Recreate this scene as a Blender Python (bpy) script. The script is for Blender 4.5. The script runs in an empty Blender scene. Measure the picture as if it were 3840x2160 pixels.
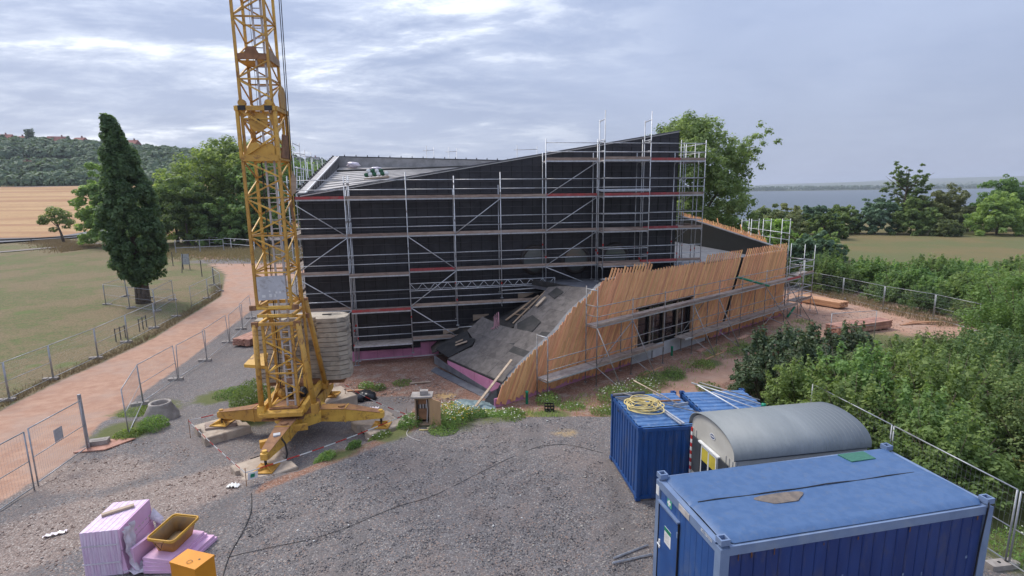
import bpy, math, random
import numpy as np
from mathutils import Vector, Matrix
random.seed(7)
RNG = np.random.default_rng(11)
SC = bpy.context.scene
COL = SC.collection
R = math.radians

# ------------------------------------------------------------------ camera
cam_data = bpy.data.cameras.new('camera')
cam = bpy.data.objects.new('camera', cam_data)
COL.objects.link(cam)
cam_data.lens = 18.75
cam_data.sensor_width = 36
cam_data.clip_start = 0.1
cam_data.clip_end = 30000
PITCH = math.atan(364 / 2000)
cam.location = (0, 0, 8.7)
cam.rotation_euler = (Matrix.Rotation(math.pi / 2 - PITCH, 3, 'X') @ Matrix.Rotation(R(-0.65), 3, 'Z')).to_euler()
SC.camera = cam
SC.render.resolution_x, SC.render.resolution_y = 1024, 576

# ------------------------------------------------------------------ world: overcast sky
SUN_EL, SUN_AZ = 52.0, -55.0          # azimuth clockwise from +Y, negative = left of the view
wd = bpy.data.worlds.new('World')
SC.world = wd
wd.use_nodes = True
NT = wd.node_tree
NT.nodes.clear()


def wn(t, **kw):
    n = NT.nodes.new(t)
    for k, v in kw.items():
        setattr(n, k, v)
    return n


def wmath(op, a, b=None, clamp=False):
    n = wn('ShaderNodeMath', operation=op, use_clamp=clamp)
    for i, x in enumerate((a, b)):
        if x is None:
            continue
        if isinstance(x, (int, float)):
            n.inputs[i].default_value = x
        else:
            NT.links.new(x, n.inputs[i])
    return n.outputs[0]


def wmix(f, a, b):
    n = wn('ShaderNodeMix', data_type='RGBA')
    for s, x in ((0, f), (6, a), (7, b)):
        if isinstance(x, (int, float)):
            n.inputs[s].default_value = x
        elif isinstance(x, tuple):
            n.inputs[s].default_value = (*x, 1)
        else:
            NT.links.new(x, n.inputs[s])
    return n.outputs[2]


def wramp(f, lo, hi):
    n = wn('ShaderNodeMapRange', interpolation_type='SMOOTHSTEP')
    NT.links.new(f, n.inputs[0])
    n.inputs[1].default_value = lo
    n.inputs[2].default_value = hi
    return n.outputs[0]


sky = wn('ShaderNodeTexSky', sky_type='NISHITA')
sky.sun_disc = False
sky.sun_elevation = R(SUN_EL)
sky.sun_rotation = R(SUN_AZ)
sky.dust_density = 3.0
tc = wn('ShaderNodeTexCoord')
sp = wn('ShaderNodeSeparateXYZ')
NT.links.new(tc.outputs['Generated'], sp.inputs[0])
zz = wmath('ADD', wmath('MAXIMUM', sp.outputs[2], 0.0), 0.14)
cb = wn('ShaderNodeCombineXYZ')
NT.links.new(wmath('DIVIDE', sp.outputs[0], zz), cb.inputs[0])
NT.links.new(wmath('DIVIDE', sp.outputs[1], zz), cb.inputs[1])


def wnoise(scale, detail, rough, dist, off, sx=1.0, sy=1.0, rot=0.0):
    m = wn('ShaderNodeMapping')
    m.inputs['Location'].default_value = off
    m.inputs['Rotation'].default_value = (0, 0, rot)
    m.inputs['Scale'].default_value = (sx, sy, 1)
    NT.links.new(cb.outputs[0], m.inputs[0])
    n = wn('ShaderNodeTexNoise')
    n.inputs['Scale'].default_value = scale
    n.inputs['Detail'].default_value = detail
    n.inputs['Roughness'].default_value = rough
    n.inputs['Distortion'].default_value = dist
    NT.links.new(m.outputs[0], n.inputs['Vector'])
    return n.outputs['Fac']


big = wnoise(0.42, 4, 0.5, 0.7, (3.1, 7.3, 0), 0.8, 1.0, 0.5)
mid = wnoise(1.15, 9, 0.62, 0.5, (11.0, 2.0, 0), 0.8, 1.15, -0.7)
fin = wnoise(3.4, 9, 0.66, 0.25, (5.0, 9.0, 0), 0.75, 1.25, -0.8)
DARK, MID, PALE, BRIGHT = (1.75, 2.12, 3.08), (2.20, 2.60, 3.62), (3.7, 4.05, 4.85), (7.2, 7.4, 7.6)
left = wramp(wmath('MULTIPLY', sp.outputs[0], -1.0), -0.34, 0.36)     # the sheet of rain cloud is even on the right, broken on the left
veil = wmix(wramp(big, 0.36, 0.66), DARK, MID)
tex = wmath('ADD', wmath('MULTIPLY', mid, 0.64), wmath('MULTIPLY', fin, 0.36))
puff = wmath('MULTIPLY', wramp(tex, 0.41, 0.60), wmath('ADD', wmath('MULTIPLY', left, 0.86), 0.10))
c1 = wmix(puff, veil, PALE)
c2 = wmix(wmath('MULTIPLY', wramp(tex, 0.525, 0.645), wmath('MULTIPLY', left, 0.8)), c1, BRIGHT)
low = wmath('SUBTRACT', 1.0, wramp(sp.outputs[2], 0.0, 0.30))
c3 = wmix(wmath('MULTIPLY', low, 0.40), c2, (2.95, 3.20, 4.00))
c4 = wmix(0.93, sky.outputs[0], c3)
# an overcast dome grows evenly brighter from the horizon to the zenith
grad = wmath('ADD', wmath('MULTIPLY', wmath('MAXIMUM', sp.outputs[2], 0.0), 0.62), 0.73)
vm = wn('ShaderNodeVectorMath', operation='SCALE')
NT.links.new(c4, vm.inputs[0])
NT.links.new(grad, vm.inputs['Scale'])
c4 = vm.outputs[0]
bg = wn('ShaderNodeBackground')
bg.inputs[1].default_value = 0.11
NT.links.new(c4, bg.inputs[0])
wo = wn('ShaderNodeOutputWorld')
NT.links.new(bg.outputs[0], wo.inputs[0])

# ------------------------------------------------------------------ sun (veiled)
sd = bpy.data.lights.new('sun', 'SUN')
sd.energy = 1.4
sd.angle = R(20)
sd.color = (1.0, 0.95, 0.87)
sun = bpy.data.objects.new('sun', sd)
COL.objects.link(sun)
sdir = Vector((math.sin(R(SUN_AZ)) * math.cos(R(SUN_EL)), math.cos(R(SUN_AZ)) * math.cos(R(SUN_EL)), math.sin(R(SUN_EL))))
sun.rotation_euler = sdir.to_track_quat('Z', 'Y').to_euler()
sun.location = sdir * 60

SC.view_settings.view_transform = 'Standard'
SC.view_settings.look = 'None'
SC.view_settings.exposure = 1.2
SC.view_settings.gamma = 1.0
SC.view_settings.use_curve_mapping = False
# ------------------------------------------------------------------ helpers
class MB:
    """collects shapes and links them as one mesh object"""

    def __init__(s):
        s.v, s.f = [], []

    def add(s, vs, fs):
        n = len(s.v)
        s.v += [tuple(p) for p in vs]
        s.f += [tuple(i + n for i in f) for f in fs]
        return s

    def frame(s, c, ex, ey, ez):
        c, ex, ey, ez = (Vector(q) for q in (c, ex, ey, ez))
        vs = [c + ex * a + ey * b + ez * d for d in (-1, 1) for b in (-1, 1) for a in (-1, 1)]
        return s.add(vs, [(0, 2, 3, 1), (4, 5, 7, 6), (0, 1, 5, 4), (2, 6, 7, 3), (0, 4, 6, 2), (1, 3, 7, 5)])

    def box(s, c, size, rz=0.0):
        a, b, d = (q / 2 for q in size)
        co, si = math.cos(rz), math.sin(rz)
        return s.frame(c, (a * co, a * si, 0), (-b * si, b * co, 0), (0, 0, d))

    def beam(s, p, q, w, h, up=(0, 0, 1)):
        p, q = Vector(p), Vector(q)
        d = q - p
        L = d.length
        d = d / L
        u = Vector(up)
        x = d.cross(u)
        if x.length < 1e-4:
            x = d.cross(Vector((1, 0, 0)))
        x.normalize()
        y = x.cross(d)
        return s.frame((p + q) / 2, x * w / 2, d * L / 2, y * h / 2)

    def tube(s, p, q, r, n=8, r2=None):
        return s.path([p, q], r, n, r2)

    def path(s, pts, r, n=6, r2=None):
        pts = [Vector(p) for p in pts]
        m = len(pts)
        rings, x = [], None
        for i, p in enumerate(pts):
            t = (pts[min(i + 1, m - 1)] - pts[max(i - 1, 0)])
            t.normalize()
            if x is None:
                x = t.cross(Vector((0, 0, 1)))
                if x.length < 1e-3:
                    x = t.cross(Vector((1, 0, 0)))
            x = x - t * x.dot(t)
            x.normalize()
            y = t.cross(x)
            rr = r if r2 is None else r + (r2 - r) * i / (m - 1)
            rings.append([p + (x * math.cos(2 * math.pi * k / n) + y * math.sin(2 * math.pi * k / n)) * rr for k in range(n)])
        vs = [q for g in rings for q in g]
        fs = [(i * n + k, i * n + (k + 1) % n, (i + 1) * n + (k + 1) % n, (i + 1) * n + k) for i in range(m - 1) for k in range(n)]
        fs += [tuple(range(n - 1, -1, -1)), tuple(range((m - 1) * n, m * n))]
        return s.add(vs, fs)

    def prism(s, poly, z0, z1):
        n = len(poly)
        g = (lambda z, p: z(p[0], p[1]) if callable(z) else z)
        vs = [(p[0], p[1], g(z0, p)) for p in poly] + [(p[0], p[1], g(z1, p)) for p in poly]
        fs = [tuple(range(n - 1, -1, -1)), tuple(range(n, 2 * n))]
        fs += [(i, (i + 1) % n, n + (i + 1) % n, n + i) for i in range(n)]
        return s.add(vs, fs)

    def slab(s, pts, off):
        """a polygon in space thickened by the vector off"""
        n = len(pts)
        o = Vector(off)
        vs = [Vector(p) for p in pts] + [Vector(p) + o for p in pts]
        fs = [tuple(range(n)), tuple(range(2 * n - 1, n - 1, -1))]
        fs += [(i, n + i, n + (i + 1) % n, (i + 1) % n) for i in range(n)]
        return s.add(vs, fs)

    def sheet(s, profile, off):
        """open polyline extruded by off"""
        o = Vector(off)
        n = len(profile)
        vs = [Vector(p) for p in profile] + [Vector(p) + o for p in profile]
        return s.add(vs, [(i, i + 1, n + i + 1, n + i) for i in range(n - 1)])

    def grid(s, fn, nu, nv):
        vs = [fn(i / nu, j / nv) for j in range(nv + 1) for i in range(nu + 1)]
        w = nu + 1
        return s.add(vs, [(j * w + i, j * w + i + 1, (j + 1) * w + i + 1, (j + 1) * w + i) for j in range(nv) for i in range(nu)])

    def blob(s, c, r, seed=0, n=7, m=5, jit=.2):
        rg = random.Random(seed)
        vs = [(c[0], c[1], c[2] + r[2])]
        for j in range(1, m):
            ph = math.pi * j / m
            for i in range(n):
                th = 2 * math.pi * i / n
                k = 1 + rg.uniform(-jit, jit)
                vs.append((c[0] + r[0] * k * math.sin(ph) * math.cos(th), c[1] + r[1] * k * math.sin(ph) * math.sin(th), c[2] + r[2] * k * math.cos(ph)))
        vs.append((c[0], c[1], c[2] - r[2]))
        fs = [(0, 1 + i, 1 + (i + 1) % n) for i in range(n)]
        for j in range(m - 2):
            b = 1 + j * n
            fs += [(b + i, b + n + i, b + n + (i + 1) % n, b + (i + 1) % n) for i in range(n)]
        b = 1 + (m - 2) * n
        fs += [(b + i, len(vs) - 1, b + (i + 1) % n) for i in range(n)]
        return s.add(vs, fs)

    def mesh(s, name, m, smooth=False):
        me = bpy.data.meshes.new(name)
        me.from_pydata(s.v, [], s.f)
        me.materials.append(m)
        if smooth:
            me.polygons.foreach_set('use_smooth', [True] * len(me.polygons))
        me.update()
        return me

    def build(s, name, m, parent=None, smooth=False):
        return link(name, s.mesh(name, m, smooth), parent)


def link(name, me, parent=None):
    o = bpy.data.objects.new(name, me)
    COL.objects.link(o)
    if parent is not None:
        o.parent = parent
        o.matrix_parent_inverse = PINV.get(parent.name, Matrix())
    return o


PINV = {}


def tag(o, label=None, cat=None, group=None, kind=None):
    for k, v in (('label', label), ('category', cat), ('group', group), ('kind', kind)):
        if v:
            o[k] = v
    return o


def thing(name, loc, label, cat, group=None, rz=0.0, local=False):
    """Empty at the base of a thing; world-space parts unless local"""
    o = bpy.data.objects.new(name, None)
    COL.objects.link(o)
    o.empty_display_size = .2
    o.location = loc
    o.rotation_euler = (0, 0, rz)
    if not local:
        PINV[o.name] = (Matrix.Translation(Vector(loc)) @ Matrix.Rotation(rz, 4, 'Z')).inverted()
    tag(o, label, cat, group)
    return o


def dup(root, loc, rz=0.0, sc=1.0, label=None):
    """copy of a local-space thing with its parts and sub-parts"""
    r = root.copy()
    COL.objects.link(r)
    r.location = loc
    r.rotation_euler = (0, 0, rz)
    r.scale = (sc, sc, sc) if not isinstance(sc, tuple) else sc
    if label:
        r['label'] = label
    for ch in KIDS.get(root.name, []):
        k = ch.copy()
        COL.objects.link(k)
        k.parent = r
        for g in KIDS.get(ch.name, []):
            q = g.copy()
            COL.objects.link(q)
            q.parent = k
    return r


def text_mesh(cv):
    """lettering as a real mesh"""
    o = bpy.data.objects.new('lettering', cv)
    COL.objects.link(o)
    me = bpy.data.meshes.new_from_object(o)
    bpy.data.objects.remove(o)
    return me


KIDS = {}


def kid(root, o):
    KIDS.setdefault(root.name, []).append(o)
    return o


def ss(t):
    t = np.clip(t, 0, 1)
    return t * t * (3 - 2 * t)


# ------------------------------------------------------------------ materials
def nodes(name):
    m = bpy.data.materials.new(name)
    m.use_nodes = True
    nt = m.node_tree
    nt.nodes.clear()
    return m, nt


class NB:
    def __init__(s, nt):
        s.nt = nt

    def n(s, t, **kw):
        o = s.nt.nodes.new(t)
        for k, v in kw.items():
            setattr(o, k, v)
        return o

    def put(s, sock, x):
        if x is None:
            return
        if isinstance(x, (int, float)):
            sock.default_value = x
        elif isinstance(x, tuple):
            sock.default_value = (*x, 1) if len(x) == 3 and sock.type == 'RGBA' else x
        else:
            s.nt.links.new(x, sock)

    def math(s, op, a, b=None, clamp=False):
        o = s.n('ShaderNodeMath', operation=op, use_clamp=clamp)
        s.put(o.inputs[0], a)
        s.put(o.inputs[1], b)
        return o.outputs[0]

    def mix(s, f, a, b, mode='MIX'):
        o = s.n('ShaderNodeMix', data_type='RGBA', blend_type=mode)
        s.put(o.inputs[0], f)
        s.put(o.inputs[6], a)
        s.put(o.inputs[7], b)
        return o.outputs[2]

    def coord(s, scale=(1, 1, 1), rot=(0, 0, 0), kind='Object'):
        t = s.n('ShaderNodeTexCoord')
        m = s.n('ShaderNodeMapping')
        m.inputs['Scale'].default_value = scale
        m.inputs['Rotation'].default_value = rot
        s.nt.links.new(t.outputs[kind], m.inputs[0])
        return m.outputs[0]

    def noise(s, scale, detail=4, rough=.55, vec=None, dist=0.0):
        o = s.n('ShaderNodeTexNoise')
        o.inputs['Scale'].default_value = scale
        o.inputs['Detail'].default_value = detail
        o.inputs['Roughness'].default_value = rough
        o.inputs['Distortion'].default_value = dist
        s.put(o.inputs['Vector'], vec)
        return o.outputs['Fac']

    def voro(s, scale, vec=None, out='Distance', feature='F1'):
        o = s.n('ShaderNodeTexVoronoi', feature=feature)
        o.inputs['Scale'].default_value = scale
        s.put(o.inputs['Vector'], vec)
        return o.outputs[out]

    def ramp(s, f, lo, hi, a=0.0, b=1.0):
        o = s.n('ShaderNodeMapRange', interpolation_type='SMOOTHSTEP')
        s.put(o.inputs[0], f)
        for i, x in enumerate((lo, hi, a, b)):
            o.inputs[i + 1].default_value = x
        return o.outputs[0]

    def attr(s, name):
        o = s.n('ShaderNodeAttribute', attribute_name=name)
        return o.outputs['Fac']

    def bump(s, h, st, dist=.02):
        o = s.n('ShaderNodeBump')
        o.inputs['Strength'].default_value = st
        o.inputs['Distance'].default_value = dist
        s.put(o.inputs['Height'], h)
        return o.outputs[0]

    def bsdf(s, col, rough=.6, metal=0.0, normal=None, spec=.5, trans=0.0, alpha=None):
        p = s.n('ShaderNodeBsdfPrincipled')
        s.put(p.inputs['Base Color'], col)
        s.put(p.inputs['Roughness'], rough)
        s.put(p.inputs['Metallic'], metal)
        s.put(p.inputs['Specular IOR Level'], spec)
        s.put(p.inputs['Transmission Weight'], trans)
        s.put(p.inputs['Normal'], normal)
        return p.outputs[0]

    def out(s, sh):
        o = s.n('ShaderNodeOutputMaterial')
        s.nt.links.new(sh, o.inputs[0])


def mat(name, col, col2=None, rough=.6, metal=0.0, scale=3.0, stretch=(1, 1, 1), dirt=None, dirt_amt=.5, dirt_scale=1.2, bump=0.0, rnd=0.0, spec=.4, kind='Object', lo=.35, hi=.65):
    """plain worn surface: two tones by noise, optional dirt with a shape of its own, optional change from piece to piece"""
    m, nt = nodes(name)
    b = NB(nt)
    v = b.coord(stretch, kind=kind)
    col2 = col2 or tuple(c * .72 for c in col)
    f = b.noise(scale, 6, .6, v, .3)
    c = b.mix(b.ramp(f, lo, hi), col2, col)
    if rnd:
        oi = b.n('ShaderNodeObjectInfo')
        k = b.math('ADD', b.math('MULTIPLY', oi.outputs['Random'], 2 * rnd), 1 - rnd)
        hs = b.n('ShaderNodeHueSaturation')
        b.put(hs.inputs['Value'], k)
        b.put(hs.inputs['Hue'], b.math('ADD', b.math('MULTIPLY', oi.outputs['Random'], rnd * .06), .5 - rnd * .03))
        b.put(hs.inputs['Color'], c)
        c = hs.outputs[0]
    if dirt:
        g = b.noise(dirt_scale, 7, .68, v, .6)
        c = b.mix(b.math('MULTIPLY', b.ramp(g, .5, .68), dirt_amt), c, dirt)
    nrm = b.bump(f, bump) if bump else None
    b.out(b.bsdf(c, rough, metal, nrm, spec))
    return m


M = {}
M['yellow'] = mat('crane_yellow', (.62, .36, .070), (.52, .285, .055), .5, 0, 2.2, dirt=(.20, .085, .035), dirt_amt=.85, dirt_scale=4.2, rnd=.2)
M['rustybrown'] = mat('rusty_steel', (.30, .15, .075), (.19, .095, .05), .8, 0, 4, dirt=(.42, .22, .05), dirt_amt=.6)
M['ladder'] = mat('ladder_steel', (.52, .48, .46), (.38, .35, .33), .6, .1, 5)
M['darksteel'] = mat('dark_steel', (.05, .05, .055), (.03, .03, .03), .5, .5, 5)
M['cable'] = mat('black_rubber', (.022, .022, .024), None, .6, 0, 6)
M['ballast'] = mat('ballast_concrete', (.44, .38, .30), (.33, .28, .22), .9, 0, 2.4, (1, 1, 1.6), dirt=(.10, .09, .08), dirt_amt=.8, dirt_scale=1.5, bump=.15, rnd=.12)
M['pad'] = mat('pad_concrete', (.46, .38, .30), (.36, .29, .23), .9, 0, 2.5, dirt=(.22, .16, .12), dirt_amt=.6, dirt_scale=1.6, bump=.1)
M['concrete'] = mat('grey_concrete', (.38, .34, .31), (.27, .24, .22), .9, 0, 3, dirt=(.16, .13, .11), bump=.1)
M['plinth'] = mat('grey_plinth', (.50, .50, .51), (.42, .42, .43), .8, 0, 2)
M['galv'] = mat('galvanised_tube', (.56, .57, .59), (.42, .43, .45), .45, .45, 6, dirt=(.40, .37, .34), dirt_amt=.7, dirt_scale=3, rnd=.2)
M['galvdull'] = mat('weathered_tube', (.33, .32, .32), (.22, .21, .20), .6, .4, 6, dirt=(.26, .17, .12), dirt_amt=.6, dirt_scale=3, rnd=.15)
M['fence'] = mat('fence_zinc', (.40, .41, .43), (.30, .31, .33), .5, .5, 5)
M['toe'] = mat('toe_board_wood', (.34, .25, .20), (.21, .15, .12), .85, 0, 5, (.4, .4, 3), dirt=(.42, .36, .32), dirt_amt=.5, rnd=.2)
M['toered'] = mat('toe_board_red', (.36, .055, .06), (.24, .05, .05), .7, 0, 4, dirt=(.30, .17, .14), dirt_amt=.6, rnd=.2)
M['deck'] = mat('scaffold_deck', (.40, .34, .30), (.28, .23, .20), .85, 0, 4, dirt=(.48, .42, .38), dirt_amt=.6, dirt_scale=3, rnd=.15)
M['membrane'] = mat('black_facade_membrane', (.033, .031, .036), (.023, .022, .026), .40, 0, 1.8, dirt=(.050, .048, .053), dirt_amt=.5, dirt_scale=.9, bump=.5, spec=.35)
M['batten'] = mat('black_batten', (.010, .010, .011), (.007, .007, .007), .6, 0, 4)
M['roofing'] = mat('bitumen_roofing', (.155, .136, .126), (.108, .094, .087), .95, 0, 3.2, (1, 1, 1), dirt=(.045, .040, .038), dirt_amt=.5, dirt_scale=1.8, bump=.35, rnd=.10)
M['roofdark'] = mat('dark_underlay', (.035, .033, .034), (.02, .02, .02), .75, 0, 2, dirt=(.10, .085, .08), dirt_amt=.4)
M['rooflight'] = mat('grey_roof_sheet', (.50, .465, .44), (.38, .355, .34), .6, 0, 1.6, (1, 3.5, 1), dirt=(.17, .15, .14), dirt_amt=.7, dirt_scale=1.3)
M['parapet'] = mat('parapet_sheet', (.30, .29, .285), (.22, .215, .21), .6, 0, 1.8)
M['white'] = mat('white_paint', (.72, .72, .71), (.62, .62, .60), .6, 0, 4)
M['foil'] = mat('white_plastic_film', (.66, .60, .66), (.50, .45, .50), .28, 0, 7, bump=.8, spec=.6)
M['membgrey'] = mat('grey_membrane', (.15, .155, .17), (.10, .10, .115), .6, 0, 2)
M['pink'] = mat('pink_insulation', (.58, .245, .39), (.50, .20, .33), .8, 0, 1.6, dirt=(.42, .20, .26), dirt_amt=.4)
M['pinkpale'] = mat('pale_pink_insulation', (.70, .46, .62), (.64, .38, .56), .75, 0, 1.5, (1, 1, 1))
M['pinkfilm'] = mat('pink_board_edges_in_film', (.70, .58, .69), (.64, .46, .61), .4, 0, 2.2, (5, 5, .5))
M['plank'] = mat('pale_plank', (.46, .355, .27), (.35, .265, .19), .8, 0, 3, (.5, .5, 4), rnd=.15)
M['timber'] = mat('sawn_timber', (.52, .29, .17), (.42, .22, .12), .8, 0, 3, (.6, .6, 5), rnd=.18)
M['timberred'] = mat('reddish_sawn_timber', (.46, .25, .19), (.34, .17, .12), .8, 0, 3, rnd=.2)
M['plywood'] = mat('plywood', (.50, .32, .17), (.40, .25, .13), .75, 0, 2.5, (1, 1, .25), dirt=(.24, .16, .10), dirt_amt=.4)
M['box'] = mat('cabinet_wood', (.42, .30, .20), (.31, .21, .135), .8, 0, 3)
M['darkbox'] = mat('dark_fibreboard', (.06, .05, .045), (.04, .035, .03), .8, 0, 5)
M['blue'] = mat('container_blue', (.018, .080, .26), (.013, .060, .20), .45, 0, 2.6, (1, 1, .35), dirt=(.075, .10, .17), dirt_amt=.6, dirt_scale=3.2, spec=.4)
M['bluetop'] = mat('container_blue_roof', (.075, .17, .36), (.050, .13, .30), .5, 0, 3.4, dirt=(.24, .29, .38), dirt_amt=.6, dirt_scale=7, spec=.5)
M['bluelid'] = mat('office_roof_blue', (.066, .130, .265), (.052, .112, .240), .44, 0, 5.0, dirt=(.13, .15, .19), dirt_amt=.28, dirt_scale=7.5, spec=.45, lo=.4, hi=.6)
M['bluepanel'] = mat('office_panel_blue', (.022, .082, .26), (.016, .064, .22), .42, 0, 2.2, (1, 1, .4), dirt=(.08, .12, .22), dirt_amt=.5, dirt_scale=3)
M['navy'] = mat('office_panel_navy', (.018, .045, .175), (.013, .033, .140), .45, 0, 2.4, (1, 1, .3), dirt=(.065, .07, .13), dirt_amt=.6, dirt_scale=4)
M['bluegrey'] = mat('office_frame', (.19, .26, .40), (.15, .21, .34), .42, .1, 1.5, dirt=(.26, .31, .38), dirt_amt=.4)
M['hutwall'] = mat('hut_wall', (.50, .48, .43), (.44, .42, .37), .6, 0, 1.5)
M['hutroof'] = mat('hut_roof', (.225, .245, .255), (.19, .21, .22), .55, 0, 1.2, (1, .3, 1), dirt=(.28, .30, .30), dirt_amt=.3, dirt_scale=2)
M['shutter'] = mat('grey_shutter', (.055, .06, .068), None, .5, 0, 3)
M['blind'] = mat('yellow_blind', (.52, .42, .05), (.42, .33, .04), .7, 0, 3)
M['tubyellow'] = mat('tub_yellow', (.62, .34, .035), (.52, .28, .04), .45, 0, 3, dirt=(.34, .24, .14), dirt_amt=.5)
M['tubin'] = mat('tub_inside_crust', (.36, .24, .12), (.28, .19, .11), .9, 0, 3, dirt=(.46, .24, .05), dirt_amt=.6)
M['orange'] = mat('orange_box', (.66, .26, .012), (.60, .23, .012), .45, 0, 2)
M['hose'] = mat('yellow_hose', (.68, .55, .24), (.56, .43, .16), .5, 0, 8)
M['green'] = mat('green_pipe', (.012, .24, .13), None, .4, 0, 4)
M['greenbag'] = mat('green_roll', (.02, .10, .045), None, .5, 0, 4)
M['tarp'] = mat('grey_tarp', (.20, .27, .28), (.13, .18, .19), .5, 0, 5, bump=.5)
M['blackbag'] = mat('black_plastic', (.022, .023, .027), None, .3, 0, 6, bump=.6)
M['crate'] = mat('black_crate', (.018, .018, .02), None, .45, 0, 4)
M['red'] = mat('tape_red', (.55, .035, .03), None, .5, 0, 4)
M['bark'] = mat('bark', (.15, .11, .085), (.08, .06, .045), .95, 0, 4, (1, 1, .3), bump=.4)
M['asphalt'] = mat('asphalt', (.15, .15, .16), (.12, .12, .125), .85, 0, 1)
M['pathgrey'] = mat('grey_path', (.24, .21, .19), (.19, .165, .15), .9, 0, 1)
M['rail'] = mat('guard_rail', (.10, .10, .105), (.07, .07, .07), .6, .3, 2)
M['rooftile'] = mat('red_roof_tiles', (.26, .085, .065), (.19, .07, .06), .85, 0, 1, rnd=.25)
M['roofgrey'] = mat('grey_roof_tiles', (.16, .16, .17), (.11, .11, .12), .85, 0, 1, rnd=.2)
M['render'] = mat('house_render', (.42, .39, .36), (.34, .31, .29), .9, 0, 1, rnd=.2)
M['flowerw'] = mat('white_petals', (.74, .74, .66), (.66, .66, .55), .7, 0, 3)
M['flowery'] = mat('yellow_petals', (.66, .42, .02), None, .7, 0, 3)


def glass(name, col, rough=.03):
    m, nt = nodes(name)
    b = NB(nt)
    b.out(b.bsdf(col, rough, 0.0, None, 1.0))
    return m


M['glass'] = glass('dark_window_glass', (.012, .014, .02))
M['roundglass'] = glass('round_window_glass', (.10, .11, .105))  # pale base colour imitates the reflection in the round panes
M['doorglass'] = glass('door_glass', (.035, .022, .026))


def larch():
    m, nt = nodes('larch_slat')
    b = NB(nt)
    v = b.coord((9, 9, .8))
    oi = b.n('ShaderNodeObjectInfo')
    va = b.n('ShaderNodeVectorMath', operation='ADD')
    b.put(va.inputs[0], v)
    cx = b.n('ShaderNodeCombineXYZ')
    b.put(cx.inputs[2], b.math('MULTIPLY', oi.outputs['Random'], 40.0))
    b.put(va.inputs[1], cx.outputs[0])
    f = b.noise(2.0, 5, .6, va.outputs[0], .5)
    c = b.mix(b.ramp(f, .3, .7), (.60, .288, .128), (.78, .425, .208))
    k = b.n('ShaderNodeHueSaturation')
    b.put(k.inputs['Value'], b.math('ADD', b.math('MULTIPLY', oi.outputs['Random'], .34), .82))
    b.put(k.inputs['Hue'], b.math('ADD', b.math('MULTIPLY', b.math('FRACT', b.math('MULTIPLY', oi.outputs['Random'], 7.3)), .022), .487))
    b.put(k.inputs['Color'], c)
    b.out(b.bsdf(k.outputs[0], .75, 0.0, b.bump(f, .15), .3))
    return m


M['larch'] = larch()


def leafmat(name, dark, light, yellow=None, gloss=.6, trans=.48):
    m, nt = nodes(name)
    b = NB(nt)
    t = b.attr('tint')
    oi = b.n('ShaderNodeObjectInfo')
    c = b.mix(t, dark, light)
    if yellow:
        c = b.mix(b.ramp(t, .86, .99), c, yellow)
    hs = b.n('ShaderNodeHueSaturation')
    b.put(hs.inputs['Value'], b.math('ADD', b.math('MULTIPLY', oi.outputs['Random'], .55), .74))
    b.put(hs.inputs['Hue'], b.math('ADD', b.math('MULTIPLY', b.math('FRACT', b.math('MULTIPLY', oi.outputs['Random'], 5.7)), .035), .475))
    b.put(hs.inputs['Color'], c)
    p = b.bsdf(hs.outputs[0], gloss, 0.0, None, .35)
    tr = b.n('ShaderNodeBsdfTranslucent')
    b.put(tr.inputs[0], b.mix(1.0, hs.outputs[0], (1.4, 1.4, .9), 'MULTIPLY'))
    mx = b.n('ShaderNodeMixShader')
    mx.inputs[0].default_value = trans
    nt.links.new(p, mx.inputs[1])
    nt.links.new(tr.outputs[0], mx.inputs[2])
    b.out(mx.outputs[0])
    return m


M['leaf_column'] = leafmat('column_tree_leaf', (0.044, 0.090, 0.041), (0.128, 0.211, 0.092))
M['leaf_mid'] = leafmat('broad_leaf', (.082, .155, .056), (.230, .345, .115), None, .6, .5)
M['leaf_fresh'] = leafmat('fresh_leaf', (.125, .220, .066), (.315, .440, .135), None, .6, .5)
M['leaf_poplar'] = leafmat('poplar_leaf', (.150, .250, .090), (.370, .490, .195), None, .55, .52)
M['leaf_hazel'] = leafmat('hazel_leaf', (.034, .066, .032), (.105, .155, .068), (.17, .095, .055), .5, .25)
M['leaf_bramble'] = leafmat('bramble_leaf', (.058, .110, .040), (.160, .240, .078), (.22, .21, .07), .6, .36)
M['leaf_maple'] = leafmat('maple_leaf', (.078, .145, .046), (.205, .300, .090), None, .6, .40)
M['leaf_far'] = leafmat('distant_leaf', (.058, .105, .062), (.125, .190, .108), None, .7, .25)
M['leaf_olive'] = leafmat('olive_leaf', (.100, .135, .052), (.215, .255, .098), None, .6, .35)
M['weed'] = leafmat('weed_leaf', (0.096, 0.173, 0.051), (0.243, 0.358, 0.102))
M['dry'] = leafmat('dry_grass', (.17, .130, .072), (.30, .245, .145), None, .8, .2)
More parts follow.
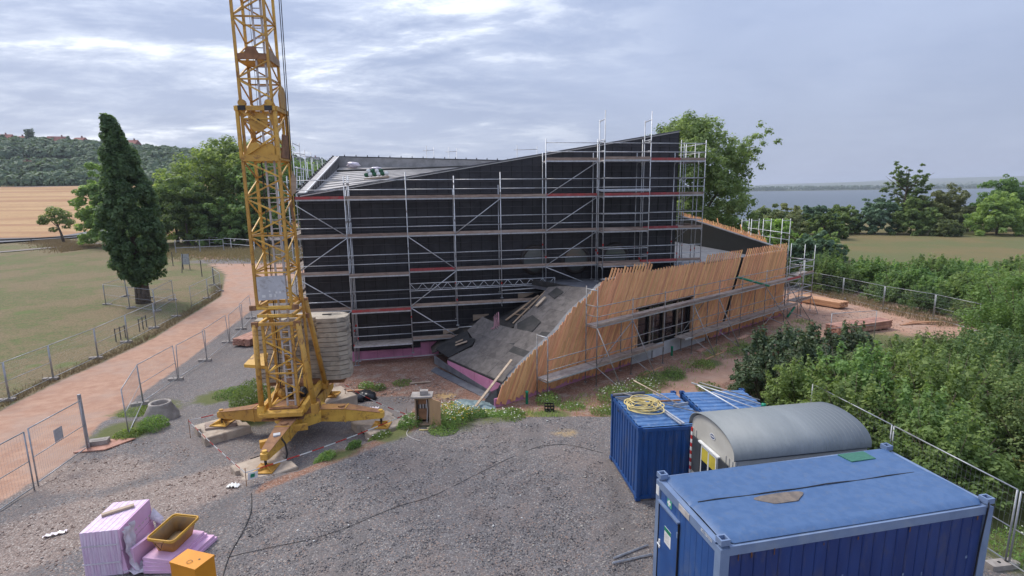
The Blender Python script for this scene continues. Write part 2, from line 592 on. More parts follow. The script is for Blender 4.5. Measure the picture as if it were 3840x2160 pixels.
# ------------------------------------------------------------------ terrain
def hgt(x, y):
    """height of the ground: gravel yard at 0, dropping to the building, field and hill on the left, lake basin on the right"""
    x = np.asarray(x, float)
    y = np.asarray(y, float)
    ye = np.where(x >= -3.5, 19.5, np.where(x >= -7, 15.5 + (x + 7) * (4.0 / 3.5), 15.5 - ss((-7 - x) / 3) * 2.0))
    w = np.where(x >= -7, 1.0, 1.0 + ss((-7 - x) / 3) * 3.0)
    z = -.45 * ss((y - ye) / w) - .40 * ss((y - 20) / 3)
    z = z - .35 * ss((-x - 12) / 6) * ss((y - 20) / 12) - .5 * ss((x - 22) / 15) * ss((y - 28) / 20)
    lf = ss((-x - 25) / 60)
    z = z + lf * (15.5 * np.clip((y - 136) / 165, 0, 1) ** 1.15 - 0.6 * ss((y - 112) / 8) * (1 - ss((y - 135) / 8)))
    z = z + lf * ss((y - 300) / 175) * (11 + 26 * ss((-x - 60) / 380))
    rt = ss((x + 30) / 50)
    z = z - rt * 6.5 * ss((y - 150) / 60)
    return z


def H(x, y):
    return float(hgt(x, y))


def axis(lo, hi, near0, near1, step, grow):
    a = list(np.arange(near0, near1 + 1e-6, step))
    d = step
    while a[-1] < hi:
        d *= grow
        a.append(a[-1] + d)
    d = step
    while a[0] > lo:
        d *= grow
        a.insert(0, a[0] - d)
    return np.array(a)


gx = axis(-5000, 6000, -32, 34, .33, 1.055)
gy = axis(-60, 9000, 6, 48, .33, 1.055)
GX, GY = np.meshgrid(gx, gy)
jit = RNG.normal(0, 1, GX.shape)
GZ = hgt(GX, GY) + .012 * jit * (GY < 60) * (np.abs(GX) < 40)
nx, ny = len(gx), len(gy)


def poly_x(pts, y):
    p = np.array(pts)
    return np.interp(y, p[:, 1], p[:, 0])


lawn_line = [(-20.5, 5), (-23.4, 22.9), (-24.4, 27.5), (-25.2, 36.3), (-28.7, 51.7), (-36, 66.3), (-49, 83.5), (-60.7, 95), (-66, 110)]
track_line = [(-13.0, 6), (-14.9, 14), (-15.9, 18.2), (-16.9, 20.5), (-18.3, 24.6), (-19.2, 28.5), (-20.6, 35.2), (-21.9, 42.2), (-26, 60)]
LX, TX = poly_x(lawn_line, GY), poly_x(track_line, GY)
z_lawn = ss((LX - GX) / .8 + .5) * (1 - ss((GY - 132) / 3)) * (1 - ss((GX + 15) / 10))
z_track = ss((TX - GX) / .6 + .5) * (1 - z_lawn) * (GX < -8) * (GY < 100)
slat_y = 22.46 + (GX + .87) * .801
z_soil = np.maximum(ss((GY - 23.6) / .9) * (GX > -12.5) * (GX < 24) * (GY < 48), ss((GY - 20.2) / .8) * (GX > -4.5) * (GX < 26))
z_soil = np.maximum(z_soil, ss((1.3 - np.hypot((GX + 6.0), (GY - 17.2)) * .9)) * .8)
band = np.abs(GY - (16.0 + (GX + 6.4) * 1.05))
z_soil = np.maximum(z_soil, ss(1.15 - band * 1.6) *.8 * (GX > -7.6) * (GX < -3.4))
rub_c = (GY - 12.6) - (GX + 11.6) * .95
z_rub = ss((2.6 - np.abs(rub_c - .6)) / 1.2) * ss((-7.4 - GX) / 1.5) * (1 - z_track) * (GY < 18.5)
z_rub = np.maximum(z_rub, ss(1.6 - np.hypot((GX + 14) / 2.0, (GY - 16.2) / 1.4)))
z_meadow = ss((GX - 24) / 6) * ss((GY - 50) / 5)
z_meadow = np.maximum(z_meadow, ss((GX - 33) / 3) * ss((GY - 22) / 3))
z_field = ss((-GX - 10) / 20) * ss((GY - 135) / 2) * (1 - ss((GY - 300 - 8 * np.sin(GX * .03)) / 8))
z_wood = ss((-GX + 40) / 30) * ss((GY - 303) / 10)
z_weed = np.zeros_like(GX)
for (cx, cy, r) in ((-2.5, 19.7, 1.5), (-.6, 20.3, 1.3), (1.6, 21.2, .9), (4.4, 21.6, .9), (6.0, 23.4, 1.0), (8.2, 26.4, .9), (11, 28.5, .8), (14.5, 31.4, .9), (10.5, 20.8, 2.0), (-6.1, 17.1, .9), (-4.6, 18.4, .9), (-15.3, 19.8, 1.3), (-16.6, 22.8, 1.5), (-11.0, 21.2, 1.5), (-14.2, 24.4, 1.2), (13, 18, 4.5), (18, 24, 6), (24, 30, 5), (13.2, 12, 2.5), (20, 15, 8), (18, 34, .6)):
    z_weed = np.maximum(z_weed, ss(1.35 - np.hypot(GX - cx, GY - cy) / r))
z_sand = np.maximum(.55 * ss(1.3 - np.hypot((GX + 3.3) / .95, (GY - 24.0) / .7)), .45 * ss(1.3 - np.hypot((GX - 1.9) / .9, (GY - 18.2) / .6)))
z_path = ss(1.5 - np.abs((GX - 7.6) * .6 - (GY - 24.4) * .8) / 1.0) * ss((GX - 4.5) / 1.5) * ss((14 - GX) / 2) * ss((GY - 20) / 1.5)
z_path = np.maximum(z_path, ss((GX - 17) / 3) * ss((34.5 - GX) / 2) * ss((GY - 30.5) / 2) * ss((51 - GY) / 2))
z_gpat = ss(1.4 - np.hypot((GX + 38) / 12, (GY - 80) / 4))

gm = bpy.data.meshes.new('ground')
co = np.stack([GX, GY, GZ], -1).reshape(-1, 3)
idx = (np.arange(ny - 1)[:, None] * nx + np.arange(nx - 1)[None]).reshape(-1)
quads = np.stack([idx, idx + 1, idx + nx + 1, idx + nx], 1)


def np_mesh(me, co, quads, k=4, smooth=False):
    me.vertices.add(len(co))
    me.vertices.foreach_set('co', np.ascontiguousarray(co, np.float32).ravel())
    n = len(quads)
    me.loops.add(n * k)
    me.loops.foreach_set('vertex_index', np.ascontiguousarray(quads, np.int32).ravel())
    me.polygons.add(n)
    me.polygons.foreach_set('loop_start', np.arange(0, n * k, k, dtype=np.int32))
    if smooth:
        me.polygons.foreach_set('use_smooth', np.ones(n, bool))
    me.update(calc_edges=True)


np_mesh(gm, co, quads, smooth=True)
for nm, arr in (('lawn', z_lawn), ('track', z_track), ('soil', z_soil), ('rubble', z_rub), ('meadow', z_meadow), ('field', z_field), ('wood', z_wood), ('weedy', z_weed), ('sand', z_sand), ('clay', z_path), ('gpatch', z_gpat)):
    at = gm.attributes.new(nm, 'FLOAT', 'POINT')
    at.data.foreach_set('value', np.ascontiguousarray(arr, np.float32).ravel())


def ground_mat():
    m, nt = nodes('ground_surface')
    b = NB(nt)
    v = b.coord()
    n1 = b.noise(.35, 6, .6, v)
    n2 = b.noise(1.7, 7, .65, v)
    n3 = b.noise(9, 5, .65, v)
    n4 = b.noise(38, 3, .6, v)
    cell = b.n('ShaderNodeTexVoronoi')
    cell.inputs['Scale'].default_value = 33
    b.put(cell.inputs['Vector'], v)
    sepc = b.n('ShaderNodeSeparateColor')
    nt.links.new(cell.outputs['Color'], sepc.inputs[0])
    peb, pd = sepc.outputs[0], cell.outputs['Distance']
    # gravel: blue-grey chips with pale and brown ones
    g = b.mix(peb, (.088, .081, .081), (.205, .190, .188))
    g = b.mix(b.ramp(sepc.outputs[1], .90, .97), g, (.34, .31, .28))
    g = b.mix(b.ramp(sepc.outputs[2], .86, .95), g, (.26, .185, .15))
    g = b.mix(b.math('MULTIPLY', b.ramp(n2, .50, .74), .5), g, (.165, .128, .115))
    g = b.mix(b.math('MULTIPLY', b.ramp(n1, .48, .66), .45), g, (.21, .165, .145))
    # red earth
    e = b.mix(b.ramp(n2, .3, .7), (.345, .195, .135), (.44, .275, .195))
    e = b.mix(b.math('MULTIPLY', b.ramp(n1, .45, .65), .6), e, (.36, .26, .21))
    e = b.mix(b.math('MULTIPLY', b.ramp(n4, .55, .75), .4), e, (.20, .14, .115))
    s = b.mix(b.ramp(n3, .35, .65), (.17, .088, .060), (.29, .155, .105))
    s = b.mix(b.math('MULTIPLY', b.ramp(n2, .50, .66), .75), s, (.30, .235, .19))
    s = b.mix(b.math('MULTIPLY', b.ramp(peb, .82, .92), .6), s, (.40, .34, .29))
    ru = b.mix(peb, (.17, .13, .112), (.34, .255, .21))
    ru = b.mix(b.ramp(sepc.outputs[1], .8, .92), ru, (.46, .40, .35))
    # lawn burnt by summer
    lw = b.mix(b.ramp(b.noise(.14, 6, .65, v), .45, .56), (.215, .160, .090), (.128, .142, .052))
    lw = b.mix(b.math('MULTIPLY', b.ramp(n2, .42, .58), .65), lw, (.215, .150, .09))
    lw = b.mix(b.math('MULTIPLY', b.ramp(n3, .46, .58), .75), lw, (.080, .085, .036))
    lw = b.mix(b.math('MULTIPLY', b.ramp(b.noise(.25, 4, .6, v), .58, .68), .7), lw, (.105, .145, .042))
    md = b.mix(b.ramp(b.noise(.06, 5, .6, v), .38, .62), (.165, .130, .056), (.118, .126, .048))
    md = b.mix(b.math('MULTIPLY', b.ramp(n2, .45, .7), .4), md, (.19, .13, .078))
    fv = b.coord((.05, .9, 1), (0, 0, .12))
    fd = b.mix(b.ramp(b.noise(.9, 6, .6, fv), .35, .65), (.37, .225, .108), (.46, .300, .155))
    fd = b.mix(b.math('MULTIPLY', b.ramp(b.noise(.16, 3, .5, fv), .46, .6), .7), fd, (.30, .150, .08))
    fd = b.mix(b.math('MULTIPLY', b.ramp(b.noise(.7, 6, .7, v), .5, .62), .45), fd, (.27, .15, .085))
    wd_ = b.mix(b.ramp(b.noise(.02, 5, .6, v), .5, .62), (.055, .085, .035), (.26, .21, .10))
    we = b.mix(n3, (.06, .085, .028), (.16, .155, .06))

    def zone(c, base, name, soft=.22, amp=.9):
        f = b.math('ADD', b.attr(name), b.math('MULTIPLY', b.math('SUBTRACT', b.math('ADD', b.math('MULTIPLY', n2, .6), b.math('MULTIPLY', n3, .4)), .5), amp))
        return b.mix(b.ramp(f, .5 - soft, .5 + soft), base, c)

    tr_ = b.noise(.9, 5, .6, b.coord((1, .16, 1), (0, 0, -.75)))                # wheel tracks pressed into the yard
    g = b.mix(b.math('MULTIPLY', b.ramp(tr_, .50, .62), .45), g, (.125, .112, .108))
    g = b.mix(b.math('MULTIPLY', b.ramp(tr_, .42, .34), .35), g, (.205, .188, .182))
    c = zone(s, g, 'soil')
    c = b.mix(b.math('MULTIPLY', b.ramp(b.math('ADD', b.attr('rubble'), b.math('MULTIPLY', b.math('SUBTRACT', n2, .5), 1.6)), .15, .95), .7), c, ru)
    c = zone(e, c, 'track')
    c = zone(e, c, 'clay')
    c = zone((.50, .34, .14), c, 'sand')
    c = zone(we, c, 'weedy', .3, 1.6)
    c = zone(lw, c, 'lawn')
    c = zone(g, c, 'gpatch')
    c = zone(md, c, 'meadow')
    c = zone(fd, c, 'field', .1, .2)
    c = zone(wd_, c, 'wood', .1, .3)
    hgt_ = b.math('ADD', b.math('MULTIPLY', pd, -.6), b.math('MULTIPLY', n4, .5))
    b.out(b.bsdf(c, .93, 0.0, b.bump(hgt_, .55, .03), .25))
    return m


M['ground'] = ground_mat()
gm.materials.append(M['ground'])
tag(link('ground', gm), kind='structure')

# ------------------------------------------------------------------ stones lying on the ground (nobody could count them)
OCT = np.array([(1, 0, 0), (0, 1, 0), (-1, 0, 0), (0, -1, 0), (0, 0, .7), (0, 0, -.5)], float)
OF = np.array([(0, 1, 4), (1, 2, 4), (2, 3, 4), (3, 0, 4), (1, 0, 5), (2, 1, 5), (3, 2, 5), (0, 3, 5)])


def stones(name, xs, ys, size, matl, label):
    n = len(xs)
    a = RNG.uniform(0, 6.28, n)
    sz = size * RNG.lognormal(0, .35, n)
    v = OCT[None] * (1 + RNG.uniform(-.3, .3, (n, 6, 1)))
    v = v * np.stack([sz, sz * RNG.uniform(.55, 1, n), sz * RNG.uniform(.4, .8, n)], 1)[:, None]
    ca, sa = np.cos(a)[:, None], np.sin(a)[:, None]
    p = np.stack([v[..., 0] * ca - v[..., 1] * sa + xs[:, None], v[..., 0] * sa + v[..., 1] * ca + ys[:, None], v[..., 2] + (hgt(xs, ys) + sz * .12)[:, None]], -1)
    me = bpy.data.meshes.new(name)
    np_mesh(me, p.reshape(-1, 3), (OF[None] + (np.arange(n) * 6)[:, None, None]).reshape(-1, 3), 3)
    at = me.attributes.new('tint', 'FLOAT', 'FACE')
    at.data.foreach_set('value', np.repeat(RNG.uniform(0, 1, n), 8).astype(np.float32))
    me.materials.append(matl)
    return tag(link(name, me), label, 'stones', kind='stuff')


def tintmat(name, a, b_, c=None, rough=.9):
    m, nt = nodes(name)
    b = NB(nt)
    t = b.attr('tint')
    k = b.mix(t, a, b_)
    if c:
        k = b.mix(b.ramp(t, .90, .93), k, c)
    b.out(b.bsdf(k, rough, 0, None, .3))
    return m


M['chips'] = tintmat('gravel_chips', (.075, .069, .072), (.24, .222, .225), (.36, .31, .27))
M['rubblestone'] = tintmat('rubble_stones', (.19, .13, .105), (.42, .31, .25), (.50, .45, .40))
n = 42000
x = RNG.uniform(-9.5, 6, n)
y = 9.6 + 11.2 * RNG.uniform(0, 1, n) ** 1.4
k = ((y - (16.0 + (x + 6.4) * 1.05) < -.6) | (x > -3.2)) & ~((x < -7.4) & (y > 11)) & (y < 20)
k &= ~((x > 3.0) & (y > 13.6)) & ~((x > 3) & (y < 11.2))
stones('gravel', x[k], y[k], .017, M['chips'], 'blue grey gravel chips covering the open yard')
n = 5200
x = RNG.uniform(-18, -7.5, n)
y = RNG.uniform(10.5, 19.5, n)
rc = np.abs((y - 13.2) - (x + 11.6) * .95)
k = ((rc < 2.3 + RNG.normal(0, .5, n)) | (np.hypot(x + 13.6, y - 16.8) < 2.2)) & (x > poly_x(track_line, y) + .2) & ~((x > -10.9) & (y < 12.6)) & (y < 18.8)
stones('rubble', x[k], y[k], .026, M['rubblestone'], 'loose reddish rubble stones between the gate and the crane')
n = 5200
x = RNG.uniform(-12, 1, n)
y = RNG.uniform(23.2, 27.4, n)
k = (y < 27.6 + .2 * x) & ~((x > -4) & (y > 22.5 - 1.28 * (x + .9) - .6))
xs, ys = x[k], y[k]
x2, y2 = RNG.uniform(19, 31, 3000), RNG.uniform(33, 47, 3000)
k2 = (x2 > 20 + (y2 - 33) * .3)
stones('debris', np.r_[xs, x2[k2]], np.r_[ys, y2[k2]], .035, M['rubblestone'], 'stony debris on bare red soil beside the building')

n = 900
x = RNG.uniform(-9, 3, n)
y = 9.8 + 10 * RNG.uniform(0, 1, n)
k = ((y - (16.0 + (x + 6.4) * 1.05) < -.8) | (x > -3.2)) & ~((x < -7.4) & (y > 11)) & (y < 19.5) & ~((x > 2.8) & (y < 11.5))
M['paleston'] = tintmat('pale_stones', (.26, .23, .21), (.42, .38, .33), (.62, .60, .56))
stones('scattered_stones', x[k], y[k], .026, M['paleston'], 'larger pale stones scattered over the gravel yard')

# ------------------------------------------------------------------ road, path, lake, far shore
mb = MB()
rp = [(-190, 20), (-150, 70), (-118, 122), (-106, 138), (-92, 158), (-70, 185)]
RL = [(-116.5, 116), (-109.5, 127.5), (-103.5, 138), (-90, 160)]


def strip(pts, w, lift, ext=0):
    vs, fs = [], []
    for i, p in enumerate(pts):
        a, c = pts[max(i - 1, 0)], pts[min(i + 1, len(pts) - 1)]
        d = Vector((c[0] - a[0], c[1] - a[1], 0)).normalized()
        nrm = Vector((-d.y, d.x, 0))
        for sgn in (-1, 1):
            q = Vector((p[0], p[1], 0)) + nrm * w / 2 * sgn
            vs.append((q.x, q.y, H(q.x, q.y) + lift))
        if i:
            fs.append((2 * i - 2, 2 * i - 1, 2 * i + 1, 2 * i))
    return vs, fs


def dense(pts, step):
    o = []
    for a, c in zip(pts, pts[1:]):
        n = max(1, int(math.hypot(c[0] - a[0], c[1] - a[1]) / step))
        o += [(a[0] + (c[0] - a[0]) * i / n, a[1] + (c[1] - a[1]) * i / n) for i in range(n)]
    return o + [pts[-1]]


mb.add(*strip(dense([(-196, 10), (-160, 66), (-122, 117), (-115.5, 129), (-109.5, 139.5), (-90, 168)], 4), 7, .35))
tag(mb.build('road', M['asphalt']), kind='structure')
mb = MB().add(*strip(dense([(-110, 60), (-97, 88), (-91.5, 98), (-88.5, 106), (-85, 119), (-74, 150)], 3), 2.4, .10))
tag(mb.build('footpath', M['pathgrey']), kind='structure')


def lakemat():
    m, nt = nodes('lake_water')
    b = NB(nt)
    v = b.coord((.05, .22, 1))
    b.out(b.bsdf((.060, .080, .095), .32, 0, b.bump(b.noise(2.2, 5, .6, v), .6, .4), .30))
    return m


M['lake'] = lakemat()
mb = MB().add([(-400, 175, -4), (5000, 175, -4), (5000, 2300, -4), (-400, 2300, -4)], [(0, 1, 2, 3)])
tag(mb.build('lake', M['lake']), kind='structure')
M['farland'] = mat('far_fields', (.12, .13, .06), (.07, .09, .04), .95, 0, .004)


def far_z(x, y):
    return -3.5 + 4 * ss((y - 2150) / 120) + ss((y - 2600) / 2600) * (10 + 58 * ss((x - 2300) / 2600) + 26 * np.sin(x * .0021 + 1) ** 2 * ss((y - 3500) / 1500))


mb = MB().grid(lambda s, t: (-1500 + 8500 * s, 2130 + 4600 * t, float(far_z(-1500 + 8500 * s, 2130 + 4600 * t))), 70, 30)
tag(mb.build('far_shore', M['farland'], smooth=True), kind='structure')
# ------------------------------------------------------------------ the black hall
HA = R(11.3)
HU, HN, HO = Vector((math.cos(HA), math.sin(HA), 0)), Vector((-math.sin(HA), math.cos(HA), 0)), Vector((0, 30.45, 0))
SA = R(38.7)
SU, SN, SO = Vector((math.cos(SA), math.sin(SA), 0)), Vector((-math.sin(SA), math.cos(SA), 0)), Vector((-.87, 22.46, 0))


def hp(u, v, z):
    return HO + HU * u + HN * v + Vector((0, 0, z))


def sp_(u, v, z):
    return SO + SU * u + SN * v + Vector((0, 0, z))


def slat_uv(p):
    d = Vector((p[0], p[1], 0)) - SO
    return d.dot(SU), d.dot(SN)


def hall_uv(p):
    d = Vector((p[0], p[1], 0)) - HO
    return d.dot(HU), d.dot(HN)


UL, UR, VF, VB, GB = -11.5, 10.65, 1.0, 19.25, -.9


def front_top(u):
    return 8.58 + (u - UL) * (12.15 - 8.58) / (UR - UL)


def roof_z(u, v):
    s, t = (u - UL) / (UR - UL), (v - VF) / (VB - VF)
    return (1 - s) * (1 - t) * 8.3 + s * (1 - t) * 11.6 + (1 - s) * t * 10.9 + s * t * 10.85


M['windowring'] = mat('window_ring', (.050, .040, .036), (.03, .025, .023), .5, 0, 3)
M['valley'] = mat('weathered_valley_boards', (.075, .062, .052), (.04, .035, .032), .9, 0, 3)
M['batten_highlight'] = mat('black_batten_highlight', (.058, .055, .060), (.040, .038, .042), .5, 0, 4)  # batten black painted lighter to imitate light caught along the horizontals
hall = thing('hall', hp(-.5, 10, GB), 'tall black membrane clad hall with sloping roof edge behind scaffold', 'building')
w = MB()
w.slab([hp(UL, VF, GB), hp(UR, VF, GB), hp(UR, VF, front_top(UR)), hp(UL, VF, front_top(UL))], HN * .3)
w.build('wall', M['membrane'], hall)
w = MB().slab([hp(UR, VF + .3, GB), hp(UR, VB - .3, GB), hp(UR, VB - .3, 11.25), hp(UR, VF + .3, front_top(UR))], -HU * .3)
w.build('wall', M['membrane'], hall)
w = MB().slab([hp(UL, VF + .3, GB), hp(UL, VB - .3, GB), hp(UL, VB - .3, 11.66), hp(UL, VF + .3, 8.62)], HU * .3)
w.build('wall', M['membrane'], hall)
w = MB().slab([hp(UL, VB, GB), hp(UR, VB, GB), hp(UR, VB, 11.2), hp(UL, VB, 11.7)], -HN * .3)
w.build('wall', M['parapet'], hall)
w = MB().grid(lambda s, t: hp(UL + .32 + (UR - UL - .64) * s, VF + .32 + (VB - VF - .64) * t, roof_z(UL + .3 + (UR - UL - .6) * s, VF + .3 + (VB - VF - .6) * t)), 12, 12)
roof = w.build('roof', M['rooflight'], hall, True)
for t in range(1, 13):                                   # seams of the roof sheets
    v = VF + .4 + t * 1.38
    MB().path([hp(UL + .5 + (UR - UL - 1) * i / 8, v, roof_z(UL + .5 + (UR - UL - 1) * i / 8, v) + .02) for i in range(9)], .03, 4).build('seam', M['parapet'], roof)
MB().path([hp(-11 + 17 * i / 8, 15.2, roof_z(-11 + 17 * i / 8, 15.2) + .06) for i in range(9)], .09, 5).build('edge_strip', M['roofdark'], roof)
w = MB().beam(hp(UL + .15, VF + .2, 8.68), hp(UL + .15, VB - .2, 11.74), .42, .09)
par = w.build('parapet_cap', M['rooflight'], hall)
MB().beam(hp(UL + .34, VF + .2, 8.735), hp(UL + .34, VB - .2, 11.795), .07, .03).build('parapet_trim', M['white'], hall)
MB().beam(hp(UL - .12, VF + .1, 8.74), hp(UL - .12, VB, 11.82), .08, .08).build('edge_batten', M['batten'], hall)
MB().beam(hp(UL + .1, VB - .15, 11.76), hp(UR, VB - .15, 11.26), .4, .07).build('parapet_cap', M['roofdark'], hall)
for i in range(23):                                      # stanchion stubs along the parapets
    u = UL + .8 + i * .95
    MB().box(hp(u, VB - .15, 11.86 - (u - UL) * .0226), (.07, .1, .14), HA).build('cap_clip', M['darksteel'], hall)
for i in range(18):
    v = VF + .6 + i
    z = 8.68 + (v - VF) * (11.74 - 8.68) / (VB - VF)
    MB().box(hp(UL + .335, v, z - .32), (.06, .05, .62), HA).build('upstand_rib', M['parapet'], hall)
    MB().box(hp(UL - .12, v, z + .14), (.09, .12, .08), HA).build('cap_clip', M['darksteel'], hall)
w = MB().beam(hp(UL - .05, VF + .05, front_top(UL) + .03), hp(UR + .03, VF + .05, front_top(UR) + .03), .34, .05)
w.build('edge_flashing', M['membgrey'], hall)
MB().beam(hp(UL + .1, VF - .02, front_top(UL) - .035), hp(UR, VF - .02, front_top(UR) - .035), .05, .05).build('edge_trim', M['white'], hall)
for i in range(37):                                      # vertical battens
    u = UL + .12 + i * .6125
    MB().beam(hp(u, VF - .012, GB + .55), hp(u, VF - .012, front_top(u) - .09), .034, .022, up=HN).build('batten', M['batten'], hall)
k = 0
z = -.2
while z < 12.0:                                          # horizontal battens, closer near the round windows
    us = UL + .02 if z < 8.45 else UL + .05 + (z - 8.45) / (12.15 - 8.58) * (UR - UL)
    if us < UR - .3:
        MB().beam(hp(us, VF - .03, z), hp(UR - .02, VF - .03, z), .03, .035, up=(0, 0, 1)).build('batten', M['batten_highlight'], hall)
    z += (.36, .44, .36, .30, .54)[k % 5]
    k += 1
for (u, z) in ((1.6, 4.62), (4.16, 4.58), (6.7, 4.62)):
    win = MB()
    n = 40
    prof = ((.70, -.06), (.70, -.13), (.80, -.15), (.92, -.04), (.92, 0))
    vs = [hp(u + r * math.cos(2 * math.pi * i / n), VF + d, z + r * math.sin(2 * math.pi * i / n)) for i in range(n) for r, d in prof]
    m5 = len(prof)
    fs = [(i * m5 + j, i * m5 + j + 1, ((i + 1) % n) * m5 + j + 1, ((i + 1) % n) * m5 + j) for i in range(n) for j in range(m5 - 1)]
    fr = win.add(vs, fs).build('window', M['windowring'], hall, True)
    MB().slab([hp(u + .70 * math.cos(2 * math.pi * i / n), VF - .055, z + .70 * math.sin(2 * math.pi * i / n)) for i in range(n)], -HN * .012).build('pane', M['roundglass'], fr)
    MB().beam(hp(u - .69, VF - .08, z + .18), hp(u + .69, VF - .08, z + .18), .04, .03).build('transom', M['darksteel'], fr)
for a, c_ in ((UL, -6.9), (-6.9, -4.3)):                   # pink perimeter insulation at the foot
    for i in range(5):
        L = (c_ - a) / 5
        MB().box(hp(a + L * (i + .5), VF - .09, -.62 + (.16 if a > -7 and i > 2 else 0)), (L - .012, .12, .62 + (.3 if a > -7 and i > 2 else 0)), HA).build('insulation_board', M['pink'], hall)
MB().box(hp(UR - .12, VF + 2.2, 5.0), (.1, 1.3, 1.7), HA).build('plywood_panel', M['plywood'], hall)
for u, z in ((-2.2, 1.1), (.55, 2.25), (-4.0, .35)):       # pale brackets and offcuts of board by the ramp
    MB().slab([hp(u, VF - .05, z), hp(u + .95, VF - .05, z + .32), hp(u + .95, VF - .05, z + .38), hp(u, VF - .05, z + .38)], -HN * .03).build('bracing_board', M['plank'], hall)
for u, z in ((-1.7, 1.0), (-.3, 1.15), (.9, 1.75), (1.6, 2.2), (-3.9, .3), (2.3, 3.0)):
    MB().box(hp(u, VF - .06, z + .05), (.16, .04, .2), HA).build('bracket', M['ladder'], hall)

# ------------------------------------------------------------------ the timber wing
LEAN = .47
KU = 27.4
wing = thing('timber_wing', sp_(12, 3, GB), 'low wing clad in leaning larch slats with ramped dark roof', 'building')
FD = Vector((math.cos(R(101.3)), math.sin(R(101.3)), 0))
FN = Vector((FD.y, -FD.x, 0))
K = sp_(KU, 0, 0)


def fp(s, v, z):                                          # along the far side, v outwards
    return K + FD * s + FN * v + Vector((0, 0, z))


def hall_v(u):
    q = sp_(u, 0, 0)
    return (VF - .05 - hall_uv(q)[1]) / SN.dot(HN)


def ramp_z(u):
    return min(.637 * (u - 1.03), 3.68)


prof_u = [0, .1, .53, 1.39, 2.24, 3.06, 3.92, 4.86, 5.71, 6.6, 7.15, 7.5, 40]
prof_z = [-.75, -.5, .12, .77, 1.24, 1.63, 2.1, 2.93, 3.35, 3.75, 4.1, 4.22, 4.22]
wall_z = [-.8, -.6, .0, .6, 1.1, 1.5, 1.98, 2.75, 3.2, 3.6, 4.0, 4.1, 4.1]


def top_at(u):
    return float(np.interp(u, prof_u, prof_z))


D0, D1, DZ0, DZ1 = 9.95, 15.2, -.12, 2.2                   # the glazed opening
# carcass behind the slats, left open where the glazing stands
for (a, c_, zb, zt) in ((.05, D0, GB, None), (D0, D1, DZ1 + .06, 4.1), (D1, KU - .1, GB, 4.1)):
    poly = [sp_(a, .06, zb)]
    poly.append(sp_(c_, .06, zb))
    if zt:
        poly += [sp_(c_, .06, zt), sp_(a, .06, zt)]
    else:
        poly += [sp_(c_, .06, 4.1)] + [sp_(u, .06, z) for u, z in reversed(list(zip(prof_u, wall_z))) if .3 < u < c_]
    MB().slab(poly, SN * .24).build('wall', M['membrane'], wing)
M['pitch'] = mat('black_parapet_sheet', (.0085, .0095, .009), (.006, .0065, .006), .4, 0, 2, spec=.3)
MB().slab([fp(.05, -.06, GB), fp(17, -.06, GB), fp(17, -.06, 6.15), fp(.05, -.06, 4.15)], -FN * .24).build('wall', M['pitch'], wing)
MB().slab([sp_(6.72, .3, 3.3), sp_(6.72, hall_v(6.72), 3.3), sp_(6.72, hall_v(6.72), 3.62), sp_(6.72, .3, 3.62)], SU * .12).build('upstand', M['roofdark'], wing)
MB().beam(fp(0, -.18, 4.2), fp(17, -.18, 6.2), .3, .05).build('parapet_cap', M['membgrey'], wing)
MB().beam(sp_(7.3, .2, 4.13), sp_(KU, .2, 4.13), .34, .05).build('parapet_cap', M['membgrey'], wing)
for i in range(12):                                       # membrane upstand between ramp and slats
    a, c_ = .95 + i * .50, .95 + (i + 1) * .50
    ha, hc = float(np.interp(a, prof_u, wall_z)), float(np.interp(c_ + .03, prof_u, wall_z))
    MB().slab([sp_(a, .31, ramp_z(a) - .1), sp_(c_ + .03, .31, ramp_z(c_ + .03) - .1), sp_(c_ + .03, .31, hc + .02), sp_(a, .31, ha + .02)], SN * .02).build('edge_membrane', M['membgrey'], wing)
    MB().beam(sp_(a, .2, ha + .03), sp_(c_ + .03, .2, hc + .03), .26, .03, up=(0, 0, 1)).build('edge_membrane', M['membgrey'], wing)
    a += 0


def hall_v_limit(u, gap):
    """slat-frame depth at which the line u meets the hall front"""
    p, d = sp_(u, 0, 0), SN
    v0 = hall_uv(p)[1]
    dv = d.dot(HN)
    return (VF - gap - v0) / dv


def clip_u(poly, lo, hi):
    """part of a (u, v) polygon between two lines of constant u"""
    for k, sg in ((lo, 1), (hi, -1)):
        out = []
        for p, q in zip(poly, poly[1:] + poly[:1]):
            ip, iq = sg * (p[0] - k) >= 0, sg * (q[0] - k) >= 0
            if ip:
                out.append(p)
            if ip != iq:
                t_ = (k - p[0]) / (q[0] - p[0])
                out.append((k, p[1] + (q[1] - p[1]) * t_))
        poly = out
        if len(poly) < 3:
            return []
    return poly


def clip_v(poly, lo, hi):
    return [(p[1], p[0]) for p in clip_u([(p[1], p[0]) for p in poly], lo, hi)]


# roofing felt in courses: lower slab, then an upper slab that starts in the fold
lower = [(.98, .33), (3.55, .33), (3.55, 2.0), (3.45, 3.8), (3.6, 5.8), (2.7, 6.0), (2.3, 4.7), (2.0, 4.5), (.98, 5.3)]
upper = [(3.55, .33), (6.8, .33), (6.82, 1.06), (6.6, 2.7), (6.4, 3.4), (5.0, 3.1), (3.95, 3.3), (3.5, 3.0), (3.55, 2.0)]


def low_z(u):
    return .637 * (u - 1.03) + .10 * max(0, (u - 2.6) / .9)


def upp_z(u):
    return .637 * (u - 1.03) - .16 * max(0, 1 - (u - 3.5) / 1.2)


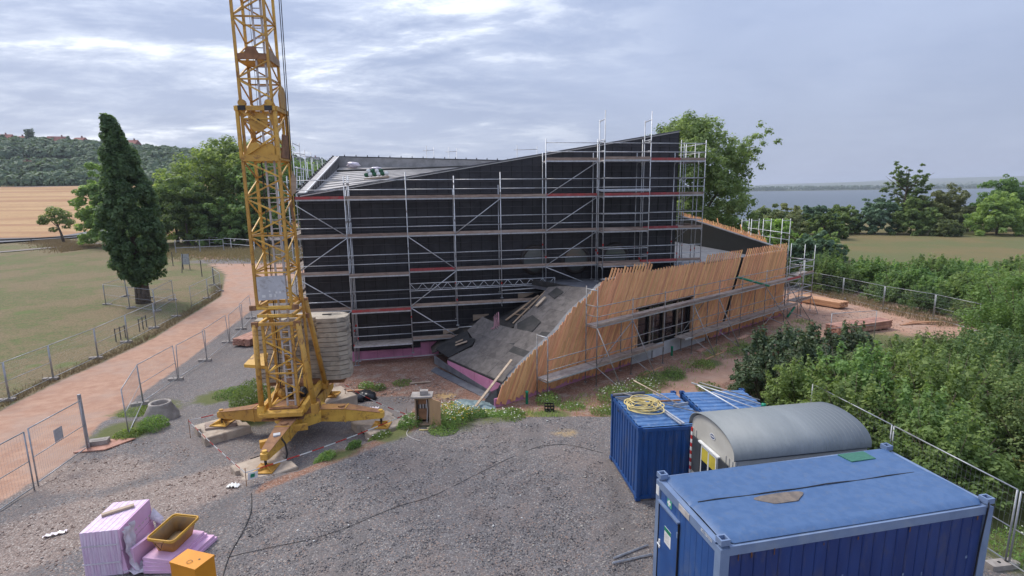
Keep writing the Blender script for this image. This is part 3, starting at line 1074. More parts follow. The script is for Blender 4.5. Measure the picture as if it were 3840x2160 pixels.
k = 0
for poly, zf, du in ((lower, low_z, .86), (upper, upp_z, .82)):
    u = min(p[0] for p in poly)
    while u < max(p[0] for p in poly) - .05:
        for j, (v0, v1) in enumerate(((0, 1.9), (1.9, 3.6), (3.6, 6.2))):
            q = clip_v(clip_u(poly, u, u + du + .04), v0, v1 + .05)
            if len(q) >= 3:
                off = .013 * ((k + j) % 3)
                MB().slab([sp_(p[0], p[1], zf(p[0]) + off) for p in q], (0, 0, -.03)).build('roofing_sheet', M['roofing'], wing)
        k += 1
        u += du
    MB().slab([sp_(p[0], p[1], zf(p[0]) - .035) for p in poly], (0, 0, -.16)).build('underlay', M['roofdark'], wing)
# the open valley between roof and hall
bnd = [(1.0, 7.0, -.1), (1.3, 6.9, .0), (2.68, 6.02, None), (3.6, 5.8, None), (3.47, 3.8, None), (3.95, 3.3, None), (5.0, 3.12, None), (6.4, 3.4, None), (6.85, 3.0, None)]
wal = [(1.9, 8.75, -.3), (2.43, 8.45, .2), (3.51, 7.88, .70), (4.1, 7.56, .95), (4.71, 7.25, 1.1), (5.3, 6.95, 1.3), (5.87, 6.66, 1.5), (7.04, 6.05, 1.95), (7.9, 5.6, 2.3)]
bn = [sp_(u, v, (ramp_z(u) - .2) if z is None else z) for u, v, z in bnd]
wl_ = [sp_(u, v, z) for u, v, z in wal]
for i in range(len(bn) - 1):
    MB().slab([bn[i], bn[i + 1], wl_[i + 1], wl_[i]], (0, 0, -.06)).build('valley_board', M['roofdark'] if i % 2 else M['valley'], wing)
MB().slab([sp_(1.0, 5.35, .0), sp_(2.02, 4.55, .68), sp_(2.35, 4.75, .9), sp_(2.3, 5.2, .86), sp_(2.62, 5.9, 1.04), sp_(1.2, 6.95, .06)], (0, 0, .04)).build('loose_underlay', M['roofdark'], wing)
for q in (((3.75, 1.75), (4.35, 1.7), (4.55, 2.6), (3.95, 3.15), (3.6, 2.7)), ((3.45, .42), (4.0, .42), (3.9, 1.15), (3.5, 1.2)), ((5.75, 2.2), (6.25, 2.0), (6.45, 2.75), (5.95, 2.9))):
    MB().slab([sp_(p[0], p[1], upp_z(p[0]) + .055) for p in q], (0, 0, -.015)).build('loose_underlay', M['roofdark'], wing)
for (p, q, w_) in (((4.95, 2.75, 2.66), (5.6, 2.75, 3.07), .16), ((1.55, 5.45, .58), (1.98, 5.0, .80), .16), ((1.75, 5.75, .62), (2.05, 5.5, .78), .14)):
    MB().beam(sp_(*p), sp_(*q), w_, .05).build('loose_board', M['plank'], wing)
for i in range(2):                                         # frames lying in the valley
    t_ = .25 + .2 * i
    p, q = bn[5].lerp(bn[7], t_), wl_[5].lerp(wl_[7], t_)
    MB().beam(p.lerp(q, .06) + Vector((0, 0, .06)), p.lerp(q, .42) + Vector((0, 0, .06)), .07, .05).build('valley_batten', M['box'], wing)
MB().beam(bn[5].lerp(wl_[5], .1) + Vector((0, 0, .07)), bn[7].lerp(wl_[7], .1) + Vector((0, 0, .07)), .09, .05).build('valley_batten', M['box'], wing)
MB().beam(bn[5].lerp(wl_[5], .42) + Vector((0, 0, .07)), bn[7].lerp(wl_[7], .42) + Vector((0, 0, .07)), .14, .05).build('valley_batten', M['box'], wing)
# flat roof beyond the ramp
flat = [sp_(6.75, .3, 0), sp_(KU - .3, .3, 0), fp(16.7, -.42, 0), hp(UR + .05, 18, 0), hp(UR + .05, VF + .02, 0), hp(UR + .05, VF - .05, 0), sp_(6.75, hall_v_limit(6.75, .05), 0)]
MB().prism([(p.x, p.y) for p in flat], 3.1, 3.35).build('roof', M['membgrey'], wing)
# low eave: pink fascia and membrane apron
for i in range(4):
    a, c_ = .3 + i * 1.25, .3 + (i + 1) * 1.25
    MB().slab([sp_(.90, a, -.80 + .12 * i), sp_(.90, c_ - .02, -.80 + .12 * (i + 1)), sp_(.90, c_ - .02, -.10), sp_(.90, a, -.10)], SU * .1).build('insulation_board', M['pink'], wing)
MB().slab([sp_(.86, .3, GB), sp_(.86, 6.6, GB + .3), sp_(.86, 6.6, -.12), sp_(.86, 5.3, -.32), sp_(.86, .3, -.78)], SU * .03).build('apron', M['membgrey'], wing)
MB().slab([sp_(.84, .25, -.86), sp_(.84, 6.4, -.80), sp_(.40, 6.2, -.86), sp_(.38, .1, -.9)], (0, 0, .06)).build('apron', M['membgrey'], wing)
MB().beam(sp_(.98, .3, -.06), sp_(.98, 5.3, -.06), .14, .09).build('edge_membrane', M['roofdark'], wing)
MB().slab([sp_(.02, .02, GB), sp_(.02, .9, GB), sp_(.5, .9, -.45), sp_(.45, .3, -.1), sp_(.2, .02, -.5)], SU * .03).build('apron', M['blackbag'], wing)
# pink base boards
u = .05
while u < KU - .2:
    L = 1.25
    if not (D0 - .6 < u < D1 + 1.2):
        e = min(u + L, KU)
        MB().slab([sp_(u, -.0, GB - .05), sp_(e - .012, -.0, GB - .05), sp_(e - .012, -.0, -.42), sp_(u, -.0, -.42)], SN * .055).build('insulation_board', M['pink'], wing)
    u += L
MB().slab([sp_(D0 - .45, -.08, -1.0), sp_(D1 + 1.6, -.08, -1.0), sp_(D1 + 1.6, -.08, -.62), sp_(D1 + .1, -.08, -.56), sp_(D1 + .1, -.08, DZ0), sp_(D0 - .1, -.08, DZ0), sp_(D0 - .45, -.08, -.5)], SN * .13).build('plinth', M['plinth'], wing)
# glazing
MB().slab([sp_(D0, .24, DZ0), sp_(D1, .24, DZ0), sp_(D1, .24, DZ1), sp_(D0, .24, DZ1)], SN * .03).build('pane', M['doorglass'], wing)
nb = 4
for i in range(nb):
    a = D0 + (D1 - D0) * i / nb
    c_ = D0 + (D1 - D0) * (i + 1) / nb
    fr = MB()
    for (p, q) in (((a + .1, DZ0), (a + .1, DZ1)), ((c_ - .1, DZ0), (c_ - .1, DZ1)), ((a + .05, DZ1 - .06), (c_ - .05, DZ1 - .06)), ((a + .05, DZ0 + .06), (c_ - .05, DZ0 + .06))):
        fr.beam(sp_(p[0], .2, p[1]), sp_(q[0], .2, q[1]), .1, .12, up=SN)
    fr.build('door', M['batten'], wing)
    if i:
        MB().beam(sp_(a, .12, DZ0), sp_(a, .12, DZ1), .06, .1, up=SN).build('mullion', M['plank'], wing)
for u in (D0 - .06, D1 + .06):
    MB().beam(sp_(u, .08, DZ0 - .1), sp_(u, .08, DZ1), .12, .3, up=SN).build('door_jamb', M['timber'], wing)
MB().beam(sp_(D0 - .2, -.03, DZ1 + .10), sp_(D1 + .2, -.03, DZ1 + .10), .09, .07).build('lintel_rail', M['rustybrown'], wing)
MB().beam(sp_(D0 - .2, -.03, DZ1 + .02), sp_(D1 + .2, -.03, DZ1 + .02), .07, .04).build('lintel_rail', M['darksteel'], wing)

# the slats: every second one stands proud and runs past the parapet
ld = (SU * LEAN + Vector((0, 0, 1)))
rs = random.Random(5)


def slat_piece(u0, za, zb, v, wd_, parent):
    p, q = sp_(u0 + LEAN * (za - GB), v, za), sp_(u0 + LEAN * (zb - GB), v, zb)
    d = (q - p).normalized()
    x = d.cross(SN).normalized() * (wd_ / 2)
    mid, half = (p + q) / 2, (q - p).length / 2
    o = MB().frame((0, 0, 0), (wd_ / 2, 0, 0), (0, .0135, 0), (0, 0, half)).build('slat', M['larch'], parent)
    X, Z = -x.normalized(), d
    Y = Z.cross(X)
    mt = Matrix((X, Y, Z)).transposed().to_4x4()
    mt.translation = mid
    o.matrix_basis = mt
    return o


PITCH_S = .128
ns = int((KU + .2) / PITCH_S)
for i in range(-1, ns):
    u0 = .02 + i * PITCH_S + rs.uniform(-.006, .006)
    proud = i % 2 == 0
    v = -.042 if proud else -.027
    zb0 = -.70 + rs.uniform(-.10, .10) + (.0 if u0 < 9 else -.02)
    # climb until the top profile is met
    z = zb0
    while z < 4.25 and top_at(u0 + LEAN * (z - GB)) > z:
        z += .02
    ut = u0 + LEAN * (z - GB)
    zt = z
    if zt > 4.15:
        if ut < 10.9:
            zt = (4.70 if proud else 4.36) + rs.uniform(-.10, .06) + (-.25 if ut < 8.0 and not proud else 0)
        elif ut < 16.3:
            zt = 4.25 + (.06 if proud else -.02) + rs.uniform(-.03, .03)
        else:
            zt = (4.66 if proud else 4.12) + rs.uniform(-.02, .03)
    else:
        zt += rs.uniform(.0, .16) * (1 if proud else .3)
    if 19.05 < u0 + LEAN * (0.45 - GB) < 19.42:            # the missing boards: an open dark slot
        continue
    zmax = GB + (KU - .02 - u0) / LEAN                     # cut at the corner
    if zmax < zb0 + .12:
        continue
    zt = min(zt, zmax)
    segs = []
    za, zc = GB + (D0 - .14 - u0) / LEAN, GB + (D1 + .14 - u0) / LEAN   # heights at which the board enters and leaves the opening
    lo_in, hi_in = max(za, DZ0 - .5), min(zc, DZ1 + .14)
    if hi_in > lo_in and za < DZ1 + .14 and zc > DZ0 - .5:
        if lo_in > zb0 + .1:
            segs.append((zb0, min(lo_in, zt)))
        if hi_in < zt - .1:
            segs.append((max(hi_in, zb0), zt))
    else:
        segs.append((zb0, zt))
    for a, c_ in segs:
        if c_ - a > .15:
            if c_ - a > 3.2 and rs.random() < .6:          # butt joint somewhere along the board
                j = a + (c_ - a) * rs.uniform(.25, .75)
                slat_piece(u0, a, j - .004, v, .121, wing)
                slat_piece(u0, j + .004, c_, v, .121, wing)
            else:
                slat_piece(u0, a, c_, v, .121, wing)
for i in range(128):                                       # far side, leaning the other way
    s0 = -.1 + i * .128 + rs.uniform(-.01, .01)
    zt = 4.2 + .118 * (s0 + 2.4) + (.42 if i % 2 else .16) + rs.uniform(-.06, .06) + (.4 if i in (5, 23, 49) else 0)
    s1 = s0 + LEAN * (zt + .8)
    if s1 > 17:
        continue
    vo = .055 if i % 2 else .03
    MB().beam(fp(s0, vo, -.8), fp(s1, vo, zt), .121, .025, up=FN).build('slat', M['larch'], wing)
# ------------------------------------------------------------------ scaffolds
def tubep(name, p, q, parent, r=.0242, m='galv', n=8):
    r = r * 1.15
    return MB().tube(p, q, r, n).build(name, M[m], parent, True)


def base_at(p):
    """height of whatever the standard stands on: ground, ramp or flat roof of the wing"""
    u, v = slat_uv(p)
    hu, hv = hall_uv(p)
    z = H(p[0], p[1])
    if u > .4 and .2 < v:
        lim = hall_v_limit(min(u, 8), 0) if u < 6.75 else 99
        if v < lim or hu > UR:
            z = max(z, ramp_z(u) - .02 if u < 6.75 else 3.35)
    return z


sc = thing('scaffold', hp(0, .3, GB), 'tall steel scaffold standing in front of the black hall', 'scaffold')
SW = .73


def standard(P, u, v, z0, z1, par, r=.0242, m='galv'):
    o = tubep('standard', P(u, v, z0), P(u, v, z1), par, r, m)
    MB().box(P(u, v, z0 + .01), (.15, .15, .02)).build('base_plate', M[m], o)
    if m == 'galv':
        zt_ = z0 + (.37 * abs(u) * 7.3 + v * 3.1) % 1.6 + .8
        MB().tube(P(u, v, zt_), P(u, v, zt_ + .12), r * 1.32, 8).build('marker_band', M['red'], o)
    z = z0 + 2.0
    while z < z1 - .3:                                     # spigot collars
        MB().tube(P(u, v, z - .06), P(u, v, z + .06), r * 1.45, 8).build('collar', M['galvdull'], o)
        z += 2.0
    return o


def deck(P, u0, u1, v0, v1, z, par, toe='toe', side=-1, nb=2):
    w_ = (v1 - v0) / nb
    for j in range(nb):
        c_ = P((u0 + u1) / 2, v0 + w_ * (j + .5), z)
        a, b_ = P(u0 + .03, v0 + w_ * (j + .5), z), P(u1 - .03, v0 + w_ * (j + .5), z)
        d = MB().beam(a, b_, w_ - .015, .05).build('deck_board', M['deck'], par)
        if j == 0:
            MB().beam(P(u0 + .02, v0 - .01, z - .02), P(u1 - .02, v0 - .01, z - .02), .03, .075).build('deck_edge', M['galv'], d)
    if toe:
        MB().beam(P(u0 + .02, v0 - .035, z + .10), P(u1 - .02, v0 - .035, z + .10), .03, .15).build('toe_board', M[toe], par)


def rails(P, u0, u1, v, z, par, m='galv'):
    for dz in (.5, 1.0):
        tubep('guard_rail', P(u0, v, z + dz), P(u1, v, z + dz), par, .019, m)


def crossframe(P, u, v0, v1, z, par, m='galv'):
    tubep('transom', P(u, v0, z - .06), P(u, v1, z - .06), par, .021, m)
    for v, w_ in ((v0, .16), (v1, -.16)):
        tubep('knee', P(u, v, z - .24), P(u, v + w_, z - .08), par, .014, m)


US = [-11.8, -9.0, -5.8, -3.2, -.6, 2.03, 5.1, 7.85, 10.3, 11.9]
LV = [2.35, 4.35, 6.35, 8.35, 10.35]
for i, u in enumerate(US):
    top = 9.55 if u < 1.9 else 11.55
    if u in (-5.8, -.6):
        top = 9.75
    for v in (0, SW):
        standard(hp, u, v, base_at(hp(u, v, 0)), top - (0 if v == 0 else .7), sc)
    if u == -9.0:
        for v in (0, SW):
            standard(hp, u + .17, v, base_at(hp(u, v, 0)), 9.6, sc)
    for z in LV:
        if z < top and (u < 2.2 or z > 4):
            crossframe(hp, u, 0, SW, z, sc)
red = {(8.35, -11.8), (8.35, 2.03), (8.35, 7.85), (10.35, 7.85), (4.35, -5.8), (6.35, 7.85), (2.35, -9.0), (4.35, 7.85)}
for i, (a, b_) in enumerate(zip(US, US[1:])):
    for z in LV:
        if z > 10 and a < 1.9 or z < 3 and a > 1.5:
            continue
        wide = (z < 5 and a == -9.0)
        deck(hp, a, b_, -.3 if wide else 0, SW, z - (.12 if wide else 0), sc, 'toered' if (z, a) in red else 'toe', nb=3 if wide else 2)
        if not (a == 5.1 and z > 3):
            rails(hp, a, b_, 0, z, sc)
        else:
            rails(hp, a, b_, SW * .0, z, sc)
for a, b_, z in ((-9.0, -5.8, .32), (-5.8, -3.2, .42)):
    deck(hp, a, b_, -.3 if a < -8 else 0, SW, z, sc, None if a < -8 else 'toe', nb=3)
    rails(hp, a, b_, 0, z, sc)
    tubep('ledger', hp(a, 0, -.55), hp(b_, 0, -.5), sc)
tubep('ledger', hp(-.6, 0, 3.05), hp(5.1, 0, 3.15), sc)
tubep('ledger', hp(-3.2, 0, 1.0), hp(-.6, 0, 1.05), sc)
B = [(-11.8, 8.3, -9, 6.4), (-11.8, 4.4, -9, 6.3), (-11.8, 4.3, -9, 2.4), (-11.8, .4, -9, 2.3), (-5.8, 6.3, -3.2, 4.4), (-5.8, 2.4, -3.2, 4.3), (-5.8, 2.3, -3.2, .45), (-3.2, 6.4, -.6, 8.3),
     (2.03, 8.4, 5.1, 10.3), (2.03, 6.4, 5.1, 8.3), (2.03, 4.4, 5.1, 6.3), (2.03, 4.3, 5.1, 3.0)]
for a, z0, b_, z1 in B:
    tubep('brace', hp(a, -.05, z0), hp(b_, -.05, z1), sc, .021)
g = MB()                                                    # lattice girder bridging the ramp
for z in (3.27, 3.68):
    g.tube(hp(-5.85, -.07, z), hp(2.55, -.07, z), .024, 8)
n = 24
for i in range(n):
    a, b_ = -5.8 + 8.3 * i / n, -5.8 + 8.3 * (i + 1) / n
    g.tube(hp(a, -.07, 3.68 if i % 2 == 0 else 3.27), hp(b_, -.07, 3.27 if i % 2 == 0 else 3.68), .015, 6)
g.tube(hp(2.55, -.07, 3.27), hp(2.55, -.07, 3.68), .02, 6)
g.build('lattice_girder', M['galv'], sc, True)
# loading tower standing proud of the scaffold
tw = thing('scaffold_tower', hp(6.5, -.6, 3.5), 'narrow scaffold tower standing proud beside the round windows', 'scaffold')
for u in (5.16, 7.92):
    for v in (-.95, -.1):
        standard(hp, u, v, base_at(hp(u, v, 0)), 13.0 if v < -.5 else 12.6, tw)
    tubep('head_rail', hp(u, -.95, 12.55), hp(u, -.1, 12.5), tw)
    tubep('head_rail', hp(u, -.95, 11.45), hp(u, -.1, 11.45), tw)
    for z in (4.35, 6.35, 8.35, 10.35):
        crossframe(hp, u, -.95, -.1, z, tw)
        for dz in (.5, 1.0):
            tubep('guard_rail', hp(u, -.95, z + dz), hp(u, -.1, z + dz), tw, .019)
for z, t in ((4.35, 'toe'), (6.35, 'toe'), (8.35, 'toered'), (10.35, 'toe')):
    deck(hp, 5.16, 7.92, -.95, -.12, z, tw, t)
    if z < 10:
        rails(hp, 5.16, 7.92, -.95, z, tw)
for i in range(3):
    MB().beam(hp(5.0 - .05 * i, -.9 + .22 * i, 8.62 + .05 * i), hp(7.95 + .12 * i, -.9 + .22 * i, 8.62 + .05 * i), .2, .045).build('stacked_board', M['galv'], tw)
# return along the right-hand end of the hall
st = thing('scaffold', hp(11.5, 2, 3.9), 'scaffold return standing on the wing roof at the right end of the hall', 'scaffold')
for v in (1.2, 2.3, 4.8):
    for u in (11.15, 11.9):
        standard(hp, u, v, 3.35, 11.5, st)
    for z in (6.35, 8.35, 10.35):
        tubep('transom', hp(11.15, v, z - .06), hp(11.9, v, z - .06), st, .021)
P2 = lambda s, v, z: hp(11.9 - v, s, z)
for z in (6.35, 8.35, 10.35):
    deck(P2, .75, 4.8, 0, .75, z, st, 'toe')
    rails(P2, .1, 4.8, 0, z, st)
tubep('brace', hp(11.5, .8, 8.3), hp(11.5, 4.7, 6.4), st)
tubep('brace', hp(11.5, .8, 6.3), hp(11.5, 4.7, 4.4), st)
s2 = thing('scaffold', hp(14, 8, 3.9), 'low scaffold bay with red board behind the right end of the hall', 'scaffold')
for u in (12.6, 14.2):
    for v in (9.0, 9.75):
        standard(hp, u, v, 3.35, 8.2, s2)
P3 = lambda u, v, z: hp(u, v + 9.0, z)
deck(P3, 12.4, 14.3, 0, .75, 6.1, s2, 'toered')
rails(P3, 12.6, 14.2, 0, 6.1, s2)
rails(P3, 12.6, 14.2, .75, 6.1, s2)
# left side of the hall: stair tower and side bays
ls = thing('scaffold', hp(-12.2, 6, -1), 'scaffold with ladder on the left side of the hall behind crane', 'scaffold')
for v in (1.6, 4.2, 6.6, 9.0, 11.6, 14.2):
    for u in (-12.6, -11.9):
        t = 12.0 if v in (6.6, 9.0) and u < -12 else (11.4 if v in (6.6, 9.0) else 9.3 + (v - 1.6) * .16)
        standard(hp, u, v, H(*hp(u, v, 0)[:2]), t, ls)
    for z in (2.35, 4.35, 6.35, 8.35):
        tubep('transom', hp(-12.6, v, z - .06), hp(-11.9, v, z - .06), ls)
P4 = lambda s, v, z: hp(-12.6 + v, s, z)
for a, b_ in ((1.6, 4.2), (4.2, 6.6), (6.6, 9.0), (9.0, 11.6), (11.6, 14.2)):
    for z in (2.35, 4.35, 6.35, 8.35):
        deck(P4, a, b_, 0, .7, z, ls, 'toe')
        rails(P4, a, b_, 0, z, ls)
for v in (6.6, 9.0):
    for z in (10.3, 11.2):
        tubep('head_rail', hp(-12.6, v, z), hp(-11.9, v, z - .1), ls)
for z in (10.35, 11.0, 11.8):
    tubep('guard_rail', hp(-12.6, 6.6, z), hp(-12.6, 9.0, z), ls)
lad = MB()
for u in (-12.5, -12.1):
    lad.beam(hp(u, 6.2, 8.4), hp(u, 7.0, 10.4), .05, .03)
for i in range(8):
    lad.tube(hp(-12.5, 6.2 + .1 * i, 8.5 + .25 * i), hp(-12.1, 6.2 + .1 * i, 8.5 + .25 * i), .014, 6)
lad.build('ladder', M['white'], ls)
# frames that show above the far edge of the roof
for k, (u, L, zt, lb) in enumerate(((-3.7, .65, 12.75, 'leftmost small scaffold frame showing above the far roof edge'), (-1.7, .7, 12.65, 'second small scaffold frame showing above the far roof edge'), (4.6, 1.9, 12.85, 'low scaffold rail showing above the far roof edge beside the sloping wall'))):
    f_ = thing('scaffold', hp(u, VB + .6, -1.0), lb, 'scaffold', 'scaffold frames behind the hall')
    for q in (u, u + L):
        tubep('standard', hp(q, VB + .6, -1.2), hp(q, VB + .6, zt - (0 if q == u else .1)), f_)
    tubep('head_rail', hp(u - .3, VB + .6, zt - .42), hp(u + L, VB + .6, zt - .36), f_)
    tubep('head_rail', hp(u, VB + .6, 10.4), hp(u + L, VB + .6, 10.4), f_)
# ------------------------------------------------------------------ scaffold of the slatted wing
ws = thing('scaffold', sp_(14, -.7, -.85), 'low two level scaffold with raking props along the larch slats', 'scaffold')
WU = [2.29, 5.54, 8.22, 10.98, 13.77, 16.49, 19.21, 22.4, 25.4, 27.6]
VO, VI = -1.05, -.32
for i, u in enumerate(WU):
    t = 2.25 if i == 0 else (4.1 if i == 1 else 3.25)
    for v in (VO, VI):
        b0 = H(*sp_(u, v, 0)[:2])
        standard(sp_, u, v, b0, t if (v == VO or i < 2) else 2.2, ws, m='galvdull')
    tubep('transom', sp_(u, VO, .09), sp_(u, VI, .09), ws, .021, 'galvdull')
    if i == 0:
        tubep('head_rail', sp_(u, VO, 2.2), sp_(u, VI, 2.2), ws, .024, 'galv')
    else:
        tubep('transom', sp_(u, VO, 2.09), sp_(u, VI, 2.09), ws, .021, 'galvdull')
    if i == 1:
        tubep('head_rail', sp_(u, VO, 3.95), sp_(u, VI, 3.95), ws, .024, 'galv')
        for dz in (.5, 1.0):
            tubep('guard_rail', sp_(u, VO, 2.15 + dz), sp_(u, VI, 2.15 + dz), ws, .019, 'galvdull')
    if i in (1, 2, 4, 5, 7, 8):
        ug = u + (.5 if i < 7 else 1.6)
        q = sp_(ug, -2.3, 0)
        tubep('raking_prop', sp_(u, VO, 2.1), (q.x, q.y, H(q.x, q.y)), ws, .024, 'galvdull')
        tubep('raking_prop', sp_(u, VO, .1), (q.x, q.y, H(q.x, q.y) + .02), ws, .02, 'galvdull')
for i, (a, b_) in enumerate(zip(WU, WU[1:])):
    lo_a, lo_b = a, b_
    if i == 3:
        lo_a = b_ - .75                                    # open in front of the doors
    if i != 3:
        deck(sp_, lo_a, lo_b, VO, VI, .15, ws, None if i in (0,) else 'toe')
    else:
        deck(sp_, lo_a, lo_b, VO, VI, .15, ws, None)
    rails(sp_, a, b_, VO, .15, ws, 'galvdull')
    if i > 0:
        deck(sp_, a, b_, VO, VI, 2.15, ws, 'toered' if i == 8 else 'toe')
        rails(sp_, a, b_, VO, 2.15, ws, 'galvdull')
tubep('brace', sp_(5.54, VO - .04, .2), sp_(8.22, VO - .04, 2.1), ws, .02, 'galvdull')
tubep('brace', sp_(13.77, VI, .2), sp_(16.49, VI, 2.1), ws, .02, 'galvdull')
tubep('brace', sp_(22.4, VO - .04, -.6), sp_(27.4, VO - .04, 2.0), ws, .02, 'galvdull')
# tower round the corner
ct = thing('scaffold_tower', sp_(29.6, 0, -.9), 'open scaffold corner tower right of the last larch slats', 'scaffold')
CP = lambda u, v, z: sp_(28.3 + u, v, z)
for u, v in ((0, -1.0), (0, .6), (2.6, -.6), (2.6, .15), (2.6, 1.2)):
    standard(CP, u, v, H(*CP(u, v, 0)[:2]), 3.4 if u < 1 else 4.3, ct)
for z in (.15, 2.15):
    deck(CP, 0, 2.6, -.6, .15, z, ct, 'toe')
    for dz in (.5, 1.0):
        tubep('guard_rail', CP(0, -.6, z + dz), CP(2.6, -.6, z + dz), ct, .019)
        tubep('guard_rail', CP(2.6, -.6, z + dz), CP(2.6, 1.2, z + dz), ct, .019)
        tubep('guard_rail', CP(0, .15, z + dz), CP(2.6, .15, z + dz), ct, .019)
MB().beam(CP(1.6, -1.6, H(*CP(1.6, -1.6, 0)[:2])), CP(1.4, -1.1, .6), .28, .04).build('leaning_board', M['deck'], ct)
# frames along the far side of the wing
fs_ = thing('scaffold', fp(4, 1, -1), 'row of scaffold frames showing behind the far slatted parapet', 'scaffold')
for s in (1.2, 3.4, 4.9, 6.2):
    for v in (.4, 1.1):
        standard(fp, s, v, H(*fp(s, v, 0)[:2]), 6.45 - .05 * s, fs_)
    tubep('head_rail', fp(s, .4, 6.3 - .05 * s), fp(s, 1.1, 6.3 - .05 * s), fs_)
for z in (4.75, 5.25):
    tubep('guard_rail', fp(1.2, 1.1, z), fp(6.4, 1.1, z + .1), fs_)
deck(lambda a, v, z: fp(a, v, z), 1.2, 6.2, .4, 1.1, 3.7, fs_, None)
# ------------------------------------------------------------------ tower crane
CC = Vector((-8.12, 19.25, 0))
feet = {'left': (-11.29, 19.44), 'near': (-8.07, 16.05), 'right': (-5.08, 19.25), 'far': (-8.08, 22.45)}
cr = thing('tower_crane', (CC.x, CC.y, -.45), 'yellow bottom slewing tower crane on four outrigger arms', 'crane')
MA = R(6)
MC = Vector((-8.45, 19.0, 0))
MX, MY = Vector((math.cos(MA), math.sin(MA), 0)), Vector((-math.sin(MA), math.cos(MA), 0))


def mp(a, b_, z):
    return MC + MX * a + MY * b_ + Vector((0, 0, z))


Y = M['yellow']
# undercarriage
hub = MB()
hub.prism([(CC.x + .95 * math.cos(2 * math.pi * (i + .5) / 8), CC.y + .95 * math.sin(2 * math.pi * (i + .5) / 8)) for i in range(8)], .22, .62)
hub.build('undercarriage', Y, cr)
hub = MB()
hub.prism([(CC.x + .72 * math.cos(2 * math.pi * i / 20), CC.y + .72 * math.sin(2 * math.pi * i / 20)) for i in range(20)], .62, .80)
hub.build('slewing_ring', M['rustybrown'], cr)
for nm, (fx, fy) in feet.items():
    d = Vector((fx - CC.x, fy - CC.y, 0))
    L = d.length
    d = d / L
    sd_ = Vector((-d.y, d.x, 0))
    def ap(t, s, z):
        return CC + d * t + sd_ * s + Vector((0, 0, z))
    a = MB()                                               # box arm tapering to the foot
    secs = [(.75, .24, .18, .66), (1.75, .24, .16, .66), (L, .13, .22, .46), (L + .12, .10, .24, .44)]
    vs = [ap(t, s * w_, z) for (t, w_, z0, z1) in secs for (s, z) in ((-1, z0), (1, z0), (1, z1), (-1, z1))]
    fs = [(0, 1, 2, 3), (15, 14, 13, 12)] + [(4 * i + j, 4 * i + 4 + j, 4 * i + 4 + (j + 1) % 4, 4 * i + (j + 1) % 4) for i in range(3) for j in range(4)]
    arm = a.add(vs, fs).build('outrigger_arm', Y, cr)
    a = MB()
    vs = [ap(t, s * (w_ + .02), z1 + dz) for (t, w_, z0, z1) in secs[:3] for dz in (.004, .02) for s in (-1, 1)]
    fs = []
    for i in range(2):
        o = 4 * i
        fs += [(o + 2, o + 3, o + 7, o + 6), (o, o + 2, o + 6, o + 4), (o + 1, o + 5, o + 7, o + 3), (o, o + 4, o + 5, o + 1)]
    a.add(vs, fs).build('top_flange', M['rustybrown'], arm)
    MB().box(ap(1.75, 0, .42), (.03, .52, .56), math.atan2(d.y, d.x)).build('joint_flange', Y, arm)
    MB().tube(ap(1.55, 0, .66), ap(1.55, 0, .73), .13, 10).build('pivot_pin', M['rustybrown'], arm)
    MB().tube(ap(L, 0, -.03), ap(L, 0, .50), .045, 8).build('spindle', M['darksteel'], arm)
    MB().tube(ap(L, 0, .44), ap(L, 0, .53), .08, 8).build('spindle_nut', Y, arm)
    zt = -.03 if nm == 'left' else -.11
    ft = MB()
    q = [Vector((fx, fy, zt)) + Vector((.36 * math.cos(R(45 + 90 * i)), .36 * math.sin(R(45 + 90 * i)), 0)) for i in range(4)]
    q = [Vector((fx, fy, zt)) + d * (.33 * c1) + sd_ * (.33 * c2) for c1, c2 in ((-1, -1), (1, -1), (1, 1), (-1, 1))]
    ft.slab([p for p in q], (0, 0, .025))
    foot = ft.build('foot_plate', Y, cr)
    for c1, c2 in ((1, 1), (1, -1), (-1, 1), (-1, -1)):
        e = Vector((fx, fy, zt)) + d * (.31 * c1) + sd_ * (.31 * c2)
        MB().slab([(fx, fy, zt + .03), (e.x, e.y, zt + .03), (e.x, e.y, zt + .05), (fx, fy, zt + .17)], (d * -c2 + sd_ * c1) * .012).build('gusset', Y, foot)
MB().box(CC + Vector((.05, -2.25, .62)), (.22, .2, .05), .4).build('lamp_housing', M['plinth'], cr)
MB().path([CC + Vector((.2, -2.3, .55)), CC + Vector((.35, -2.35, .35)), CC + Vector((.42, -2.4, .0)), CC + Vector((.36, -2.5, -.3))], .03, 6).build('cable', M['cable'], cr)
MB().box(CC + Vector((-.25, -2.5, .42)), (.34, .2, .24), .5).build('bracket', Y, cr)
MB().box(CC + Vector((.45, -1.25, .42)), (.5, .12, .22), .3).build('bracket', Y, cr)
# slewing frame
MB().box(mp(0, .5, .88), (1.5, 3.0, .14), MA).build('slewing_frame', Y, cr)
MB().box(mp(0, -.2, .985), (1.0, .9, .05), MA).build('platform', M['rustybrown'], cr)
for a in (-.72, .72):
    MB().beam(mp(a, -.7, .95), mp(a * 1.05, 2.9, 1.02), .14, .3).build('frame_beam', Y, cr)
for b_, z in ((-.75, .62), (-.72, .72), (-.74, .88)):
    tb = MB().beam(mp(-.75, b_, z), mp(.7, b_, z), .06, .06).build('frame_rail', M['rustybrown'], cr)
for a in (-.5, -.1, .3, .6):
    MB().box(mp(a, -.62, .70), (.2, .18, .26), MA).build('ballast_bracket', M['rustybrown'] if a in (-.1, .6) else Y, cr)
for i in range(4):
    MB().blob(mp(-.3 + .25 * i, .4, 1.22), (.16, .2, .2), i, 8, 5).build('winch', M['darksteel'] if i % 2 else Y, cr)
MB().tube(mp(-.5, .9, 1.35), mp(.5, .9, 1.35), .24, 12).build('hoist_drum', M['rustybrown'], cr)


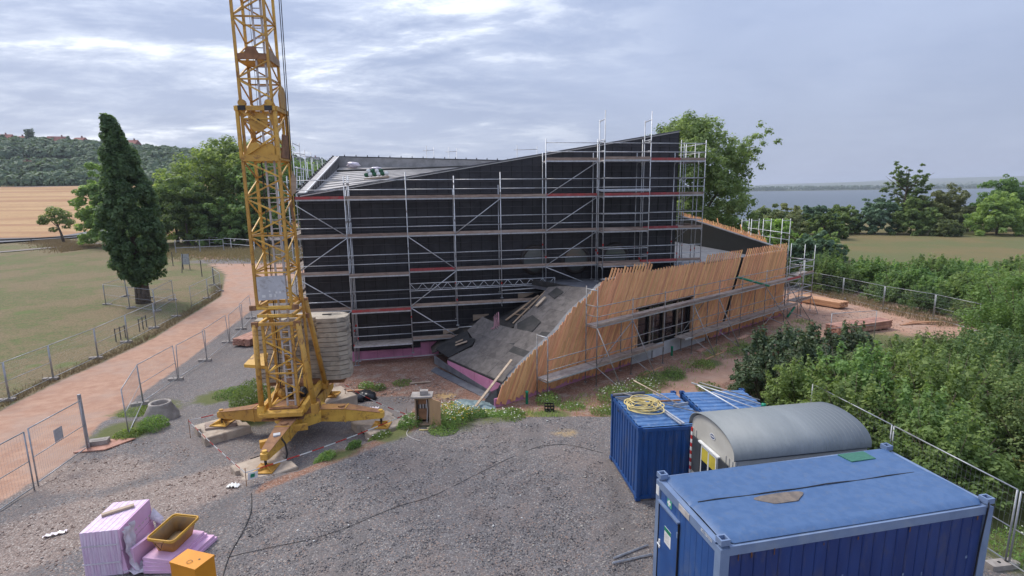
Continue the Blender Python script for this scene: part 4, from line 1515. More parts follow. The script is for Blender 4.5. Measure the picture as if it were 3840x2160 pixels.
def mast(z0, z1, h0, bays, zname, leg=.05, dg=.035, m=Y):
    """four legs with zig-zag bracing on each face, every member a part"""
    cs = [(-1, -1), (1, -1), (1, 1), (-1, 1)]
    for a, b_ in cs:
        MB().beam(mp(a * h0, b_ * h0, z0), mp(a * h0, b_ * h0, z1), leg * 2, leg * 2, up=MY).build('mast_leg', m, cr)
    dz = (z1 - z0) / bays
    for k in range(4):
        (a0, b0), (a1, b1) = cs[k], cs[(k + 1) % 4]
        for i in range(bays):
            f = (i + k) % 2 == 0
            p = mp((a0 if f else a1) * h0, (b0 if f else b1) * h0, z0 + dz * i + .04)
            q = mp((a1 if f else a0) * h0, (b1 if f else b0) * h0, z0 + dz * (i + 1) - .04)
            MB().beam(p, q, dg * 2, dg * 1.4, up=MY if k % 2 == 0 else MX).build('brace', m, cr)
        for i in range(0, bays + 1, 2):
            z = z0 + dz * i
            MB().beam(mp(a0 * h0, b0 * h0, z), mp(a1 * h0, b1 * h0, z), dg * 2, dg * 2).build('cross_bar', m, cr)


mast(1.0, 4.2, .50, 5, 'foot', .042, .025)
mast(4.7, 9.85, .58, 8, 'outer', .045, .026)
mast(9.85, 11.5, .60, 2, 'outer_head', .05, .03)
mast(9.9, 13.05, .50, 5, 'inner', .040, .025)
mast(13.05, 19.5, .50, 10, 'inner_top', .040, .025)
for z, h0 in ((4.15, .60), (4.45, .58), (4.75, .60)):        # clamping collars
    for k, (p, q) in enumerate((((-1, -1), (1, -1)), ((1, -1), (1, 1)), ((1, 1), (-1, 1)), ((-1, 1), (-1, -1)))):
        MB().beam(mp(p[0] * h0, p[1] * h0, z), mp(q[0] * h0, q[1] * h0, z), .09, .10).build('collar_beam', Y, cr)
for z in (4.15, 4.75):
    for a in (-1, 1):
        for b_ in (-.6, .6):
            MB().box(mp(a * .72, b_, z), (.22, .12, .17), MA).build('pin_lug', M['rustybrown'], cr)
for a, b_, ax, bx in ((.74, -.58, 1.15, -.75), (.74, .58, .95, 1.75), (-.74, -.58, -.72, -.75), (-.74, .58, -.2, 1.75)):
    z = 4.15 if b_ < 0 else 4.75
    MB().tube(mp(a, b_, z), mp(ax, bx, .95), .095, 12).build('prop_tube', Y, cr, True)
    MB().box(mp(ax, bx, 1.0), (.24, .24, .36), MA).build('prop_shoe', Y, cr)
# head ring of the outer mast with guide rollers and plates
for k, (p, q) in enumerate((((-1, -1), (1, -1)), ((1, -1), (1, 1)), ((1, 1), (-1, 1)), ((-1, 1), (-1, -1)))):
    MB().beam(mp(p[0] * .63, p[1] * .63, 11.48), mp(q[0] * .63, q[1] * .63, 11.48), .12, .15).build('head_beam', Y, cr)
for a in (-.42, .42):
    MB().tube(mp(a, -.68, 11.64), mp(a, -.52, 11.64), .12, 12).build('guide_roller', Y, cr)
    MB().box(mp(a, -.70, 11.48), (.24, .03, .15), MA).build('guide_shoe', M['darksteel'], cr)
MB().slab([mp(.66, -.3, 11.55), mp(.66, .3, 11.55), mp(.66, .42, 11.95), mp(.66, .2, 12.25), mp(.66, -.1, 12.3), mp(.66, -.35, 11.95)], MX * .05).build('sheave_plate', Y, cr)
MB().slab([mp(-.3, -.5, 11.35), mp(.3, -.5, 11.35), mp(.3, -.5, 11.0), mp(.1, -.5, 10.75), mp(-.15, -.5, 10.75), mp(-.32, -.5, 11.0)], MY * .04).build('sheave_plate', Y, cr)
MB().tube(mp(0, -.56, 11.1), mp(0, -.5, 11.1), .06, 10).build('pin', M['darksteel'], cr)
MB().slab([mp(.36, -.5, 11.35), mp(.6, -.5, 11.35), mp(.56, -.5, 10.95), mp(.42, -.5, 10.95)], MY * .04).build('lug_plate', Y, cr)
MB().slab([mp(-.5, -.54, 9.95), mp(.5, -.54, 9.95), mp(.5, -.54, 10.2), mp(.38, -.54, 10.36), mp(.2, -.54, 10.36), mp(.08, -.54, 10.3), mp(-.1, -.54, 10.4), mp(-.3, -.54, 10.36), mp(-.42, -.54, 10.2)], MY * .05).build('foot_sheave_plate', Y, cr)
for b_ in (-.6, .6):
    MB().beam(mp(-.6, b_, 9.88), mp(.6, b_, 9.88), .14, .2).build('foot_beam', Y, cr)
MB().slab([mp(.6, -.4, 9.9), mp(.6, .45, 9.9), mp(.6, .45, 10.7), mp(.6, -.1, 10.7)], MX * .04).build('side_plate', M['rustybrown'], cr)
for b_ in (-.535, .51):                                     # connecting plates of the inner mast
    MB().slab([mp(-.5, b_, 13.02), mp(.5, b_, 13.02), mp(.5, b_, 13.2), mp(.22, b_, 13.22), mp(.1, b_, 13.42), mp(-.12, b_, 13.42), mp(-.24, b_, 13.22), mp(-.5, b_, 13.2)], MY * .04).build('splice_plate', M['rustybrown'] if b_ < 0 else Y, cr)
MB().slab([mp(.53, -.5, 13.0), mp(.53, .5, 13.0), mp(.53, .5, 13.2), mp(.53, -.5, 13.38)], MX * .03).build('splice_plate', M['box'], cr)
MB().slab([mp(-.5, -.45, 12.98), mp(.5, -.45, 12.98), mp(.5, .45, 12.98), mp(-.5, .45, 12.98)], (0, 0, .03)).build('landing', Y, cr)
# ladder through the mast
for (z0, z1) in ((1.0, 9.9), (9.9, 19.4)):
    l = MB()
    for a in (.10, .38):
        l.beam(mp(a, -.44, z0), mp(a, -.44, z1), .06, .05, up=MY)
    lo = l.build('ladder', M['ladder'], cr)
    z = z0 + .2
    while z < z1:
        MB().tube(mp(.10, -.44, z), mp(.38, -.44, z), .018, 6).build('rung', M['ladder'], lo)
        z += .3
# counter ballast: 13 slabs, each with two deep lobes
prof = [(-1.75, -.62), (-.62, -.62), (-.55, -.32), (.55, -.32), (.62, -.62), (1.42, -.62), (1.74, -.40), (1.78, .2), (1.45, .55), (.5, .68), (-.5, .68), (-1.45, .55), (-1.8, .2)]
BC = Vector((-8.52, 21.28, 0))
for i in range(13):
    z0 = 1.18 + i * .2
    k = .012 * math.sin(i * 2.1)
    sl = MB()
    ring = [(BC + MX * (a + k) + MY * b_) for a, b_ in prof]
    ins = [(BC + MX * ((a + k) * .972) + MY * (b_ * .955)) for a, b_ in prof]
    n = len(prof)
    vs = [(p.x, p.y, z0) for p in ins] + [(p.x, p.y, z0 + .014) for p in ring] + [(p.x, p.y, z0 + .176) for p in ring] + [(p.x, p.y, z0 + .186) for p in ins]
    fs = [tuple(range(n - 1, -1, -1)), tuple(range(3 * n, 4 * n))] + [(j * n + i2, j * n + (i2 + 1) % n, (j + 1) * n + (i2 + 1) % n, (j + 1) * n + i2) for j in range(3) for i2 in range(n)]
    sl.add(vs, fs).build('ballast_slab', M['ballast'], cr)
for a in (.9, -.9):
    q = BC + MX * a + MY * .05
    MB().box((q.x, q.y, 3.79), (.36, .08, .03), MA).build('lifting_slot', M['darksteel'], cr)
MB().box((BC.x, BC.y, 1.08), (3.0, .9, .18), MA).build('ballast_tray', M['rustybrown'], cr)
MB().slab([mp(-.62, -.35, 2.55), mp(-1.35, -.3, 2.62), mp(-1.15, .15, 2.85), mp(-.62, .1, 2.9)], (0, 0, -.12)).build('hood', Y, cr)
MB().tube(mp(.80, .3, 1.2), mp(.66, .3, 7.7), .05, 8).build('guy_bar', Y, cr)
MB().tube(mp(.66, .3, 7.7), mp(.58, .3, 8.4), .045, 6).build('shackle', M['rustybrown'], cr)
for k in (0, .06):
    MB().tube(mp(.66 + k, .32, 8.2), mp(.95 + k, -.1, 19.6), .014, 5).build('hoist_rope', M['darksteel'], cr)
MB().slab([mp(.66, .25, 8.6), mp(.82, .25, 8.75), mp(.86, .25, 9.2), mp(.76, .25, 9.5), mp(.68, .25, 9.2)], MY * .03).build('rope_guard', M['plank'], cr)
for a, b_ in ((-.2, .1), (-.12, .2)):
    MB().tube(mp(a, b_, 1.4), mp(a + .05, b_, 19), .008, 4).build('rope', M['darksteel'], cr)
MB().tube(mp(-.35, .35, 1.2), mp(-.3, .35, 9.8), .022, 5).build('power_cable', M['cable'], cr)
sg = MB().slab([mp(-.50, -.66, 5.02), mp(.46, -.66, 5.05), mp(.46, -.66, 5.90), mp(-.50, -.66, 5.86)], MY * .006)
sheet = sg.build('sign_sheet', mat('zinc_sheet', (.52, .53, .55), (.45, .46, .48), .5, .2, 2, dirt=(.20, .17, .15), dirt_amt=.5, dirt_scale=4), cr)
for a, z, w_, h_ in ((-.36, 5.12, .12, .1), (-.12, 5.13, .1, .12), (.10, 5.26, .07, .07), (.22, 5.26, .07, .07), (-.12, 5.32, .06, .05), (.06, 5.14, .05, .1)):
    MB().slab([mp(a, -.667, z), mp(a + w_, -.667, z), mp(a + w_, -.667, z + h_), mp(a, -.667, z + h_)], MY * .003).build('paper_remnant', M['white'], sheet)
# concrete pads under the feet
PADL = {'left': 'concrete pad with timber packing under the left crane foot', 'near': 'concrete pad under the nearest crane foot', 'right': 'concrete pad lettered KKV under the right crane foot', 'far': 'concrete pad behind the crane under the rear foot'}
for nm, (fx, fy) in feet.items():
    zt = -.13
    px, py = {'left': (-11.35, 19.45), 'near': (-8.42, 16.5), 'right': (-5.4, 19.95), 'far': (-8.05, 22.6)}[nm]
    px, py = (px + fx) / 2, (py + fy) / 2
    rz = R(-47)
    zb = H(px, py) - .06
    pd = thing('concrete_pad', (px, py, zb), PADL[nm], 'concrete pad', 'crane pads', rz, local=True)
    s = .80
    out = [(-s, -s), (-.3, -s), (-.25, -s + .12), (.25, -s + .12), (.3, -s), (s, -s), (s, s), (.3, s), (.25, s - .12), (-.25, s - .12), (-.3, s), (-s, s)]
    h_ = zt - zb
    n = len(out)
    vs = [(a, b_, 0) for a, b_ in out] + [(a, b_, h_ - .03) for a, b_ in out] + [(a * .965, b_ * .965, h_) for a, b_ in out]
    fs = [tuple(range(n - 1, -1, -1)), tuple(range(2 * n, 3 * n))] + [(j * n + i, j * n + (i + 1) % n, (j + 1) * n + (i + 1) % n, (j + 1) * n + i) for j in range(2) for i in range(n)]
    MB().add(vs, fs).build('slab', M['pad'], pd)
    for y_ in (-s + .118, s - .118):
        MB().box((0, y_, .12), (.42, .02, .05)).build('lifting_slot', M['darksteel'], pd)
    if nm in ('right', 'near', 'left'):
        MB().box((-s - .003, 0, .24), (.008, .36, .15)).build('label_plate', M['shutter'], pd)
    if nm == 'right':
        cv = bpy.data.curves.new('pad_lettering', 'FONT')
        cv.body = 'KKV'
        cv.size = .16
        cv.align_x = 'CENTER'
        cv.align_y = 'CENTER'
        cv.extrude = .002
        cv.materials.append(M['pad'])
        tx = bpy.data.objects.new('pad_lettering', text_mesh(cv))
        COL.objects.link(tx)
        tx.parent = pd
        tx.location = (-s - .011, 0, .24)
        tx.rotation_euler = (R(90), 0, R(-90))
for i, (dx, dy) in enumerate(((-.12, -.17), (0, 0), (.12, .17))):
    c0 = Vector((-11.29, 19.44, -.085))
    d = Vector((math.cos(R(20)), math.sin(R(20)), 0))
    e = Vector((-d.y, d.x, 0)) * (.2 * (i - 1))
    MB().beam(c0 + e - d * (.55 + .04 * i), c0 + e + d * (.52 - .05 * i), .19, .085).build('packing_timber', M['toe'])
for i, o in enumerate([o for o in COL.objects if o.name.startswith('packing_timber')]):
    tag(o, ['near', 'middle', 'far'][i] + ' weathered packing timber under the left crane foot', 'timber', 'packing timbers under the crane foot')
# ------------------------------------------------------------------ containers
def corr(p0, du, dn, L, up, n, depth):
    """trapezoid corrugated sheet: starts at p0, runs L along du, stands along up, bulges along dn"""
    p0, du, dn = Vector(p0), Vector(du), Vector(dn)
    pts, w_ = [], L / n
    for i in range(n):
        for f_, d in ((0, 0), (.30, 0), (.42, 1), (.88, 1)):
            pts.append(p0 + du * (w_ * (i + f_)) + dn * depth * d)
    pts.append(p0 + du * L)
    return MB().sheet(pts, up)


def casting(c_, s, par, m):
    o = MB()
    x, y, z = c_
    a = s / 2
    for dx, dy, w_, d_ in ((0, -a + .015, s, .03), (0, a - .015, s, .03), (-a + .015, 0, .03, s - .06), (a - .015, 0, .03, s - .06)):
        o.box((x + dx, y + dy, z), (w_, d_, .11))
    o.box((x, y, z - .035), (s - .06, s - .06, .03))
    return o.build('corner_casting', m, par)


def store(name, loc, rz, label):
    W_, L_, h_ = 2.1, 2.46, 2.26
    t = thing(name, loc, label, 'container', 'blue storage containers', rz, local=True)
    BL = M['blue']
    for x in (.05, W_ - .05):
        for y in (.05, L_ - .05):
            MB().box((x, y, h_ / 2 + .05), (.1, .1, h_ - .2)).build('corner_post', BL, t)
            casting((x, y, h_ - .06), .14, t, BL)
            casting((x, y, .09), .14, t, BL)
    for z in (.12, h_ - .12):
        for y in (.04, L_ - .04):
            MB().box((W_ / 2, y, z), (W_ - .26, .06, .1)).build('frame_rail', BL, t)
        for x in (.04, W_ - .04):
            MB().box((x, L_ / 2, z), (.06, L_ - .26, .1)).build('frame_rail', BL, t)
    up = (0, 0, h_ - .30)
    corr((.06, L_ - .1, .15), (0, -1, 0), (-1, 0, 0), L_ - .2, up, 10, .035).build('side_panel', BL, t)
    corr((W_ - .06, .1, .15), (0, 1, 0), (1, 0, 0), L_ - .2, up, 10, .035).build('side_panel', BL, t)
    corr((.1, .06, .15), (1, 0, 0), (0, -1, 0), W_ - .2, up, 8, .03).build('end_panel', BL, t)
    corr((W_ - .1, L_ - .06, .15), (-1, 0, 0), (0, 1, 0), W_ - .2, up, 8, .03).build('end_panel', BL, t)
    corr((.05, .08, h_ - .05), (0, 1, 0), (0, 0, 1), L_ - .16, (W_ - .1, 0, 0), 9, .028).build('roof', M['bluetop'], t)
    for y in (.35, 1.0, 1.75):
        MB().box((-.005, y, 2.0), (.012, .08, .05)).build('vent', M['darksteel'], t) if y == 1.75 else None
    for x in (.3, W_ - .3):
        for y in (.2, L_ - .2):
            MB().box((x, y, .015), (.3, .3, .05)).build('packing_block', M['plank'], t)
    return t


store('storage_container', (3.44, 13.75, 0), R(6.8), 'blue corrugated storage container with hose coil and pipes on its roof')
store('storage_container', (5.60, 13.98, 0), R(4.2), 'blue corrugated storage container under a few loose poles, next to hut')

# site hut with barrel roof
ht = thing('site_hut', (5.22, 11.62, 0), 'grey site hut with barrel roof and yellow window blind', 'hut', None, R(9.7), local=True)
HL, HWD, HE, HRZ = 3.55, 2.05, 2.36, .56


def arc(k, n=18, ov=0.0, dz=0.0):
    out = []
    for i in range(n + 1):
        a = math.pi * i / n
        y = HWD / 2 - (HWD / 2 + ov) * math.cos(a)
        out.append((y, HE + dz + HRZ * math.sin(a) ** .8))
    return out


g = [(0, y, z) for y, z in arc(0)] + [(0, HWD, .25), (0, 0, .25)]
MB().slab(g, (.06, 0, 0)).build('gable_wall', M['hutwall'], ht)
MB().slab([(HL - .06, p[1], p[2]) for p in g], (.06, 0, 0)).build('gable_wall', M['hutwall'], ht)
for y in (.03, HWD - .03):
    MB().box((HL / 2, y, HE / 2 + .12), (HL - .14, .06, HE - .25)).build('side_wall', M['hutwall'], ht)
ro = MB()
top = arc(0, 22, .05, .03)
vs = [(x, y, z + d) for x in (-.07, HL + .07) for d in (.0, .03) for y, z in top]
n = len(top)
fs = []
for i in range(n - 1):
    fs += [(n + i, n + i + 1, 3 * n + i + 1, 3 * n + i), (i, 2 * n + i, 2 * n + i + 1, i + 1), (i, i + 1, n + i + 1, n + i), (2 * n + i, 3 * n + i, 3 * n + i + 1, 2 * n + i + 1)]
fs += [(0, n, 3 * n, 2 * n), (n - 1, 3 * n - 1, 4 * n - 1, 2 * n - 1)]
rf = ro.add(vs, fs).build('roof', M['hutroof'], ht, True)
for i in range(1, 30):                                     # fine ribs of the roof sheet
    x = HL * i / 30
    MB().path([(x, y, z + .031) for y, z in top], .0035, 4).build('rib', M['hutroof'], rf)
for i in range(14):                                        # vertical ribs of the gable boards
    y = .1 + i * .142
    if not (.42 < y < 1.75):
        MB().box((-.008, y, 1.3), (.02, .02, 2.05)).build('wall_rib', M['hutwall'], ht)
    else:
        MB().box((-.008, y, .72), (.02, .02, .9)).build('wall_rib', M['hutwall'], ht)
wn_ = MB().box((-.02, 1.06, 1.66), (.03, .78, .92)).build('window', M['white'], ht)
for y in (.88, 1.24):
    MB().box((-.045, y, 1.66), (.015, .31, .80)).build('pane', M['glass'], wn_)
    MB().box((-.056, y, 1.88), (.008, .30, .36)).build('blind', M['blind'], wn_)
    for dy, dz, a, c_ in ((0, .42, .37, .04), (0, -.42, .37, .04), (.17, 0, .035, .84), (-.17, 0, .035, .84)):
        MB().box((-.05, y + dy, 1.66 + dz), (.03, a, c_)).build('frame', M['white'], wn_)
MB().box((-.06, 1.06, 2.16), (.08, .95, .04)).build('drip_rail', M['white'], wn_)
for y in (.42, 1.68):
    MB().box((-.05, y, 1.66), (.03, .40, .98)).build('shutter', M['shutter'], ht)
el = MB()
el.slab([(-.006, 1.02 + .13 * math.cos(2 * math.pi * i / 20), 2.52 + .08 * math.sin(2 * math.pi * i / 20)) for i in range(20)], (-.004, 0, 0)).build('badge', M['white'], ht)
MB().slab([(-.011, 1.02 + .10 * math.cos(2 * math.pi * i / 20), 2.52 + .055 * math.sin(2 * math.pi * i / 20)) for i in range(20)], (-.003, 0, 0)).build('badge', M['navy'], ht)
MB().box((-.016, 1.02, 2.525), (.004, .15, .03)).build('badge', M['white'], ht)
for i in range(18):                                        # red and white warning edge
    MB().box((-.012, HWD - .03, .35 + i * .112), (.03, .07, .105)).build('warning_stripe', M['red'] if i % 2 else M['white'], ht)
for x in (.5, HL - .5):
    for y in (.3, HWD - .3):
        MB().box((x, y, .12), (.3, .3, .27)).build('support_block', M['concrete'], ht)

# office container in front
oc = thing('office_container', (3.62, 8.39, 0), 'large blue office container with dented roof nearest the camera', 'container', None, R(11.6), local=True)
L_, W_, h_ = 6.0, 2.44, 2.6
FR = M['bluegrey']
for x in (.09, L_ - .09):
    for y in (.09, W_ - .09):
        MB().box((x, y, h_ / 2 - .05), (.18, .18, h_ - .22)).build('corner_post', FR, oc)
        casting((x, y, h_ - .035), .18, oc, FR)
for z, hh in ((h_ - .21, .18), (.12, .16)):
    for y in (.06, W_ - .06):
        MB().box((L_ / 2, y, z), (L_ - .36, .12, hh)).build('frame_rail', FR, oc)
    for x in (.06, L_ - .06):
        MB().box((x, W_ / 2, z), (.12, W_ - .36, hh)).build('frame_rail', FR, oc)


def lid(x0, x1, y0, y1):
    ch = .16
    o = [(x0 + ch, y0), (x1 - ch, y0), (x1, y0 + ch), (x1, y1 - ch), (x1 - ch, y1), (x0 + ch, y1), (x0, y1 - ch), (x0, y0 + ch)]
    return o


rz_ = h_ - .10
seam = W_ * .52
for (a, b_) in ((.05, seam), (seam, W_ - .05)):
    def f(s, t, a=a, b_=b_):
        x, y = .12 + (L_ - .24) * s, a + (b_ - a) * t
        e = min(x - .12, L_ - .12 - x, y - .05, W_ - .05 - y)
        z = rz_ + .055 * float(ss(e / .10)) + .018 * math.sin(x * 1.3 + y) * math.sin(y * 2.2) - (.012 if abs(y - seam) < .03 else 0)
        cx = min(max(x, .12 + max(0, .16 - min(y - .05, W_ - .05 - y))), L_ - .12 - max(0, .16 - min(y - .05, W_ - .05 - y)))
        return (cx, y, z)
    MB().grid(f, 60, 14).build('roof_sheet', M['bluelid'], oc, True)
MB().path([(.3 + (L_ - .8) * i / 14, seam + .008 * math.sin(i), rz_ + .052 + .010 * math.sin(i * 1.7)) for i in range(15)], .013, 5).build('roof_seam', M['darksteel'], oc)
pud = [(2.0 + .50 * math.cos(a) * (1 + .25 * math.sin(3 * a)), seam - .24 + .20 * math.sin(a) * (1 + .2 * math.cos(2 * a))) for a in [2 * math.pi * i / 22 for i in range(22)]]
MB().prism(pud, rz_ + .02, rz_ + .064).build('dirt_patch', mat('dried_mud', (.20, .16, .13), (.13, .11, .10), .9, 0, 6), oc)
MB().prism([(4.55, 1.95), (5.2, 1.95), (5.2, 2.3), (4.5, 2.3)], rz_ + .03, rz_ + .062).build('green_patch', mat('green_repair_sheet', (.05, .17, .12), (.035, .12, .09), .7, 0, 9, (1, 6, 1)), oc)
npn = 22
for i in range(npn):                                       # ribbed panels of the long wall
    a = .19 + (L_ - .38) * i / npn
    w_ = (L_ - .38) / npn
    MB().slab([(a + .004, .035, .2), (a + .03, .02, .2), (a + w_ - .03, .02, .2), (a + w_ - .004, .035, .2), (a + w_ - .004, .08, .2), (a + .004, .08, .2)], (0, 0, h_ - .50)).build('wall_panel', M['navy'], oc)
    if i % 2 == 0:
        MB().slab([(a * 1 + .004, W_ - .06, .2), (min(a + 2 * w_, L_ - .19) - .004, W_ - .06, .2), (min(a + 2 * w_, L_ - .19) - .004, W_ - .02, .2), (a + .004, W_ - .02, .2)], (0, 0, h_ - .50)).build('wall_panel', M['bluepanel'], oc)
MB().box((L_ - .05, W_ / 2, h_ / 2), (.05, W_ - .4, h_ - .5)).build('end_wall', M['bluepanel'], oc)
yy = .19
for i in range(6):
    w_ = .205
    MB().box((.045, yy + w_ / 2, h_ / 2 - .04), (.05, w_ - .008, h_ - .48)).build('wall_panel', M['bluepanel'], oc)
    yy += w_
for i in range(4):
    w_ = .205
    MB().box((.045, yy + w_ / 2, 2.17), (.05, w_ - .008, .26)).build('wall_panel', M['bluepanel'], oc)
    yy += w_
dr = MB().box((.025, 1.84, 1.10), (.06, .80, 1.84)).build('door', M['bluepanel'], oc)
MB().box((.0, 1.84, 2.035), (.10, .86, .04)).build('drip_rail', FR, dr)
for y in (1.425, 2.25):
    MB().box((.02, y, 1.10), (.07, .03, 1.86)).build('door_frame', M['batten'], dr)
for z in (.5, 1.75):
    MB().box((-.015, 1.44, z), (.03, .035, .12)).build('hinge', FR, dr)
hn = MB().box((-.012, 2.17, 1.05), (.02, .05, .2)).tube((-.02, 2.17, 1.08), (-.07, 2.17, 1.08), .012).tube((-.065, 2.17, 1.08), (-.065, 2.04, 1.08), .012)
hn.build('handle', M['white'], dr)
st_ = MB().box((-.008, 1.84, 1.42), (.006, .27, .38)).build('notice', M['white'], dr)
MB().box((-.013, 1.84, 1.56), (.004, .27, .09)).build('notice_header', M['green'], st_)
for i in range(5):
    MB().box((-.013, 1.86, 1.46 - i * .04), (.004, .18, .012)).build('print_line', M['ladder'], st_)
fa = MB().box((.016, 1.86, 2.2), (.012, .18, .18)).build('first_aid_sign', mat('safety_green', (.10, .42, .30), None, .5, 0, 3), oc)
MB().box((.006, 1.86, 2.2), (.006, .13, .045)).build('cross', M['white'], fa)
MB().box((.006, 1.86, 2.2), (.007, .045, .13)).build('cross', M['white'], fa)
MB().box((-.004, 2.36, 2.22), (.006, .12, .22)).build('tag_plate', M['white'], oc)
MB().box((-.005, 1.25, h_ - .21), (.014, .4, .13)).build('name_plate', M['ladder'], oc)
rr_ = random.Random(12)
M['rust'] = mat('rust', (.17, .075, .035), (.10, .05, .03), .9, 0, 12)
for i in range(16):                                        # rust runs on the frame and scuffs on the panels
    x, w_ = rr_.uniform(.3, L_ - .3), rr_.uniform(.012, .03)
    zt = h_ - .30 - rr_.uniform(0, .02)
    MB().box((x, -.0015, zt - .05), (w_, .003, rr_.uniform(.05, .14))).build('rust_run', M['rust'], oc) if i < 8 else MB().box((x, .0185, rr_.uniform(1.0, 2.1)), (w_ * 1.6, .003, rr_.uniform(.03, .10))).build('scuff', M['bluegrey'], oc)
cv = bpy.data.curves.new('container_number', 'FONT')
cv.body = '821257021'
cv.size = .085
cv.extrude = .002
cv.materials.append(M['white'])
tx = bpy.data.objects.new('container_number', text_mesh(cv))
COL.objects.link(tx)
tx.parent = oc
tx.location = (-.004, .64, h_ - .20)
tx.rotation_euler = (R(90), 0, R(-90))
MB().path([(L_ - .14, .02, h_ - .02), (L_ - .16, -.015, h_ - .12), (L_ - .22, -.02, 1.8), (L_ - .26, -.02, 1.0), (L_ - .25, -.02, .3)], .016, 6).build('power_cable', M['cable'], oc)

# ------------------------------------------------------------------ things lying on the blue container roofs
BR = Matrix.Translation((3.44, 13.75, 0)) @ Matrix.Rotation(R(6.8), 4, 'Z')
CR_ = Matrix.Translation((5.60, 13.98, 0)) @ Matrix.Rotation(R(4.2), 4, 'Z')


def bw(x, y, z, T=BR):
    return T @ Vector((x, y, z))


rh = random.Random(3)
pts = []
cx, cy, rr, a, zq = .72, 1.15, .42, 0.0, 2.29
for i in range(430):
    a += .16
    if i % 39 == 0:
        tx_, ty_, tr = .62 + rh.uniform(-.2, .26), 1.15 + rh.uniform(-.42, .45), rh.uniform(.24, .50)
    cx += (tx_ - cx) * .05
    cy += (ty_ - cy) * .05
    rr += (tr - rr) * .05
    x, y = cx + rr * 1.1 * math.cos(a), cy + rr * math.sin(a)
    z = 2.28 + .16 * i / 430 + .02 * math.sin(i * .3)
    if x < .06:
        z -= min(.25, (.06 - x) * 1.6)
        x = max(x, -.055) if x < 0 else x
    pts.append(bw(x, y, z))
hose = MB().path(pts, .017, 6).build('hose_coil', M['hose'], None, True)
tag(hose, 'tangled yellow hose coil heaped on the blue container roof', 'hose')


def rod(name, p, q, r, m, label, cat, group=None, T=BR, hollow=False, sq=None):
    o = MB()
    if sq:
        o.beam(bw(*p, T=T), bw(*q, T=T), sq[0], sq[1])
    else:
        o.tube(bw(*p, T=T), bw(*q, T=T), r, 10)
    o = o.build(name, m, None, not sq)
    return tag(o, label, cat, group)


GP = 'poles and boards on the blue container roofs'
rod('drain_pipe', (-.03, 2.18, 2.34), (1.0, 2.22, 2.34), .055, M['membgrey'], 'thick grey drain pipe lying at the far edge of container roof', 'pipe')
for i in range(4):
    rod('drain_pipe', (.0 + .05 * i, 2.04 - .1 * i, 2.30), (.75, 2.08 - .05 * i, 2.30), .022, M['membgrey'], ['first', 'second', 'third', 'fourth'][i] + ' thin grey pipe counting forward from the thick drain pipe', 'pipe', 'thin pipes beside the drain pipe')
rod('long_pole', (.25, 2.15, 2.40), (2.04, .62, 2.30), .018, M['galvdull'], 'long dull steel pole lying diagonally across hose container roof', 'pole', GP)
rod('scraper_pole', (.78, 2.62, 2.62), (1.72, 1.28, 2.30), .018, M['plank'], 'wooden handled scraper leaning over the far roof edge', 'pole', GP)
rod('metal_scraper', (1.48, 1.10, 2.34), (1.98, 1.20, 2.34), .02, M['galv'], 'pale metal scraper blade on the blue container roof', 'blade', None, BR, False, (.03, .10))
rod('angle_profile', (.98, 1.30, 2.31), (1.20, -.05, 2.30), .02, M['galv'], 'pair of pale metal profiles jutting over the near roof edge', 'profile', GP, BR, False, (.05, .03))
rod('angle_profile', (1.05, 1.34, 2.31), (1.30, -.02, 2.30), .02, M['galv'], 'right one of two pale metal profiles jutting over the roof edge', 'profile', GP, BR, False, (.05, .03))
rod('short_board', (.95, 1.62, 2.30), (1.90, 1.56, 2.30), .02, M['rustybrown'], 'short brown board lying across the hose container roof', 'board', None, BR, False, (.06, .04))
rod('short_stick', (1.28, 2.20, 2.32), (1.42, 1.80, 2.32), .016, M['plank'], 'short wooden stick crossing the scraper handle on the roof', 'stick')
rod('long_pole', (.50, 2.75, 2.40), (1.98, .95, 2.30), .026, M['galv'], 'thickest pale pole with green end on the right container roof', 'pole', GP, CR_)
rod('plastic_end', (1.94, 1.0, 2.30), (2.02, .92, 2.30), .06, M['green'], 'green plastic cap on the end of the thick roof pole', 'cap', None, CR_)
rod('long_pole', (.62, 2.62, 2.38), (1.14, .66, 2.29), .02, M['white'], 'white pole pointing toward the hut on the right container roof', 'pole', GP, CR_)
rod('long_pole', (.92, 2.10, 2.30), (1.72, .55, 2.30), .016, M['plinth'], 'thin pale pole ending near the hut roof', 'pole', GP, CR_)
rod('flat_bar', (.72, .58, 2.31), (1.62, .55, 2.31), .02, M['plinth'], 'short white bar lying crosswise in front of the poles', 'bar', None, CR_, False, (.05, .04))
rod('long_pole', (.7, 2.60, 2.46), (2.08, 1.35, 2.30), .018, M['galvdull'], 'grey tube lying beside the thick pole with green end', 'pole', GP, CR_)

